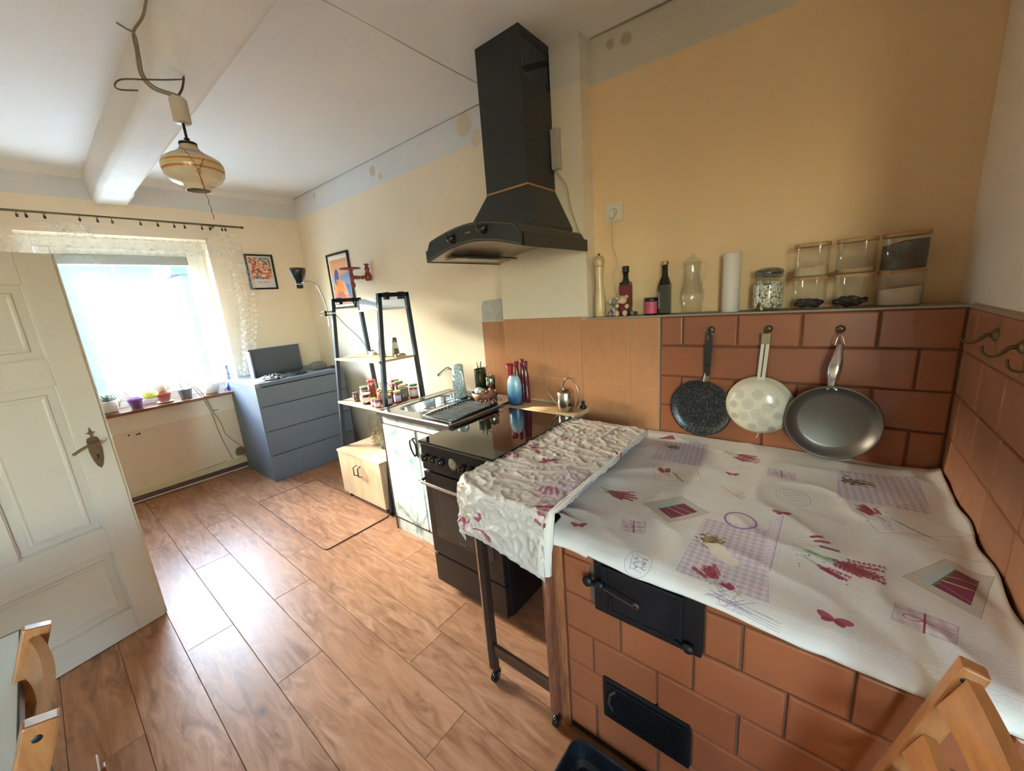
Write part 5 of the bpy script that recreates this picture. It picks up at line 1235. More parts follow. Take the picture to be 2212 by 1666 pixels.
B().box((-4.06, 1.93, CZ), (-3.95, 1.975, CZ+.022), .004).build('body', m_blackp, t)

# clip lamp on the ladder shelf ------------------------------------------------
cl = thing('clip_lamp', 'black clip-on spotlight with chrome gooseneck on the ladder shelf', 'lamp', (-3.06, 1.5, 1.49))
b = B(); b.tube(spline([(-3.065, 1.512, 1.40), (-3.066, 1.515, 1.50), (-3.068, 1.505, 1.60), (-3.075, 1.480, 1.70), (-3.10, 1.452, 1.742), (-3.15, 1.432, 1.748), (-3.20, 1.425, 1.745)], 8), .0072, 8); b.build('gooseneck', m_chrome, cl)
mt = Matrix.Rotation(-.06, 4, 'X')
b = B(); b.lathe([(0, -.030), (.022, -.028), (.025, -.018), (.025, .018)], (-3.235, 1.42, 1.735), 24, mtx=mt); hd_ = b.build('socket', m_blackp, cl)
b = B(); b.lathe([(.0252, -.004), (.0262, -.003), (.0262, .006), (.0252, .007)], (-3.235, 1.42, 1.735), 24, mtx=mt); b.build('ring', m_chrome, hd_)
b = B(); b.lathe([(.025, .016), (.030, .030), (.046, .062), (.056, .098), (.058, .122), (.055, .122), (.052, .098), (.043, .064), (.022, .025)], (-3.235, 1.42, 1.735), 32, mtx=mt); b.build('shade', M('shade_black', '#15171c', .2, coat=.6), cl)
b = B(); b.box((-3.09, 1.47, 1.484), (-3.03, 1.56, 1.490), .002); b.box((-3.085, 1.475, 1.508), (-3.03, 1.56, 1.514), .002); b.cyl((-3.06, 1.50, 1.478), (-3.06, 1.50, 1.52), .009, 10); b.tube([(-3.10, 1.475, 1.50), (-3.075, 1.46, 1.50), (-3.05, 1.475, 1.50), (-3.075, 1.49, 1.50)], .003, 5, closed=True); b.build('clamp', m_blackp, cl)
b = B(); b.tube(spline([(-3.03, 1.56, 1.486), (-3.02, 1.62, 1.40), (-3.01, 1.72, 1.28), (-2.99, 1.77, 1.18), (-2.90, 1.78, 1.155), (-3.00, 1.81, 1.17), (-2.93, 1.83, 1.08), (-2.90, 1.82, .98), (-2.84, 1.80, .90), (-2.75, 1.82, .83)], 8), .0025, 5); b.build('flex', M('flex_black', '#2a2622', .5), cl)

# red wooden wall candle holder ---------------------------------------------------
rs = thing('candle_bracket', 'red turned-wood wall bracket with a round plate, above the ladder shelf', 'wall bracket', (-3.35, 2.1, 1.84))
m_red = M('red_lacquer', '#7e1d1c', .22, coat=.6, var=.12, vs=30)
spz = [(0, -.085), (.018, -.083), (.026, -.062), (.026, -.045), (.016, -.030), (.014, -.026), (.022, -.012), (.030, .004), (.028, .030), (.018, .045), (.014, .055), (.021, .064), (.026, .070), (0, .072)]
b = B(); b.lathe([(r*.95, z) for r, z in [(0, -.068), (.026, -.066), (.033, -.045), (.031, -.018), (.022, .006), (.016, .018), (.024, .034), (.022, .048), (.013, .060), (.018, .072), (.026, .080), (.024, .084), (0, .084)]], (-3.35, 2.094, 1.832), 20); b.build('wall_spindle', m_red, rs)
b = B(); b.lathe([(.016, 0), (.012, .014), (.019, .026), (.019, .034), (.010, .044), (.016, .052), (.016, .060), (.010, .068), (.018, .086), (.018, .100), (.013, .110), (.012, .13)], (-3.35, 1.945, 1.795), 18, 'Y'); b.build('arm', m_red, rs)
b = B(); b.lathe([(0, -.090), (.014, -.088), (.022, -.068), (.018, -.045), (.010, -.035), (.018, -.020), (.020, .010), (.012, .040), (.014, .056), (.024, .062)], (-3.35, 1.935, 1.795), 20); b.build('front_spindle', m_red, rs)
b = B(); b.lathe([(0, .0), (.020, -.001), (.086, .006), (.092, .013), (.088, .019), (.080, .014), (0, .010)], (-3.35, 1.928, 1.858), 36); b.build('plate', m_red, rs)

# ================================================================== shelf contents
g_clear = glass('jar_glass', '#f4f8f6', .5)
def label_mat(n, c): return M(n, c, .6)
_jm = {}
def jarmat(c, r=.25):
    k = (c, r)
    if k not in _jm: _jm[k] = M('content_'+c.lstrip('#'), c, r, coat=.3, var=.12, vs=40)
    return _jm[k]
def preserve(x, y, z, r, h, content, lid, label, lab=None, name='preserve_jar', fill=.86, grp='preserve jars on the lower shelf board'):
    t = thing(name, label, 'jar', (x, y, z), group=grp)
    B().lathe([(0, .001), (r*.92, 0), (r, r*.18), (r, h*.80), (r*.88, h*.88), (r*.84, h*.92)], (x, y, z), 18).build('glass', g_clear, t)
    if content: B().lathe([(0, .003), (r*.88, .003), (r*.955, r*.2), (r*.955, h*fill*.88), (0, h*fill*.9)], (x, y, z), 18).build('contents', jarmat(content), t)
    if lid: B().lathe([(r*.86, h*.89), (r*.94, h*.89), (r*.95, h*.995), (r*.90, h), (0, h*.995)], (x, y, z), 20).build('lid', M('lid_'+lid.lstrip('#'), lid, .3, coat=.3) if 'lid_'+lid.lstrip('#') not in bpy.data.materials else bpy.data.materials['lid_'+lid.lstrip('#')], t)
    if lab:
        b = B(); b.lathe([(r*1.012, h*.22), (r*1.012, h*.66)], (x, y, z), 18, arc=.42, mtx=Matrix.Rotation(-2.2, 4, 'Z')); b.build('label', M('lab_'+lab.lstrip('#'), lab, .6) if 'lab_'+lab.lstrip('#') not in bpy.data.materials else bpy.data.materials['lab_'+lab.lstrip('#')], t)
    return t
SZ2 = .8005
for a in ((-2.930, 1.64, .036, .095, '#7d8a5a', '#5a7a4a', 'squat pickle jar with green lid, far left of the lower shelf'),
          (-2.870, 1.53, .025, .075, '#5a2a22', '#4a3a34', 'small dark jam jar with brown lid, front left of the lower shelf'),
          (-2.840, 1.66, .036, .150, '#b5443c', '#c23a34', 'tallest red tomato jar with red lid on the lower shelf'),
          (-2.785, 1.56, .030, .115, '#8c3430', '#2a2422', 'dark red jar with black lid beside the tall tomato jar'),
          (-2.715, 1.525, .037, .085, '#3a1c1a', '#e0dcd0', 'squat jam jar with a white label, front middle of the lower shelf', '#d9d4c6'),
          (-2.740, 1.67, .033, .150, None, None, 'empty clear glass beside the tall tomato jar on the lower shelf'),
          (-2.640, 1.62, .036, .105, '#8a5a38', '#c98a5a', 'amber-brown jar with orange-tan lid on the lower shelf', '#c98a6a'),
          (-2.680, 1.77, .036, .140, '#8c2a2c', '#a8322e', 'dark jar with red lid at the back of the lower shelf'),
          (-2.585, 1.74, .036, .140, '#5c2a2c', '#3f7a46', 'dark jar with bright green lid at the back of the lower shelf'),
          (-2.570, 1.500, .023, .065, '#c8352c', '#cdb24a', 'little red jar with yellow lid at the front edge of the lower shelf', '#e5ded2'),
          (-2.515, 1.492, .022, .062, '#c8352c', '#2f62b0', 'little red jar with blue lid at the front edge of the lower shelf', '#e5ded2'),
          (-2.545, 1.62, .030, .105, '#5a3a70', '#c9b15a', 'purple jar with gold lid behind the little red jars'),
          (-2.470, 1.56, .026, .090, '#8c2038', '#cdb24a', 'crimson jar with yellow lid by the right front post', '#d9d2e0'),
          (-2.465, 1.635, .028, .100, '#a02342', '#d2c07a', 'crimson jar with pale gold lid by the right shelf edge', '#c9c4dc'),
          (-2.500, 1.71, .032, .125, '#7c7a6a', '#b7aa7c', 'murky grey jar with tan lid at the back of the lower shelf'),
          (-2.465, 1.785, .033, .118, '#cf3a26', '#3f6e4c', 'bright red pepper jar with dark green lid at the right rear', '#e0d8d0'),
          (-2.60, 1.80, .030, .10, '#a33a2c', '#5a7a4a', 'short red jar with olive lid against the wall on the lower shelf')):
    preserve(a[0], a[1], SZ2, a[2], a[3], a[4], a[5], a[6], a[7] if len(a) > 7 else None)
for i, (x, y, c, lb) in enumerate(((-2.80, 1.62, '#a08a5c', 'big glass jar half full of shell pasta on the low cabinet'), (-2.67, 1.62, '#3a2a22', 'big glass jar with a little dark coffee on the low cabinet'))):
    t = thing('storage_jar', lb, 'jar', (x, y, .4205), group='big jars on the low cabinet'); r, h = .058, .27
    B().lathe([(0, .001), (r*.9, 0), (r, .02), (r, h*.72), (r*.92, h*.82), (r*.68, h*.90), (r*.66, h)], (x, y, .4205), 24).build('glass', g_clear, t)
    if i == 0:
        b = B(); rr_ = random.Random(9)
        for k in range(150):
            a, q, zz = rr_.random()*6.28, r*.86*math.sqrt(rr_.random()), .012+.12*rr_.random(); b.ball((x+q*math.cos(a), y+q*math.sin(a), .4205+zz), (.009, .006, .005), 6, 4, mtx=Matrix.Rotation(rr_.random()*6, 4, 'Z') @ Matrix.Rotation(rr_.random()*3, 4, 'X'))
        tag(b.build('pasta', M('pasta', '#b59a68', .6), t), kind='stuff')
    else: B().lathe([(0, .004), (r*.9, .004), (r*.93, .02), (r*.93, .045), (r*.5, .058), (0, .05)], (x, y, .4205), 20).build('coffee', M('coffee_grounds', '#2c1f18', .8, bump=.5, bs=200), t)
m_cut = glass('cut_glass', '#c9cfc8', 1.2, .05)
for x, y, lb in ((-2.62, 1.66, 'tapered cut-glass salt shaker, left of the pair on the middle shelf board'), (-2.50, 1.70, 'tapered cut-glass shaker, right of the pair on the middle shelf board')):
    t = thing('glass_shaker', lb, 'shaker', (x, y, 1.1455), group='glass shakers on the middle shelf')
    b = B(); b.lathe([(0, .001), (.027, 0), (.030, .01), (.018, .105), (.018, .112)], (x, y, 1.1455), 8, smooth=False); b.build('body', m_cut, t)
    B().lathe([(.0185, .11), (.019, .112), (.017, .138), (.010, .143), (0, .143)], (x, y, 1.1455), 16).build('cap', M('pewter', '#6f6c64', .35, metal=.9, var=.4, vs=120), t)
    B().lathe([(0, .004), (.024, .004), (.020, .06), (0, .06)], (x, y, 1.1455), 8).build('contents', M('shaker_fill', '#8d8674', .8), t)
t = thing('shell_ornament', 'small pile of seashells at the right end of the middle shelf board', 'ornament', (-2.45, 1.72, 1.1455)); b = B()
for k, (x, y) in enumerate(((-2.455, 1.67), (-2.45, 1.72), (-2.47, 1.745), (-2.44, 1.69))): b.ball((x, y, 1.1455+.010+.006*(k % 2)), (.016, .014, .010), 10, 6, bump=.3)
b.build('shells', M('shell', '#a88a68', .5, var=.3, vs=60), t)
t = thing('phone_charger', 'black-and-white plug charger at the left of the middle shelf board', 'charger', (-2.95, 1.74, 1.1455))
B().box((-2.93, 1.72, 1.1455), (-2.89, 1.75, 1.175), .004).build('plug', m_blackp, t); B().box((-2.88, 1.70, 1.1455), (-2.82, 1.74, 1.172), .006).build('adapter', M('adapter_white', '#c3ccd6', .4), t)

# ================================================================== on the sink and the counter
ZS = .8635
t = thing('drying_mat', 'black ribbed drying tray on the right half of the steel sink', 'tray', (-1.68, 1.52, ZS)); m_mat = M('mat_black', '#15171b', .4, bump=.4, bs=60)
B().box((-1.80, 1.345, ZS), (-1.556, 1.70, ZS+.008), .003).build('base', m_mat, t)
for k in range(13): B().box((-1.79, 1.362+k*.026, ZS+.008), (-1.566, 1.370+k*.026, ZS+.017), .002).build('rib', m_mat, t)
b = B(); b.tube([(-1.80, 1.345, ZS+.012), (-1.556, 1.345, ZS+.012), (-1.556, 1.70, ZS+.012), (-1.80, 1.70, ZS+.012)], .006, 6, closed=True); b.build('rim', m_mat, t)
t = thing('wire_rack', 'thin wire dish rack on the steel sink', 'dish rack', (-1.9, 1.5, ZS)); m_wire = M('wire_grey', '#5c6064', .3, metal=.9)
B().tube([(-1.86, 1.37, ZS+.004), (-1.86, 1.37, ZS+.085), (-1.86, 1.66, ZS+.085), (-1.86, 1.66, ZS+.004)], .0025, 5).build('side_frame', m_wire, t)
B().tube([(-1.862, 1.37, ZS+.03), (-1.81, 1.37, ZS+.03), (-1.81, 1.66, ZS+.03), (-1.862, 1.66, ZS+.03)], .002, 5, closed=True).build('bottom_frame', m_wire, t)
for k in range(6): B().tube([(-1.862, 1.40+k*.045, ZS+.03), (-1.81, 1.40+k*.045, ZS+.03)], .0018, 4).build('wire', m_wire, t)
t = thing('glass_bowl', 'clear glass bowl upside down beside the wire rack', 'bowl', (-1.94, 1.62, ZS))
B().lathe([(.072, 0), (.071, .02), (.058, .05), (.03, .068), (0, .07)], (-1.905, 1.735, ZS), 24).build('body', g_clear, t)
def bottle(name, label, cat, x, y, z, prof, mat, cap=None, extra=None, grp=None):
    t = thing(name, label, cat, (x, y, z), group=grp); B().lathe(prof, (x, y, z), 22).build('body', mat, t)
    if cap: B().lathe(cap[0], (x, y, z), 18).build('cap', cap[1], t)
    return t
m_patt = stripes('speckled_white', '#cfdad8', '#3a4448', 70)
t = bottle('thermos_jug', 'white-and-black speckled tall jug at the back of the sink', 'jug', -1.96, 1.80, ZS, [(0, 0), (.050, 0), (.052, .01), (.040, .12), (.038, .20), (.041, .215), (.030, .228), (0, .23)], m_patt)
B().tube(spline([(-1.925, 1.785, ZS+.19), (-1.885, 1.77, ZS+.17), (-1.885, 1.77, ZS+.09), (-1.92, 1.785, ZS+.06)], 6), .006, 7).build('handle', m_patt, t)
B().tube([(-1.99, 1.79, ZS+.205), (-2.012, 1.78, ZS+.215)], [.012, .006], 8).build('spout', m_patt, t)
t = thing('washing_bowl', 'pale plastic bowl under the speckled jug', 'bowl', (-1.88, 1.66, ZS))
t.location = (-1.86, 1.84, ZS); B().lathe([(0, 0), (.035, 0), (.052, .02), (.055, .022), (.050, .024), (.033, .006), (0, .006)], (-1.86, 1.84, ZS), 24).build('body', M('bowl_pale', '#c4cfcf', .4), t)
m_ol = M('olive_steel', '#55583f', .25, metal=.85, var=.4, vs=60)
t = thing('cutlery_tin', 'tall dark olive-silver cutlery tin beside the speckled jug', 'cutlery holder', (-1.80, 1.83, ZS))
B().lathe([(0, 0), (.040, 0), (.041, .19), (.043, .196), (.039, .196), (.037, .01), (0, .01)], (-1.79, 1.845, ZS), 24).build('tin', m_ol, t)
for k, (dx, dy, h_) in enumerate(((.0, .01, .245), (.015, -.01, .235), (-.018, 0, .24), (.005, -.02, .225))):
    b = B(); b.tube([(-1.79+dx*.5, 1.845+dy*.5, ZS+.02), (-1.79+dx, 1.845+dy, ZS+.19), (-1.79+dx*1.4, 1.845+dy*1.4, ZS+h_)], [.003, .003, .006], 6, flat=.5); b.build('spoon', m_steel, t)
b = B(); b.tube([(-1.82, 1.84, ZS+.20), (-1.72, 1.84, ZS+.215)], .003, 5); b.build('skewer', m_wire, t)
t = bottle('silver_canister', 'polished silver canister between the cutlery tin and the wicker bowl', 'canister', -1.715, 1.86, ZS, [(0, 0), (.034, 0), (.036, .13), (.034, .15), (0, .152)], M('silver_green', '#a4a68e', .15, metal=1, var=.3, vs=40))
B().ball((-1.715, 1.86, ZS+.158), .010, 10, 8).build('knob', m_chrome, t)
t = thing('wicker_bowl', 'copper-brown woven bowl heaped with kitchen bits beside the silver canister', 'basket', (-1.70, 1.76, ZS)); m_wick = M('wicker', '#7c4c34', .5, var=.5, vs=50, bump=.8, bs=60)
B().lathe([(0, 0), (.050, 0), (.075, .04), (.082, .07), (.078, .07), (.070, .04), (.046, .008), (0, .008)], (-1.695, 1.765, ZS), 28).build('bowl', m_wick, t)
B().ball((-1.72, 1.745, ZS+.075), (.033, .030, .024), 16, 10).build('pale_lid', M('lid_pale', '#b9cbc8', .35), t)
for k in range(12):
    a = k*2.4; x, y = -1.69+.04*math.cos(a), 1.77+.04*math.sin(a); B().ball((x, y, ZS+.062+.006*(k % 3)), (.014, .012, .010), 8, 6, bump=.3).build('walnut', jarmat('#6b4030' if k % 2 else '#8f6248', .6), t)
t = thing('chainmail_scrubber', 'reddish-brown mesh heap on the drying tray', 'scrubber', (-1.62, 1.72, ZS)); b = B()
for k in range(60):
    x, y = -1.62+rr_.gauss(0, .03), 1.735+rr_.gauss(0, .028); a = rr_.random()*3; b.tube([(x+.008*math.cos(a+q), y+.008*math.sin(a+q), ZS+.021+abs(rr_.gauss(0, .008))+.004*math.sin(q+a)) for q in [j*PI/3 for j in range(6)]], .0016, 4, closed=True)
tag(b.build('rings', M('mesh_brown', '#6a4a42', .35, metal=.7, var=.3, vs=60), t), kind='stuff')
t = thing('red_sponge', 'red and pink sponge at the back left of the sink', 'sponge', (-2.07, 1.93, ZS))
B().box((-2.13, 1.89, ZS), (-2.07, 1.925, ZS+.035), .006).build('pad', M('sponge_red', '#a8443c', .9, bump=.6, bs=150), t); B().box((-2.069, 1.89, ZS), (-2.05, 1.925, ZS+.035), .004).build('scourer', M('scourer', '#3a2326', .95), t)
# bottles on the counter by the tiles
ZB = .8635
m_det = None
def detmat():
    m, t_, p = base_mat('blue_liquid'); sp = t_.new('SeparateXYZ'); t_.link(t_.coord(), sp.inputs[0])
    n = t_.noise(t_.coord(), 22, 4); z = t_.math('MULTIPLY_ADD', n, .05, sp.outputs[2])
    t_.link(t_.ramp(t_.math('MULTIPLY', z, 4.), ((.12, lin('#23272b')), (.30, lin('#3a6690')), (.52, lin('#6fa3c0')), (.72, lin('#a9c2cf')))), p.inputs['Base Color']); p.inputs['Roughness'].default_value = .25; p.inputs['Coat Weight'].default_value = .3; return m
t = thing('detergent_bottle', 'pale-to-dark blue detergent bottle next to the cooker lid', 'bottle', (-1.50, 1.84, ZB-.0135))
b = B(); b.lathe([(0, 0), (.046, 0), (.050, .01), (.050, .12), (.044, .155), (.034, .175), (.028, .185)], (0, 0, 0), 26, sx=1, sy=.8); b.build('body', detmat(), t, world=False)
for x, y, r, h, lb in ((-1.525, 1.905, .014, .262, 'dark red bottle top, left of three behind the blue detergent'), (-1.487, 1.915, .014, .275, 'dark red bottle, middle of three behind the blue detergent'), (-1.452, 1.905, .014, .265, 'dark red bottle, right of three behind the blue detergent')):
    t = bottle('red_bottle', lb, 'bottle', x, y, .8505, [(0, 0), (r*1.2, 0), (r*1.25, .01), (r*1.25, h*.62), (r*.9, h*.74), (r*.8, h*.78), (r*.8, h*.9)], M('wine_red', '#5e1c2a', .12, coat=.6) if 'wine_red' not in bpy.data.materials else bpy.data.materials['wine_red'], ([(r*.82, h*.88), (r*.92, h*.885), (r*.92, h), (0, h)], M('cap_white', '#7a2430', .4) if 'cap_white' not in bpy.data.materials else bpy.data.materials['cap_white']), grp='red bottles behind the detergent')
t = bottle('red_cup', 'small bright red cup left of the blue detergent bottle', 'cup', -1.560, 1.88, ZS, [(0, 0), (.012, 0), (.018, .05), (.018, .20), (.026, .235), (.022, .235), (.014, .20), (0, .19)], M('cup_red', '#a32632', .35))
# watering can
t = thing('watering_can', 'small brushed-steel watering can behind the cooker', 'watering can', (-1.14, 1.86, .8505)); m_wc = M('can_steel', '#b3a999', .25, metal=1, var=.06, vs=30)
x, y, z = -1.140, 1.852, .8505
B().lathe([(0, .001), (.046, 0), (.049, .004), (.049, .108), (.046, .113), (.022, .116), (.020, .114), (.040, .108), (.045, .10), (.045, .01)], (x, y, z), 32).build('body', m_wc, t)
B().lathe([(0, .1165), (.021, .1165)], (x, y, z), 20).build('opening', M('dark_inside', '#141210', .6), t)
B().tube(spline([(x-.044, y-.006, z+.03), (x-.075, y-.010, z+.06), (x-.12, y-.014, z+.115), (x-.165, y-.02, z+.165)], 6), [.006]*6+[.0045]*6+[.0035]*7, 8).build('spout', m_wc, t)
B().tube(spline([(x-.012, y, z+.112), (x-.015, y, z+.145), (x+.008, y, z+.185), (x+.045, y+.002, z+.185), (x+.078, y+.002, z+.135), (x+.082, y, z+.07), (x+.072, y, z+.035), (x+.046, y, z+.012)], 6), .0048, 8).build('handle', m_wc, t)
t = thing('bottle_stopper', 'small dark stopper standing beside the watering can handle', 'stopper', (-1.075, 1.915, .8505)); B().lathe([(0, 0), (.018, 0), (.020, .012), (.008, .022), (.010, .04), (0, .045)], (-1.068, 1.925, .8505), 16).build('body', m_blackp, t)

# ================================================================== pans on the tiled wall
YT = 1.957
def whook(x, z, label, n=0):
    t = thing('brass_hook', label, 'hook', (x, YT, z), group='hooks over the stove')
    B().lathe([(0, -.010), (.010, -.009), (.0155, -.003), (.016, 0)], (x, YT, z), 18, 'Y').build('rosette', m_brass, t)
    B().tube(spline([(x, YT-.008, z), (x, YT-.022, z-.003), (x, YT-.033, z-.014), (x, YT-.043, z-.012), (x, YT-.048, z+.004)], 5), .0038, 7).build('hook', m_brass, t)
whook(-.413, 1.292, 'round brass hook holding the speckled pan, leftmost on the tiled wall'); whook(-.193, 1.294, 'round brass hook holding the cream colander'); whook(.040, 1.290, 'round brass hook holding the steel-handled frying pan')
def speck():
    m, t_, p = base_mat('granite_coating'); v = t_.new('TexVoronoi'); t_.link(t_.coord(), v.inputs[0]); v.inputs['Scale'].default_value = 210
    n = t_.noise(t_.coord(), 130, 3); f = t_.math('MULTIPLY', t_.math('SUBTRACT', 1., v.outputs['Distance']), n)
    t_.link(t_.ramp(f, ((.30, lin('#16171a')), (.36, lin('#4a4a46')), (.46, lin('#7a776c')))), p.inputs['Base Color']); p.inputs['Roughness'].default_value = .3; return m
def pan(name, label, cx, cz, r, depth, inner, outer, yf, tilt=0):
    t = thing(name, label, 'pan', (cx, yf, cz), group='pans on the tiled wall')
    m = Matrix.Rotation(tilt, 4, 'X')
    B().lathe([(0, depth), (r*.78, depth), (r*.80, depth-.001), (r*.93, .006), (r, 0), (r*.988, -.0022), (r*.915, .004), (r*.78, depth-.006), (r*.60, depth-.0062), (0, depth-.006)], (cx, yf, cz), 56, 'Y', mtx=None).build('body', inner, t)
    return t
pa = pan('frying_pan', 'black granite-speckled crepe pan with black handle, leftmost on the tiled wall', -.444, .922, .138, .020, speck(), None, 1.930)
b = B(); b.bar((-.425, 1.931, 1.055), (-.418, 1.924, 1.098), .024, .010, bev=.003); b.build('bracket', m_steel, pa)
b = B(); P = [(-.429, 1.086), (-.4045, 1.086), (-.399, 1.20), (-.3985, 1.27), (-.404, 1.284), (-.418, 1.288), (-.426, 1.275), (-.430, 1.20)]
b.prism(P, 1.916, 1.932, 'Y'); b.build('handle', M('bakelite', '#0d0d0e', .25, coat=.4), pa)
b = B(); b.prism([(-.417+.004*math.cos(a), 1.262+.012*math.sin(a)) for a in [2*PI*k/14 for k in range(14)]], 1.915, 1.9165, 'Y'); b.build('hanging_hole', M('hole_rim', '#6d4a38', .6), pa)
# colander
co_ = thing('colander', 'cream enamel colander with dotted flower holes hanging between the two pans', 'colander', (-.207, 1.92, .965), group='pans on the tiled wall'); m_en = M('cream_enamel', '#d4cab4', .22, coat=.4)
cx, cz, r = -.207, .965, .127
def dome(q):  # q radius fraction -> (y)
    return 1.925 - .062*math.sqrt(max(0, 1-q*q*.93))
prof = [(r*1.0, .004), (r*1.015, 0), (r*1.0, -.005)] + [(r*.96*q, -.010-.060*math.sqrt(max(0, 1-q**2.2))) for q in [1-.0625*k for k in range(17)]]
B().lathe([(a, b_) for a, b_ in prof], (cx, 1.932, cz), 56, 'Y').build('bowl', m_en, co_)
B().lathe([(r*1.004, -.0052), (r*1.022, 0), (r*1.006, .0045)], (cx, 1.932, cz), 56, 'Y').build('rim', M('tan_rim', '#b59a70', .4), co_)
m_hole = M('hole_dark', '#3c2c22', .8)
fl_pts = [(-.070, .055, .018), (.0, .062, .020), (-.075+.135, .03, .018), (-.09, .008, .015), (-.035, .018, .021), (.038, .008, .021), (.004, -.022, .023), (-.050, -.040, .020), (.028, -.058, .021), (.075, -.025, .016), (-.085, -.045, .014), (-.015, -.085, .016), (.055, -.088, .014)]
for (dx, dz, rad) in fl_pts:
    b = B(); pts = [(0, 0)] + [(rad*.34*math.cos(k*PI/3), rad*.34*math.sin(k*PI/3)) for k in range(6)] + [(rad*.68*math.cos(k*PI/6), rad*.68*math.sin(k*PI/6)) for k in range(12)] + [(rad*math.cos(k*PI/6+.2), rad*math.sin(k*PI/6+.2)) for k in range(12)]
    for ux, uz in pts:
        x, z = dx+ux, dz+uz; q = math.hypot(x, z)/(r*.96)
        if q > .97: continue
        yy = 1.932-.010-.060*math.sqrt(max(0, 1-q**2.2))-.0006; sl_ = .0015
        e = .0017; V = []
        for a in range(6):
            px_, pz_ = x+e*math.cos(a*PI/3), z+e*math.sin(a*PI/3); q2 = min(.99, math.hypot(px_, pz_)/(r*.96)); V.append(Vector((cx+px_, 1.932-.010-.060*math.sqrt(max(0, 1-q2**2.2))-.0007, cz+pz_)))
        b._add(V, [tuple(range(6))])
    tag(b.build('hole_cluster', m_hole, co_), kind='stuff')
b = B(); b.prism([(-.219, 1.078), (-.190, 1.078), (-.181, 1.235), (-.1835, 1.272), (-.189, 1.280), (-.203, 1.280), (-.2085, 1.272), (-.211, 1.235)], 1.912, 1.921, 'Y'); hdl = b.build('handle', m_en, co_)
b = B(); b.box((-.2115, 1.9105, 1.235), (-.1805, 1.9225, 1.279), .002); b.build('end_plate', M('tarnished', '#8d8264', .4, metal=.7), hdl)
b = B(); b.tube([(-.204, 1.911, 1.095), (-.1965, 1.911, 1.235)], .0022, 5); b.build('slot', m_hole, hdl)
b = B(); b.tube([(cx+.005, 1.932, .840), (cx-.001, 1.922, .815)], .0018, 5); b.build('rest_hook', m_en, co_)
# steel frying pan
m_panin = M('pan_grey', '#6a625a', .38, metal=.75, var=.12, vs=6)
sp_ = thing('frying_pan', 'large grey frying pan with long shiny steel handle, rightmost on the tiled wall', 'pan', (.04, 1.90, .93), group='pans on the tiled wall')
cx, cz, r = .040, .936, .150; ty = Matrix.Rotation(.10, 4, 'X')
b = B(); b.lathe([(0, .040), (r*.74, .040), (r*.78, .038), (r*.93, .014), (r*.97, .003), (r, 0), (r*1.0, -.003), (r*.965, -.002), (r*.90, .014), (r*.76, .030), (r*.70, .0335), (0, .0335)], (0, 0, 0), 64, 'Y')
bmesh.ops.transform(b.bm, matrix=Matrix.Translation(Vector((cx, 1.868, cz))) @ Matrix.Rotation(.06, 4, 'X'), verts=b.bm.verts); pb = b.build('body', m_panin, sp_)
b = B()
def hnd(u, v):
    k = v; ww = .0115+.010*math.sin(PI*min(1, k*1.05))**1.5*(k > 0)*.9 if k < .93 else .0115
    zc_ = 1.078+.160*k; a = 2*PI*u; xx = .030+.013*k-.002*math.sin(k*3); yy = 1.867+.034*k-.016*math.sin(PI*k)
    return (xx+ww*math.cos(a), yy+.006*math.sin(a), zc_)
b.grid(hnd, 16, 24); hh = b.build('handle', M('polished_handle', '#c7c3c6', .1, metal=1), sp_)
b = B(); b.tube([(.028, 1.905, 1.235), (.033, 1.910, 1.262), (.041, 1.912, 1.278), (.050, 1.910, 1.262), (.057, 1.905, 1.235)], .0022, 6); b.tube([(.016, 1.868, 1.07), (.030, 1.866, 1.085), (.046, 1.868, 1.07)], .006, 6); b.build('hanging_loop', m_chrome, hh)
# hooks on the right wall
for i, (y, z, lb) in enumerate(((1.640, 1.305, 'swan-neck brass hook nearest the corner on the right tiled wall'), (1.437, 1.300, 'middle swan-neck brass hook on the right tiled wall'), (1.255, 1.298, 'swan-neck brass hook cut by the right edge of the photo'))):
    t = thing('coat_hook', lb, 'hook', (.360, y, z), group='hooks on the right wall'); X_ = .3595
    B().lathe([(0, -.010), (.009, -.010), (.0165, -.004), (.018, 0)], (X_, y, z), 20, 'X').build('rosette', m_brass, t)
    B().tube(spline([(X_-.008, y, z), (X_-.020, y, z-.002), (X_-.030, y, z-.014), (X_-.041, y, z-.023), (X_-.054, y, z-.022), (X_-.062, y, z-.012), (X_-.064, y, z+.002)], 6), [.0052]*6+[.0045]*6+[.0036]*6+[.003]*6+[.0028]*6+[.0028]*6+[.0026], 8).build('hook', m_brass, t)

# ================================================================== things on the ledge
ZL = 1.3668
def ledge(name, label, cat, x, y): return thing(name, label, cat, (x, y, ZL))
mill = ledge('pepper_mill', 'tall pale-wood pepper mill at the left end of the ledge', 'pepper mill', -.987, 2.012); x, y = -.987, 2.012
m_pale = wood('beech', '#d3b789', '#c2a273', .3, axis='Z', rings=3, coat=.3, rnd=0)
B().lathe([(0, 0), (.028, 0), (.030, .004), (.030, .06), (.0285, .10), (.023, .15), (.021, .19), (.0235, .235), (.025, .262), (.025, .268), (0, .268)], (x, y, ZL), 28).build('body', m_pale, mill)
B().lathe([(.0255, .269), (.027, .273), (.027, .282), (.029, .290), (.028, .306), (.020, .318), (.008, .323), (0, .324)], (x, y, ZL), 28).build('head', m_pale, mill)
B().lathe([(0, .322), (.005, .323), (.006, .330), (.003, .336), (0, .337)], (x, y, ZL), 12).build('top_nut', m_brass, mill)
rb = ledge('oil_bottle', 'small dark bottle with a deep red label lettered Oli, behind the teddy bear', 'bottle', -.846, 2.030); x, y = -.846, 2.030
m_dg = M('dark_green_glass', '#14170e', .08, coat=.6)
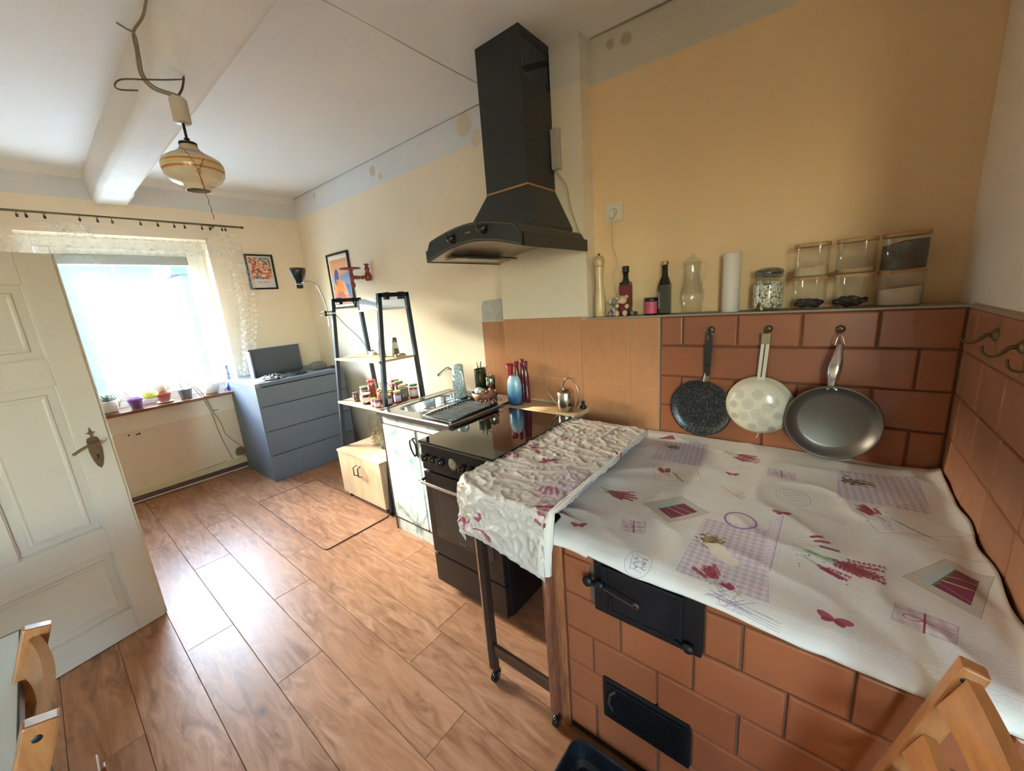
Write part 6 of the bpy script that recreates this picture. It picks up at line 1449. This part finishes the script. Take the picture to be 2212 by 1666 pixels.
B().box((x-.0265, y-.0265, ZL), (x+.0265, y+.0265, ZL+.175), .008).build('body', m_dg, rb)
B().lathe([(.024, .172), (.016, .186), (.0145, .192), (.0145, .225), (.0, .226)], (x, y, ZL), 20).build('neck', m_dg, rb)
B().lathe([(.0165, .222), (.0175, .223), (.0175, .252), (.016, .254), (0, .254)], (x, y, ZL), 20).build('cap', m_blackp, rb)
b = B(); b.box((x-.0272, y-.0274, ZL+.045), (x+.0272, y-.0266, ZL+.155)); b.box((x+.0266, y-.0272, ZL+.045), (x+.0274, y+.02, ZL+.155)); b.box((x-.0274, y-.0272, ZL+.045), (x-.0266, y+.02, ZL+.155)); lab = b.build('label', M('label_red', '#6e1c22', .5, var=.25, vs=60), rb)
def letters(s, size, mat, parent, origin, ux=(1, 0, 0), uz=(0, 0, 1), name='lettering', depth=.0004):
    b = B(); T = text_tris(s); xs = [p[0] for t_ in T for p in t_]; w2 = (min(xs)+max(xs))/2; O, U, W_ = Vector(origin), Vector(ux), Vector(uz)
    for t_ in T: b._add([O+U*((p[0]-w2)*size)+W_*(p[1]*size) for p in t_], [(0, 1, 2)])
    return b.build(name, mat, parent, fix=False)
letters('Oli', .020, M('ink_white', '#d8ccc4', .6), lab, (x+.014, y-.0280, ZL+.092))
# plush pair
tb = ledge('teddy_bear', 'cream teddy bear in a dark red top, sitting in front of the red-labelled bottle', 'plush toy', -.842, 1.985); x, y = -.850, 1.984
m_pl = M('plush_cream', '#c9ab84', .95, bump=.8, bs=260, var=.08); m_rk = M('knit_red', '#6b1f2a', .95, bump=.6, bs=200)
B().ball((x+.002, y+.012, ZL+.034), (.027, .020, .034), 18, 12, bump=.05).build('jumper', m_rk, tb)
b = B(); b.ball((x+.002, y+.004, ZL+.084), (.024, .021, .022), 18, 12, bump=.05); b.ball((x-.010, y-.014, ZL+.077), (.012, .010, .010), 12, 8); b.ball((x-.018, y+.006, ZL+.103), (.008, .005, .008), 10, 8); b.ball((x+.022, y+.006, ZL+.101), (.008, .005, .008), 10, 8); b.build('head', m_pl, tb)
b = B(); b.ball((x-.013, y-.023, ZL+.080), (.0032, .002, .0022), 8, 6); b.ball((x-.016, y-.013, ZL+.089), .0018, 8, 6); b.ball((x+.001, y-.016, ZL+.089), .0018, 8, 6); b.build('face', M('thread_black', '#1a1512', .5), tb)
for dx, dy, dz, rr3 in ((-.024, -.004, .055, (.011, .011, .012)), (.028, -.004, .050, (.012, .012, .013))): B().ball((x+dx, y+dy, ZL+dz), rr3, 14, 10, bump=.05).build('arm', m_pl, tb)
for dx in (-.022, .022): B().ball((x+dx, y-.016, ZL+.0165), (.013, .012, .0165), 14, 10, bump=.05).build('leg', m_pl, tb)
tb2 = ledge('plush_mouse', 'small grey plush mouse with white trim leaning on the teddy bear', 'plush toy', -.892, 1.985); x, y = -.898, 1.986
m_gp = M('plush_grey', '#8d8378', .95, bump=.8, bs=260, var=.2, vs=60); m_wt = M('trim_white', '#d6d0c8', .9)
B().ball((x, y+.010, ZL+.034), (.019, .016, .030), 16, 10, bump=.08).build('body', m_gp, tb2)
b = B(); b.ball((x+.006, y+.002, ZL+.076), (.019, .017, .017), 16, 10, bump=.06); b.ball((x+.008, y-.014, ZL+.070), (.009, .008, .007), 10, 8); b.build('head', m_gp, tb2)
b = B(); b.ball((x-.014, y+.002, ZL+.078), (.010, .006, .012), 12, 8, mtx=Matrix.Rotation(.6, 4, 'Y')); b.ball((x+.020, y+.004, ZL+.092), (.012, .005, .008), 12, 8); b.build('ears', m_wt, tb2)
for dx, dy, dz in ((-.014, -.010, .014), (.010, -.014, .014)): B().ball((x+dx, y+dy, ZL+dz), (.012, .013, .0135), 12, 8, bump=.1).build('leg', m_gp, tb2)
b = B(); b.tube(spline([(x-.012, y-.010, ZL+.050), (x+.004, y-.016, ZL+.040), (x+.012, y-.016, ZL+.028), (x+.016, y-.014, ZL+.012)], 5), .003, 6); b.build('ruffle', m_wt, tb2)
t = ledge('dried_rosebud', 'tiny dried green and beige bud between the bear and the pink jar', 'dried flower', -.790, 1.99); b = B(); b.ball((-.795, 1.990, ZL+.012), (.010, .010, .012), 10, 8, bump=.3); b.build('bud', M('bud_beige', '#8d7a52', .9), t)
b = B(); b.ball((-.778, 1.99, ZL+.0105), (.012, .010, .0105), 10, 8, bump=.5); b.build('calyx', M('bud_green', '#3b3f26', .9), t)
t = ledge('dark_red_box', 'small dark red box behind the pepper mill', 'box', -1.02, 2.02); B().box((-1.032, 2.03, ZL), (-1.000, 2.060, ZL+.014), .003).build('body', M('box_maroon', '#4a1c14', .6), t); 
pj = ledge('spice_jar', 'small dark jar with a bright pink label, left of the green oil bottle', 'jar', -.695, 2.005); x, y = -.702, 2.003
B().lathe([(0, 0), (.030, 0), (.032, .004), (.032, .062), (.030, .066), (0, .066)], (x, y, ZL), 28).build('body', M('violet_glass', '#1a0f12', .12, coat=.5), pj)
B().lathe([(.0325, .066), (.033, .067), (.033, .084), (.031, .086), (0, .086)], (x, y, ZL), 28).build('lid', m_blackp, pj)
b = B(); b.lathe([(.0324, .008), (.0324, .068)], (x, y, ZL), 20, arc=.40, mtx=Matrix.Rotation(-2.75, 4, 'Z')); lb_ = b.build('label', M('label_pink', '#b8475c', .5, var=.06, vs=60), pj)
b = B()
for k in range(6): b.box((x-.012-.006, y-.0328, ZL+.052-k*.007), (x-.012+.010-(k % 3)*.003, y-.0322, ZL+.0535-k*.007))
b.build('small_print', M('ink_dark_pink', '#7c2c40', .6), lb_)
gb = ledge('olive_oil_bottle', 'tall dark green oil bottle with a gold cap', 'bottle', -.640, 2.02); x, y = -.642, 2.020
B().box((x-.026, y-.026, ZL), (x+.026, y+.026, ZL+.150), .007).build('body', m_dg, gb)
B().lathe([(.030, .146), (.024, .165), (.0155, .185), (.0145, .195), (.0145, .238), (0, .239)], (x, y, ZL), 22).build('neck', m_dg, gb)
B().lathe([(.016, .236), (.0175, .237), (.0175, .252), (.0165, .254), (0, .2545)], (x, y, ZL), 22).build('cap', M('gold_cap', '#b8925a', .3, metal=.8), gb)
b = B(); b.box((x-.024, y-.0268, ZL+.03), (x-.014, y-.0262, ZL+.11)); b.build('label', M('label_grey', '#5a6a70', .5), gb)
# jug
gj = ledge('glass_jug', 'clear glass water jug with lid and curved handle on the ledge', 'jug', -.517, 2.03); x, y = -.517, 2.028
m_jug = glass('jug_glass', '#fbfcfb', .45)
B().lathe([(0, .003), (.038, .001), (.044, .006), (.052, .055), (.056, .078), (.053, .092), (.042, .135), (.035, .185), (.034, .215), (.037, .235), (.036, .236), (.033, .215), (.034, .185), (.041, .135), (.052, .092)], (x, y, ZL), 36).build('body', m_jug, gj)
B().lathe([(.037, .236), (.036, .246), (.020, .256), (.010, .262), (.012, .272), (.008, .279), (0, .28)], (x, y, ZL), 28).build('lid', m_jug, gj)
B().tube(spline([(x+.034, y-.008, ZL+.222), (x+.052, y-.014, ZL+.232), (x+.066, y-.018, ZL+.205), (x+.058, y-.018, ZL+.165), (x+.048, y-.014, ZL+.140), (x+.046, y-.010, ZL+.125)], 6), .0055, 8).build('handle', m_jug, gj)
pt = ledge('white_candle', 'plain white pillar candle next to the glass jug', 'candle', -.353, 2.025); x, y = -.353, 2.028
cm = M('paper_wax', '#d9cfc2', .6, var=.02, vs=8); cm.node_tree.nodes['Principled BSDF'].inputs['Subsurface Weight'].default_value = .2
B().lathe([(0, 0), (.035, 0), (.0362, .002), (.0362, .254), (.0345, .2575), (.008, .2575), (0, .2555)], (x, y, ZL), 36).build('wax', cm, pt)
# bean jar
bj = ledge('bean_jar', 'clip-top jar full of white beans on the ledge', 'jar', -.212, 2.04); x, y = -.212, 2.038; r = .056
B().lathe([(0, .002), (r*.85, .001), (r*.97, .010), (r, .030), (r, .105), (r*.94, .128), (r*.80, .140), (r*.78, .150)], (x, y, ZL), 36).build('glass', g_clear, bj)
B().lathe([(r*.80, .152), (r*.92, .153), (r*.94, .160), (r*.88, .170), (r*.5, .178), (0, .180)], (x, y, ZL), 32).build('lid', glass('lid_glass', '#c2cbd0', 1.), bj)
B().lathe([(r*.80, .1475), (r*.88, .148), (r*.88, .1525), (r*.80, .153)], (x, y, ZL), 32).build('seal', M('seal_grey', '#7d8288', .5), bj)
b = B()
for zz in (.156, .142): b.tube([(x+r*.95*math.cos(a), y+r*.95*math.sin(a), ZL+zz+.004*math.sin(a*2)) for a in [2*PI*k/28 for k in range(28)]], .0014, 5, closed=True)
for s_ in (-1, 1): b.tube(spline([(x+.012*s_, y-r*.98, ZL+.158), (x+.014*s_, y-r*1.06, ZL+.140), (x+.010*s_, y-r*1.05, ZL+.112), (x, y-r*1.06, ZL+.110)], 5), .0013, 5)
b.tube([(x-.012, y-r*1.04, ZL+.146), (x+.012, y-r*1.04, ZL+.146)], .0013, 5); b.build('clip_wire', M('wire_bright', '#6d6f72', .25, metal=1), bj)
b = B(); rr_ = random.Random(31)
for k in range(300):
    a, zz = rr_.random()*6.283, .012+.100*rr_.random(); q = r*.90*(1 if k < 190 else math.sqrt(rr_.random())*.8)
    if zz > .105: zz = .105
    m3 = Matrix.Rotation(a, 4, 'Z') @ Matrix.Rotation(rr_.random()*3.14, 4, 'X') @ Matrix.Rotation(rr_.uniform(-.4, .4), 4, 'Y')
    b.ball((x+q*math.cos(a), y+q*math.sin(a), ZL+zz), (.0048, .0064, .0105), 7, 5, mtx=m3)
for k in range(60):
    a = rr_.random()*6.283; q = r*.8*math.sqrt(rr_.random()); b.ball((x+q*math.cos(a), y+q*math.sin(a), ZL+.112+rr_.random()*.008), (.0062, .0100, .0048), 7, 5, mtx=Matrix.Rotation(rr_.random()*6, 4, 'Z'))
tag(b.build('beans', M('white_bean', '#e6d6bc', .45, var=.06, vs=20), bj), kind='stuff')
# canisters
m_cj = glass('canister_glass', '#fafbfa', .45); m_bam = wood('bamboo', '#b98f5c', '#a07848', .5, axis='X', rings=3, rnd=.05)
def canister(x, y, z, w_, h_, fill, fcol, label, rough=.8, lumpy=0, sc=0):
    t = thing('storage_canister', label, 'canister', (x, y, z), group='bamboo-lidded canisters on the ledge'); R = .036
    def ring_(i, zz): return [Vector((x+px_, y+py_, z+zz)) for px_, py_ in rr(-w_/2+i, w_/2-i, -.050+i, .050-i, R-i*.8, 6)]
    b = B(); L = [ring_(.004, .0005), ring_(0, .004), ring_(0, h_-.014)]; n = len(L[0]); V = [p for l in L for p in l]; F = [tuple(range(n))]
    for i in range(2):
        for k in range(n): k2 = (k+1) % n; F.append((i*n+k, i*n+k2, (i+1)*n+k2, (i+1)*n+k))
    b._add(V, F, True); b.build('glass', m_cj, t)
    b = B(); L = [ring_(-.0015, h_-.0135), ring_(-.0015, h_-.002), ring_(.001, h_)]; V = [p for l in L for p in l]; F = [tuple(range(n)), tuple(range(2*n, 3*n))]
    for i in range(2):
        for k in range(n): k2 = (k+1) % n; F.append((i*n+k, i*n+k2, (i+1)*n+k2, (i+1)*n+k))
    b._add(V, F); b.build('lid', m_bam, t)
    b = B(); hf = (h_-.02)*fill
    if lumpy == 2:
        rr4 = random.Random(int(x*1000)+7)
        for k in range(26): a = rr4.random()*6.28; q = rr4.random(); b.ball((x+(w_/2-.016)*q*math.cos(a), y+.036*q*math.sin(a), z+.012+hf*.7*rr4.random()), (.016, .012, .009), 8, 6, mtx=Matrix.Rotation(rr4.random()*6, 4, 'Z'), bump=.5)
        tag(b.build('contents', M('cont_'+fcol.lstrip('#'), fcol, rough) if 'cont_'+fcol.lstrip('#') not in bpy.data.materials else bpy.data.materials['cont_'+fcol.lstrip('#')], t), kind='stuff'); return t
    nn = 3; L = [ring_(.005, .003), ring_(.0022, .007), ring_(.0022, hf*.9)]; V = [p for l in L for p in l]
    for i in range(0, n):
        p = V[2*n+i]; V[2*n+i] = Vector((p.x, p.y, z+hf*(.97+.08*(p.x-x)/w_*2)))
    V.append(Vector((x, y, z+hf*1.04))); F = [tuple(range(n))]
    for i in range(2):
        for k in range(n): k2 = (k+1) % n; F.append((i*n+k, i*n+k2, (i+1)*n+k2, (i+1)*n+k))
    for k in range(n): F.append((2*n+k, 2*n+(k+1) % n, 3*n))
    b._add(V, F, False); mn = 'cont_'+fcol.lstrip('#'); mm = bpy.data.materials.get(mn) or M(mn, fcol, rough, var=.25 if sc else .05, vs=sc or 20, bump=.8 if sc else .2, bs=sc or 80); b.build('contents', mm, t); return t
HC = .1285
canister(-.070, 2.030, ZL, .114, HC, .30, '#2b1712', 'lower left bamboo-lidded canister holding a few dark dried pieces', .6, 2)
canister(-.070, 2.030, ZL+HC, .114, HC, .36, '#cbb08a', 'upper left bamboo-lidded canister one-third full of pale grain', sc=260)
canister(.064, 2.034, ZL, .118, HC, .34, '#2b1712', 'lower middle bamboo-lidded canister with dark dried pieces beside the flour', .6, 2)
canister(.064, 2.034, ZL+HC, .118, HC, .17, '#b08c62', 'upper middle bamboo-lidded canister with a thin layer of oats', sc=180)
canister(.196, 2.040, ZL, .122, HC, .62, '#cdb59a', 'lower right bamboo-lidded canister more than half full of pale flour')
canister(.196, 2.040, ZL+HC, .122, HC, .90, '#55493a', 'upper right bamboo-lidded canister full of dark tea or seeds', sc=330)
# socket, plug, cables
sk2 = thing('wall_socket', 'square white wall socket with a white plug in it above the ledge', 'socket', (-.922, 2.078, 1.90)); yS = 2.0765
m_sw = M('socket_white', '#d6ccb8', .4)
B().box((-.969, yS-.010, 1.854), (-.876, yS+.004, 1.950), .003).build('plate', m_sw, sk2)
B().box((-.955, yS-.0125, 1.868), (-.890, yS-.010, 1.936), .002).build('inner_frame', m_sw, sk2)
b = B(); b.lathe([(.016, -.014), (.021, -.014), (.0215, -.010)], (-.922, yS, 1.902), 28, 'Y'); b.lathe([(0, -.011), (.016, -.011)], (-.922, yS, 1.902), 28, 'Y'); b.build('well', M('socket_shadow', '#b5a88f', .5), sk2)
pg = thing('plug', 'white plug with a thin white flex in the wall socket', 'plug', (-.922, 2.05, 1.90)); B().box((-.934, yS-.040, 1.872), (-.912, yS-.0145, 1.908), .006).build('body', m_sw, pg)
B().tube(spline([(-.924, yS-.03, 1.872), (-.924, yS-.02, 1.80), (-.926, yS-.02, 1.74), (-.908, yS-.02, 1.67), (-.905, yS-.02, 1.63), (-.925, yS-.02, 1.58), (-.922, yS-.015, 1.52), (-.905, yS-.012, 1.45), (-.90, yS-.012, 1.41)], 8), .0032, 6).build('flex', M('flex_cream', '#c9b795', .5), pg)
cb2 = thing('junction_box', 'beige junction box half hidden beside the hood duct', 'junction box', (-1.18, 1.96, 2.24)); B().box((-1.2095, 1.934, 2.150), (-1.162, 1.9675, 2.345), .006).build('box', M('box_beige', '#b5aa98', .5), cb2)
B().tube(spline([(-1.19, 1.95, 2.150), (-1.175, 1.955, 2.12), (-1.135, 1.960, 2.06), (-1.12, 1.961, 1.97), (-1.10, 1.962, 1.90), (-1.07, 1.962, 1.82), (-1.045, 1.962, 1.76), (-1.034, 1.966, 1.70), (-1.030, 2.00, 1.62), (-1.027, 2.045, 1.53), (-1.01, 2.055, 1.48), (-.97, 2.06, 1.44), (-.93, 2.06, 1.42)], 8), .0034, 6).build('flex', bpy.data.materials['flex_cream'], cb2)

# ================================================================== foreground: chairs, table, tray, floor mat
def chair(label, loc, rz, folded=False):
    LN = .235 if folded else .3538; PW = .034 if folded else .044
    c = thing('folding_chair', label, 'chair', loc, rz, group='wooden folding chairs')
    g_ = lambda n, ax: bpy.data.materials.get(n) or wood(n, '#ab7345', '#8a5630', .32, axis=ax, rings=3, coat=.3, rnd=.05)
    m, mx = g_('chair_wood_Z', 'Z'), g_('chair_wood_X', 'X')
    sl = lambda z: .100-(.862-z)*LN
    for s_ in (-1, 1):
        X_ = .175*s_
        p = B().bar((X_, .100, .855), (X_, sl(0), .0), .028, PW, up=(0, 1, 0), bev=.004).build('post', m, c, world=False)
        B().cyl((X_-.0146, .090, .832), (X_-.0138, .090, .832), .0065, 12).build('screw_hole', m_blackp, p, world=False)
        B().cyl((X_+.0138, .090, .832), (X_+.0146, .090, .832), .0065, 12).build('screw_hole', m_blackp, p, world=False)
        if folded:
            B().bar((.150*s_, sl(.56)+.005, .56), (.150*s_, sl(.02)+.005, .02), .020, .036, up=(0, 1, 0), bev=.003).build('rear_leg', m, c, world=False)
            B().bar((.128*s_, sl(.60)+.005, .60), (.128*s_, sl(.20)+.005, .20), .018, .030, up=(0, 1, 0), bev=.003).build('seat_rail', m, c, world=False)
        else:
            B().bar((.150*s_, -.20, .435), (.150*s_, .18, .0), .020, .036, up=(0, 1, 0), bev=.003).build('rear_leg', m, c, world=False)
            B().bar((.128*s_, -.23, .438), (.128*s_, .12, .438), .018, .030, up=(0, 0, 1), bev=.003).build('seat_rail', m, c, world=False)
    for z0, h_ in ((.800, .075), (.665, .060)):
        b = B(); n = 14; V = []; F = []
        for i in range(n+1):
            u = -1+2*i/n; x = .160*u; dy = .022*(1-u*u); hh = h_*(.5-.10*(1-u*u)); yc = sl(z0)+dy*.9; yo = .0085
            V += [(x, yc-yo-hh*.35, z0-hh), (x, yc+yo-hh*.35, z0-hh), (x, yc+yo+hh*.35, z0+hh), (x, yc-yo+hh*.35, z0+hh)]
        for i in range(n):
            for k in range(4): k2 = (k+1) % 4; F.append((i*4+k, i*4+k2, (i+1)*4+k2, (i+1)*4+k))
        F += [(0, 1, 2, 3), (n*4, n*4+3, n*4+2, n*4+1)]; b._add([Vector(v) for v in V], F); b.build('back_slat', mx, c, world=False)
    for k in range(6):
        if folded: zz = .24+k*.062; B().bar((-.160, sl(zz)-.018, zz), (.160, sl(zz)-.018, zz), .012, .047, up=(0, .33, .94), bev=.002).build('seat_slat', mx, c, world=False)
        else: B().box((-.160, -.235+k*.060, .455), (.160, -.188+k*.060, .470), .003).build('seat_slat', mx, c, world=False)
    B().bar((-.16, -.17, .10), (.16, -.17, .10), .02, .028, bev=.003).build('stretcher', mx, c, world=False)
    return c
chair('glossy wooden folding chair tucked at the white table, bottom left', (-1.185, -.226, 0), 0)
chair('folded wooden chair with slatted back in front of the stove, bottom right', (.132, .675, 0), -PI/2, True)
tb_ = thing('dining_table', 'white-topped table with dark edge at the bottom left corner', 'table', (-1.2, -.6, 0))
B().box((-1.592, -.95, .722), (-.55, -.176, .752), .002).build('top', M('table_white', '#c6c8c2', .35), tb_)
b = B(); b.box((-1.594, -.1775, .721), (-.55, -.1735, .7525), .001); b.box((-1.5955, -.95, .721), (-1.5915, -.1735, .7525), .001); b.build('edge_band', M('table_edge', '#25272b', .35), tb_)
for X_, Y_ in ((-1.55, -.23), (-.60, -.23), (-1.55, -.90), (-.60, -.90)): B().box((X_-.02, Y_-.02, 0), (X_+.02, Y_+.02, .7215), .002).build('leg', bpy.data.materials['table_edge'], tb_)
bt = thing('black_tray', 'black plastic boot tray with raised rounded rim in front of the stove', 'tray', (-.33, .68, 0)); m_bt = M('tray_black', '#0c0f14', .35, bump=.1, bs=80)
def trl(i, z): return [Vector((px_, py_, z)) for px_, py_ in rr(-.545+i, -.12-i, .50+i, .852-i, .045-i*.7, 6)]
b = B(); L = [trl(.025, .001), trl(.008, .02), trl(0, .075), trl(-.004, .078), trl(.001, .081), trl(.007, .078), trl(.016, .022), trl(.030, .012)]; n = len(L[0]); V = [p for l in L for p in l]; F = [tuple(range(n)), tuple(range(7*n, 8*n))]
for i in range(7):
    for k in range(n): k2 = (k+1) % n; F.append((i*n+k, i*n+k2, (i+1)*n+k2, (i+1)*n+k))
b._add(V, F, False); b.build('body', m_bt, bt)
fm = thing('floor_mat', 'wood-look floor mat with thin dark rounded edge before the low cabinet', 'mat', (-3.0, 1.15, 0))
o_ = rr(-3.60, -2.425, .912, 1.395, .03); b = B(); b.prism(o_, .0005, .0035, 'Z'); b.build('sheet', m_floor, fm)
b = B(); b.tube([(px_, py_, .003) for px_, py_ in o_], .0032, 5, closed=True); b.build('edge', M('mat_edge', '#4a2a1c', .5), fm)
pm = B(); pm.prism([(-4.20, .02), (-3.60, .02), (-3.62, .10), (-4.20, .13)], .0005, .02, 'Z'); tag(pm.build('floor_batten', wood('batten', '#c4936a', '#a87850', .5, axis='X', rnd=0), None), 'pale wooden batten lying on the floor beyond the open door', 'batten')
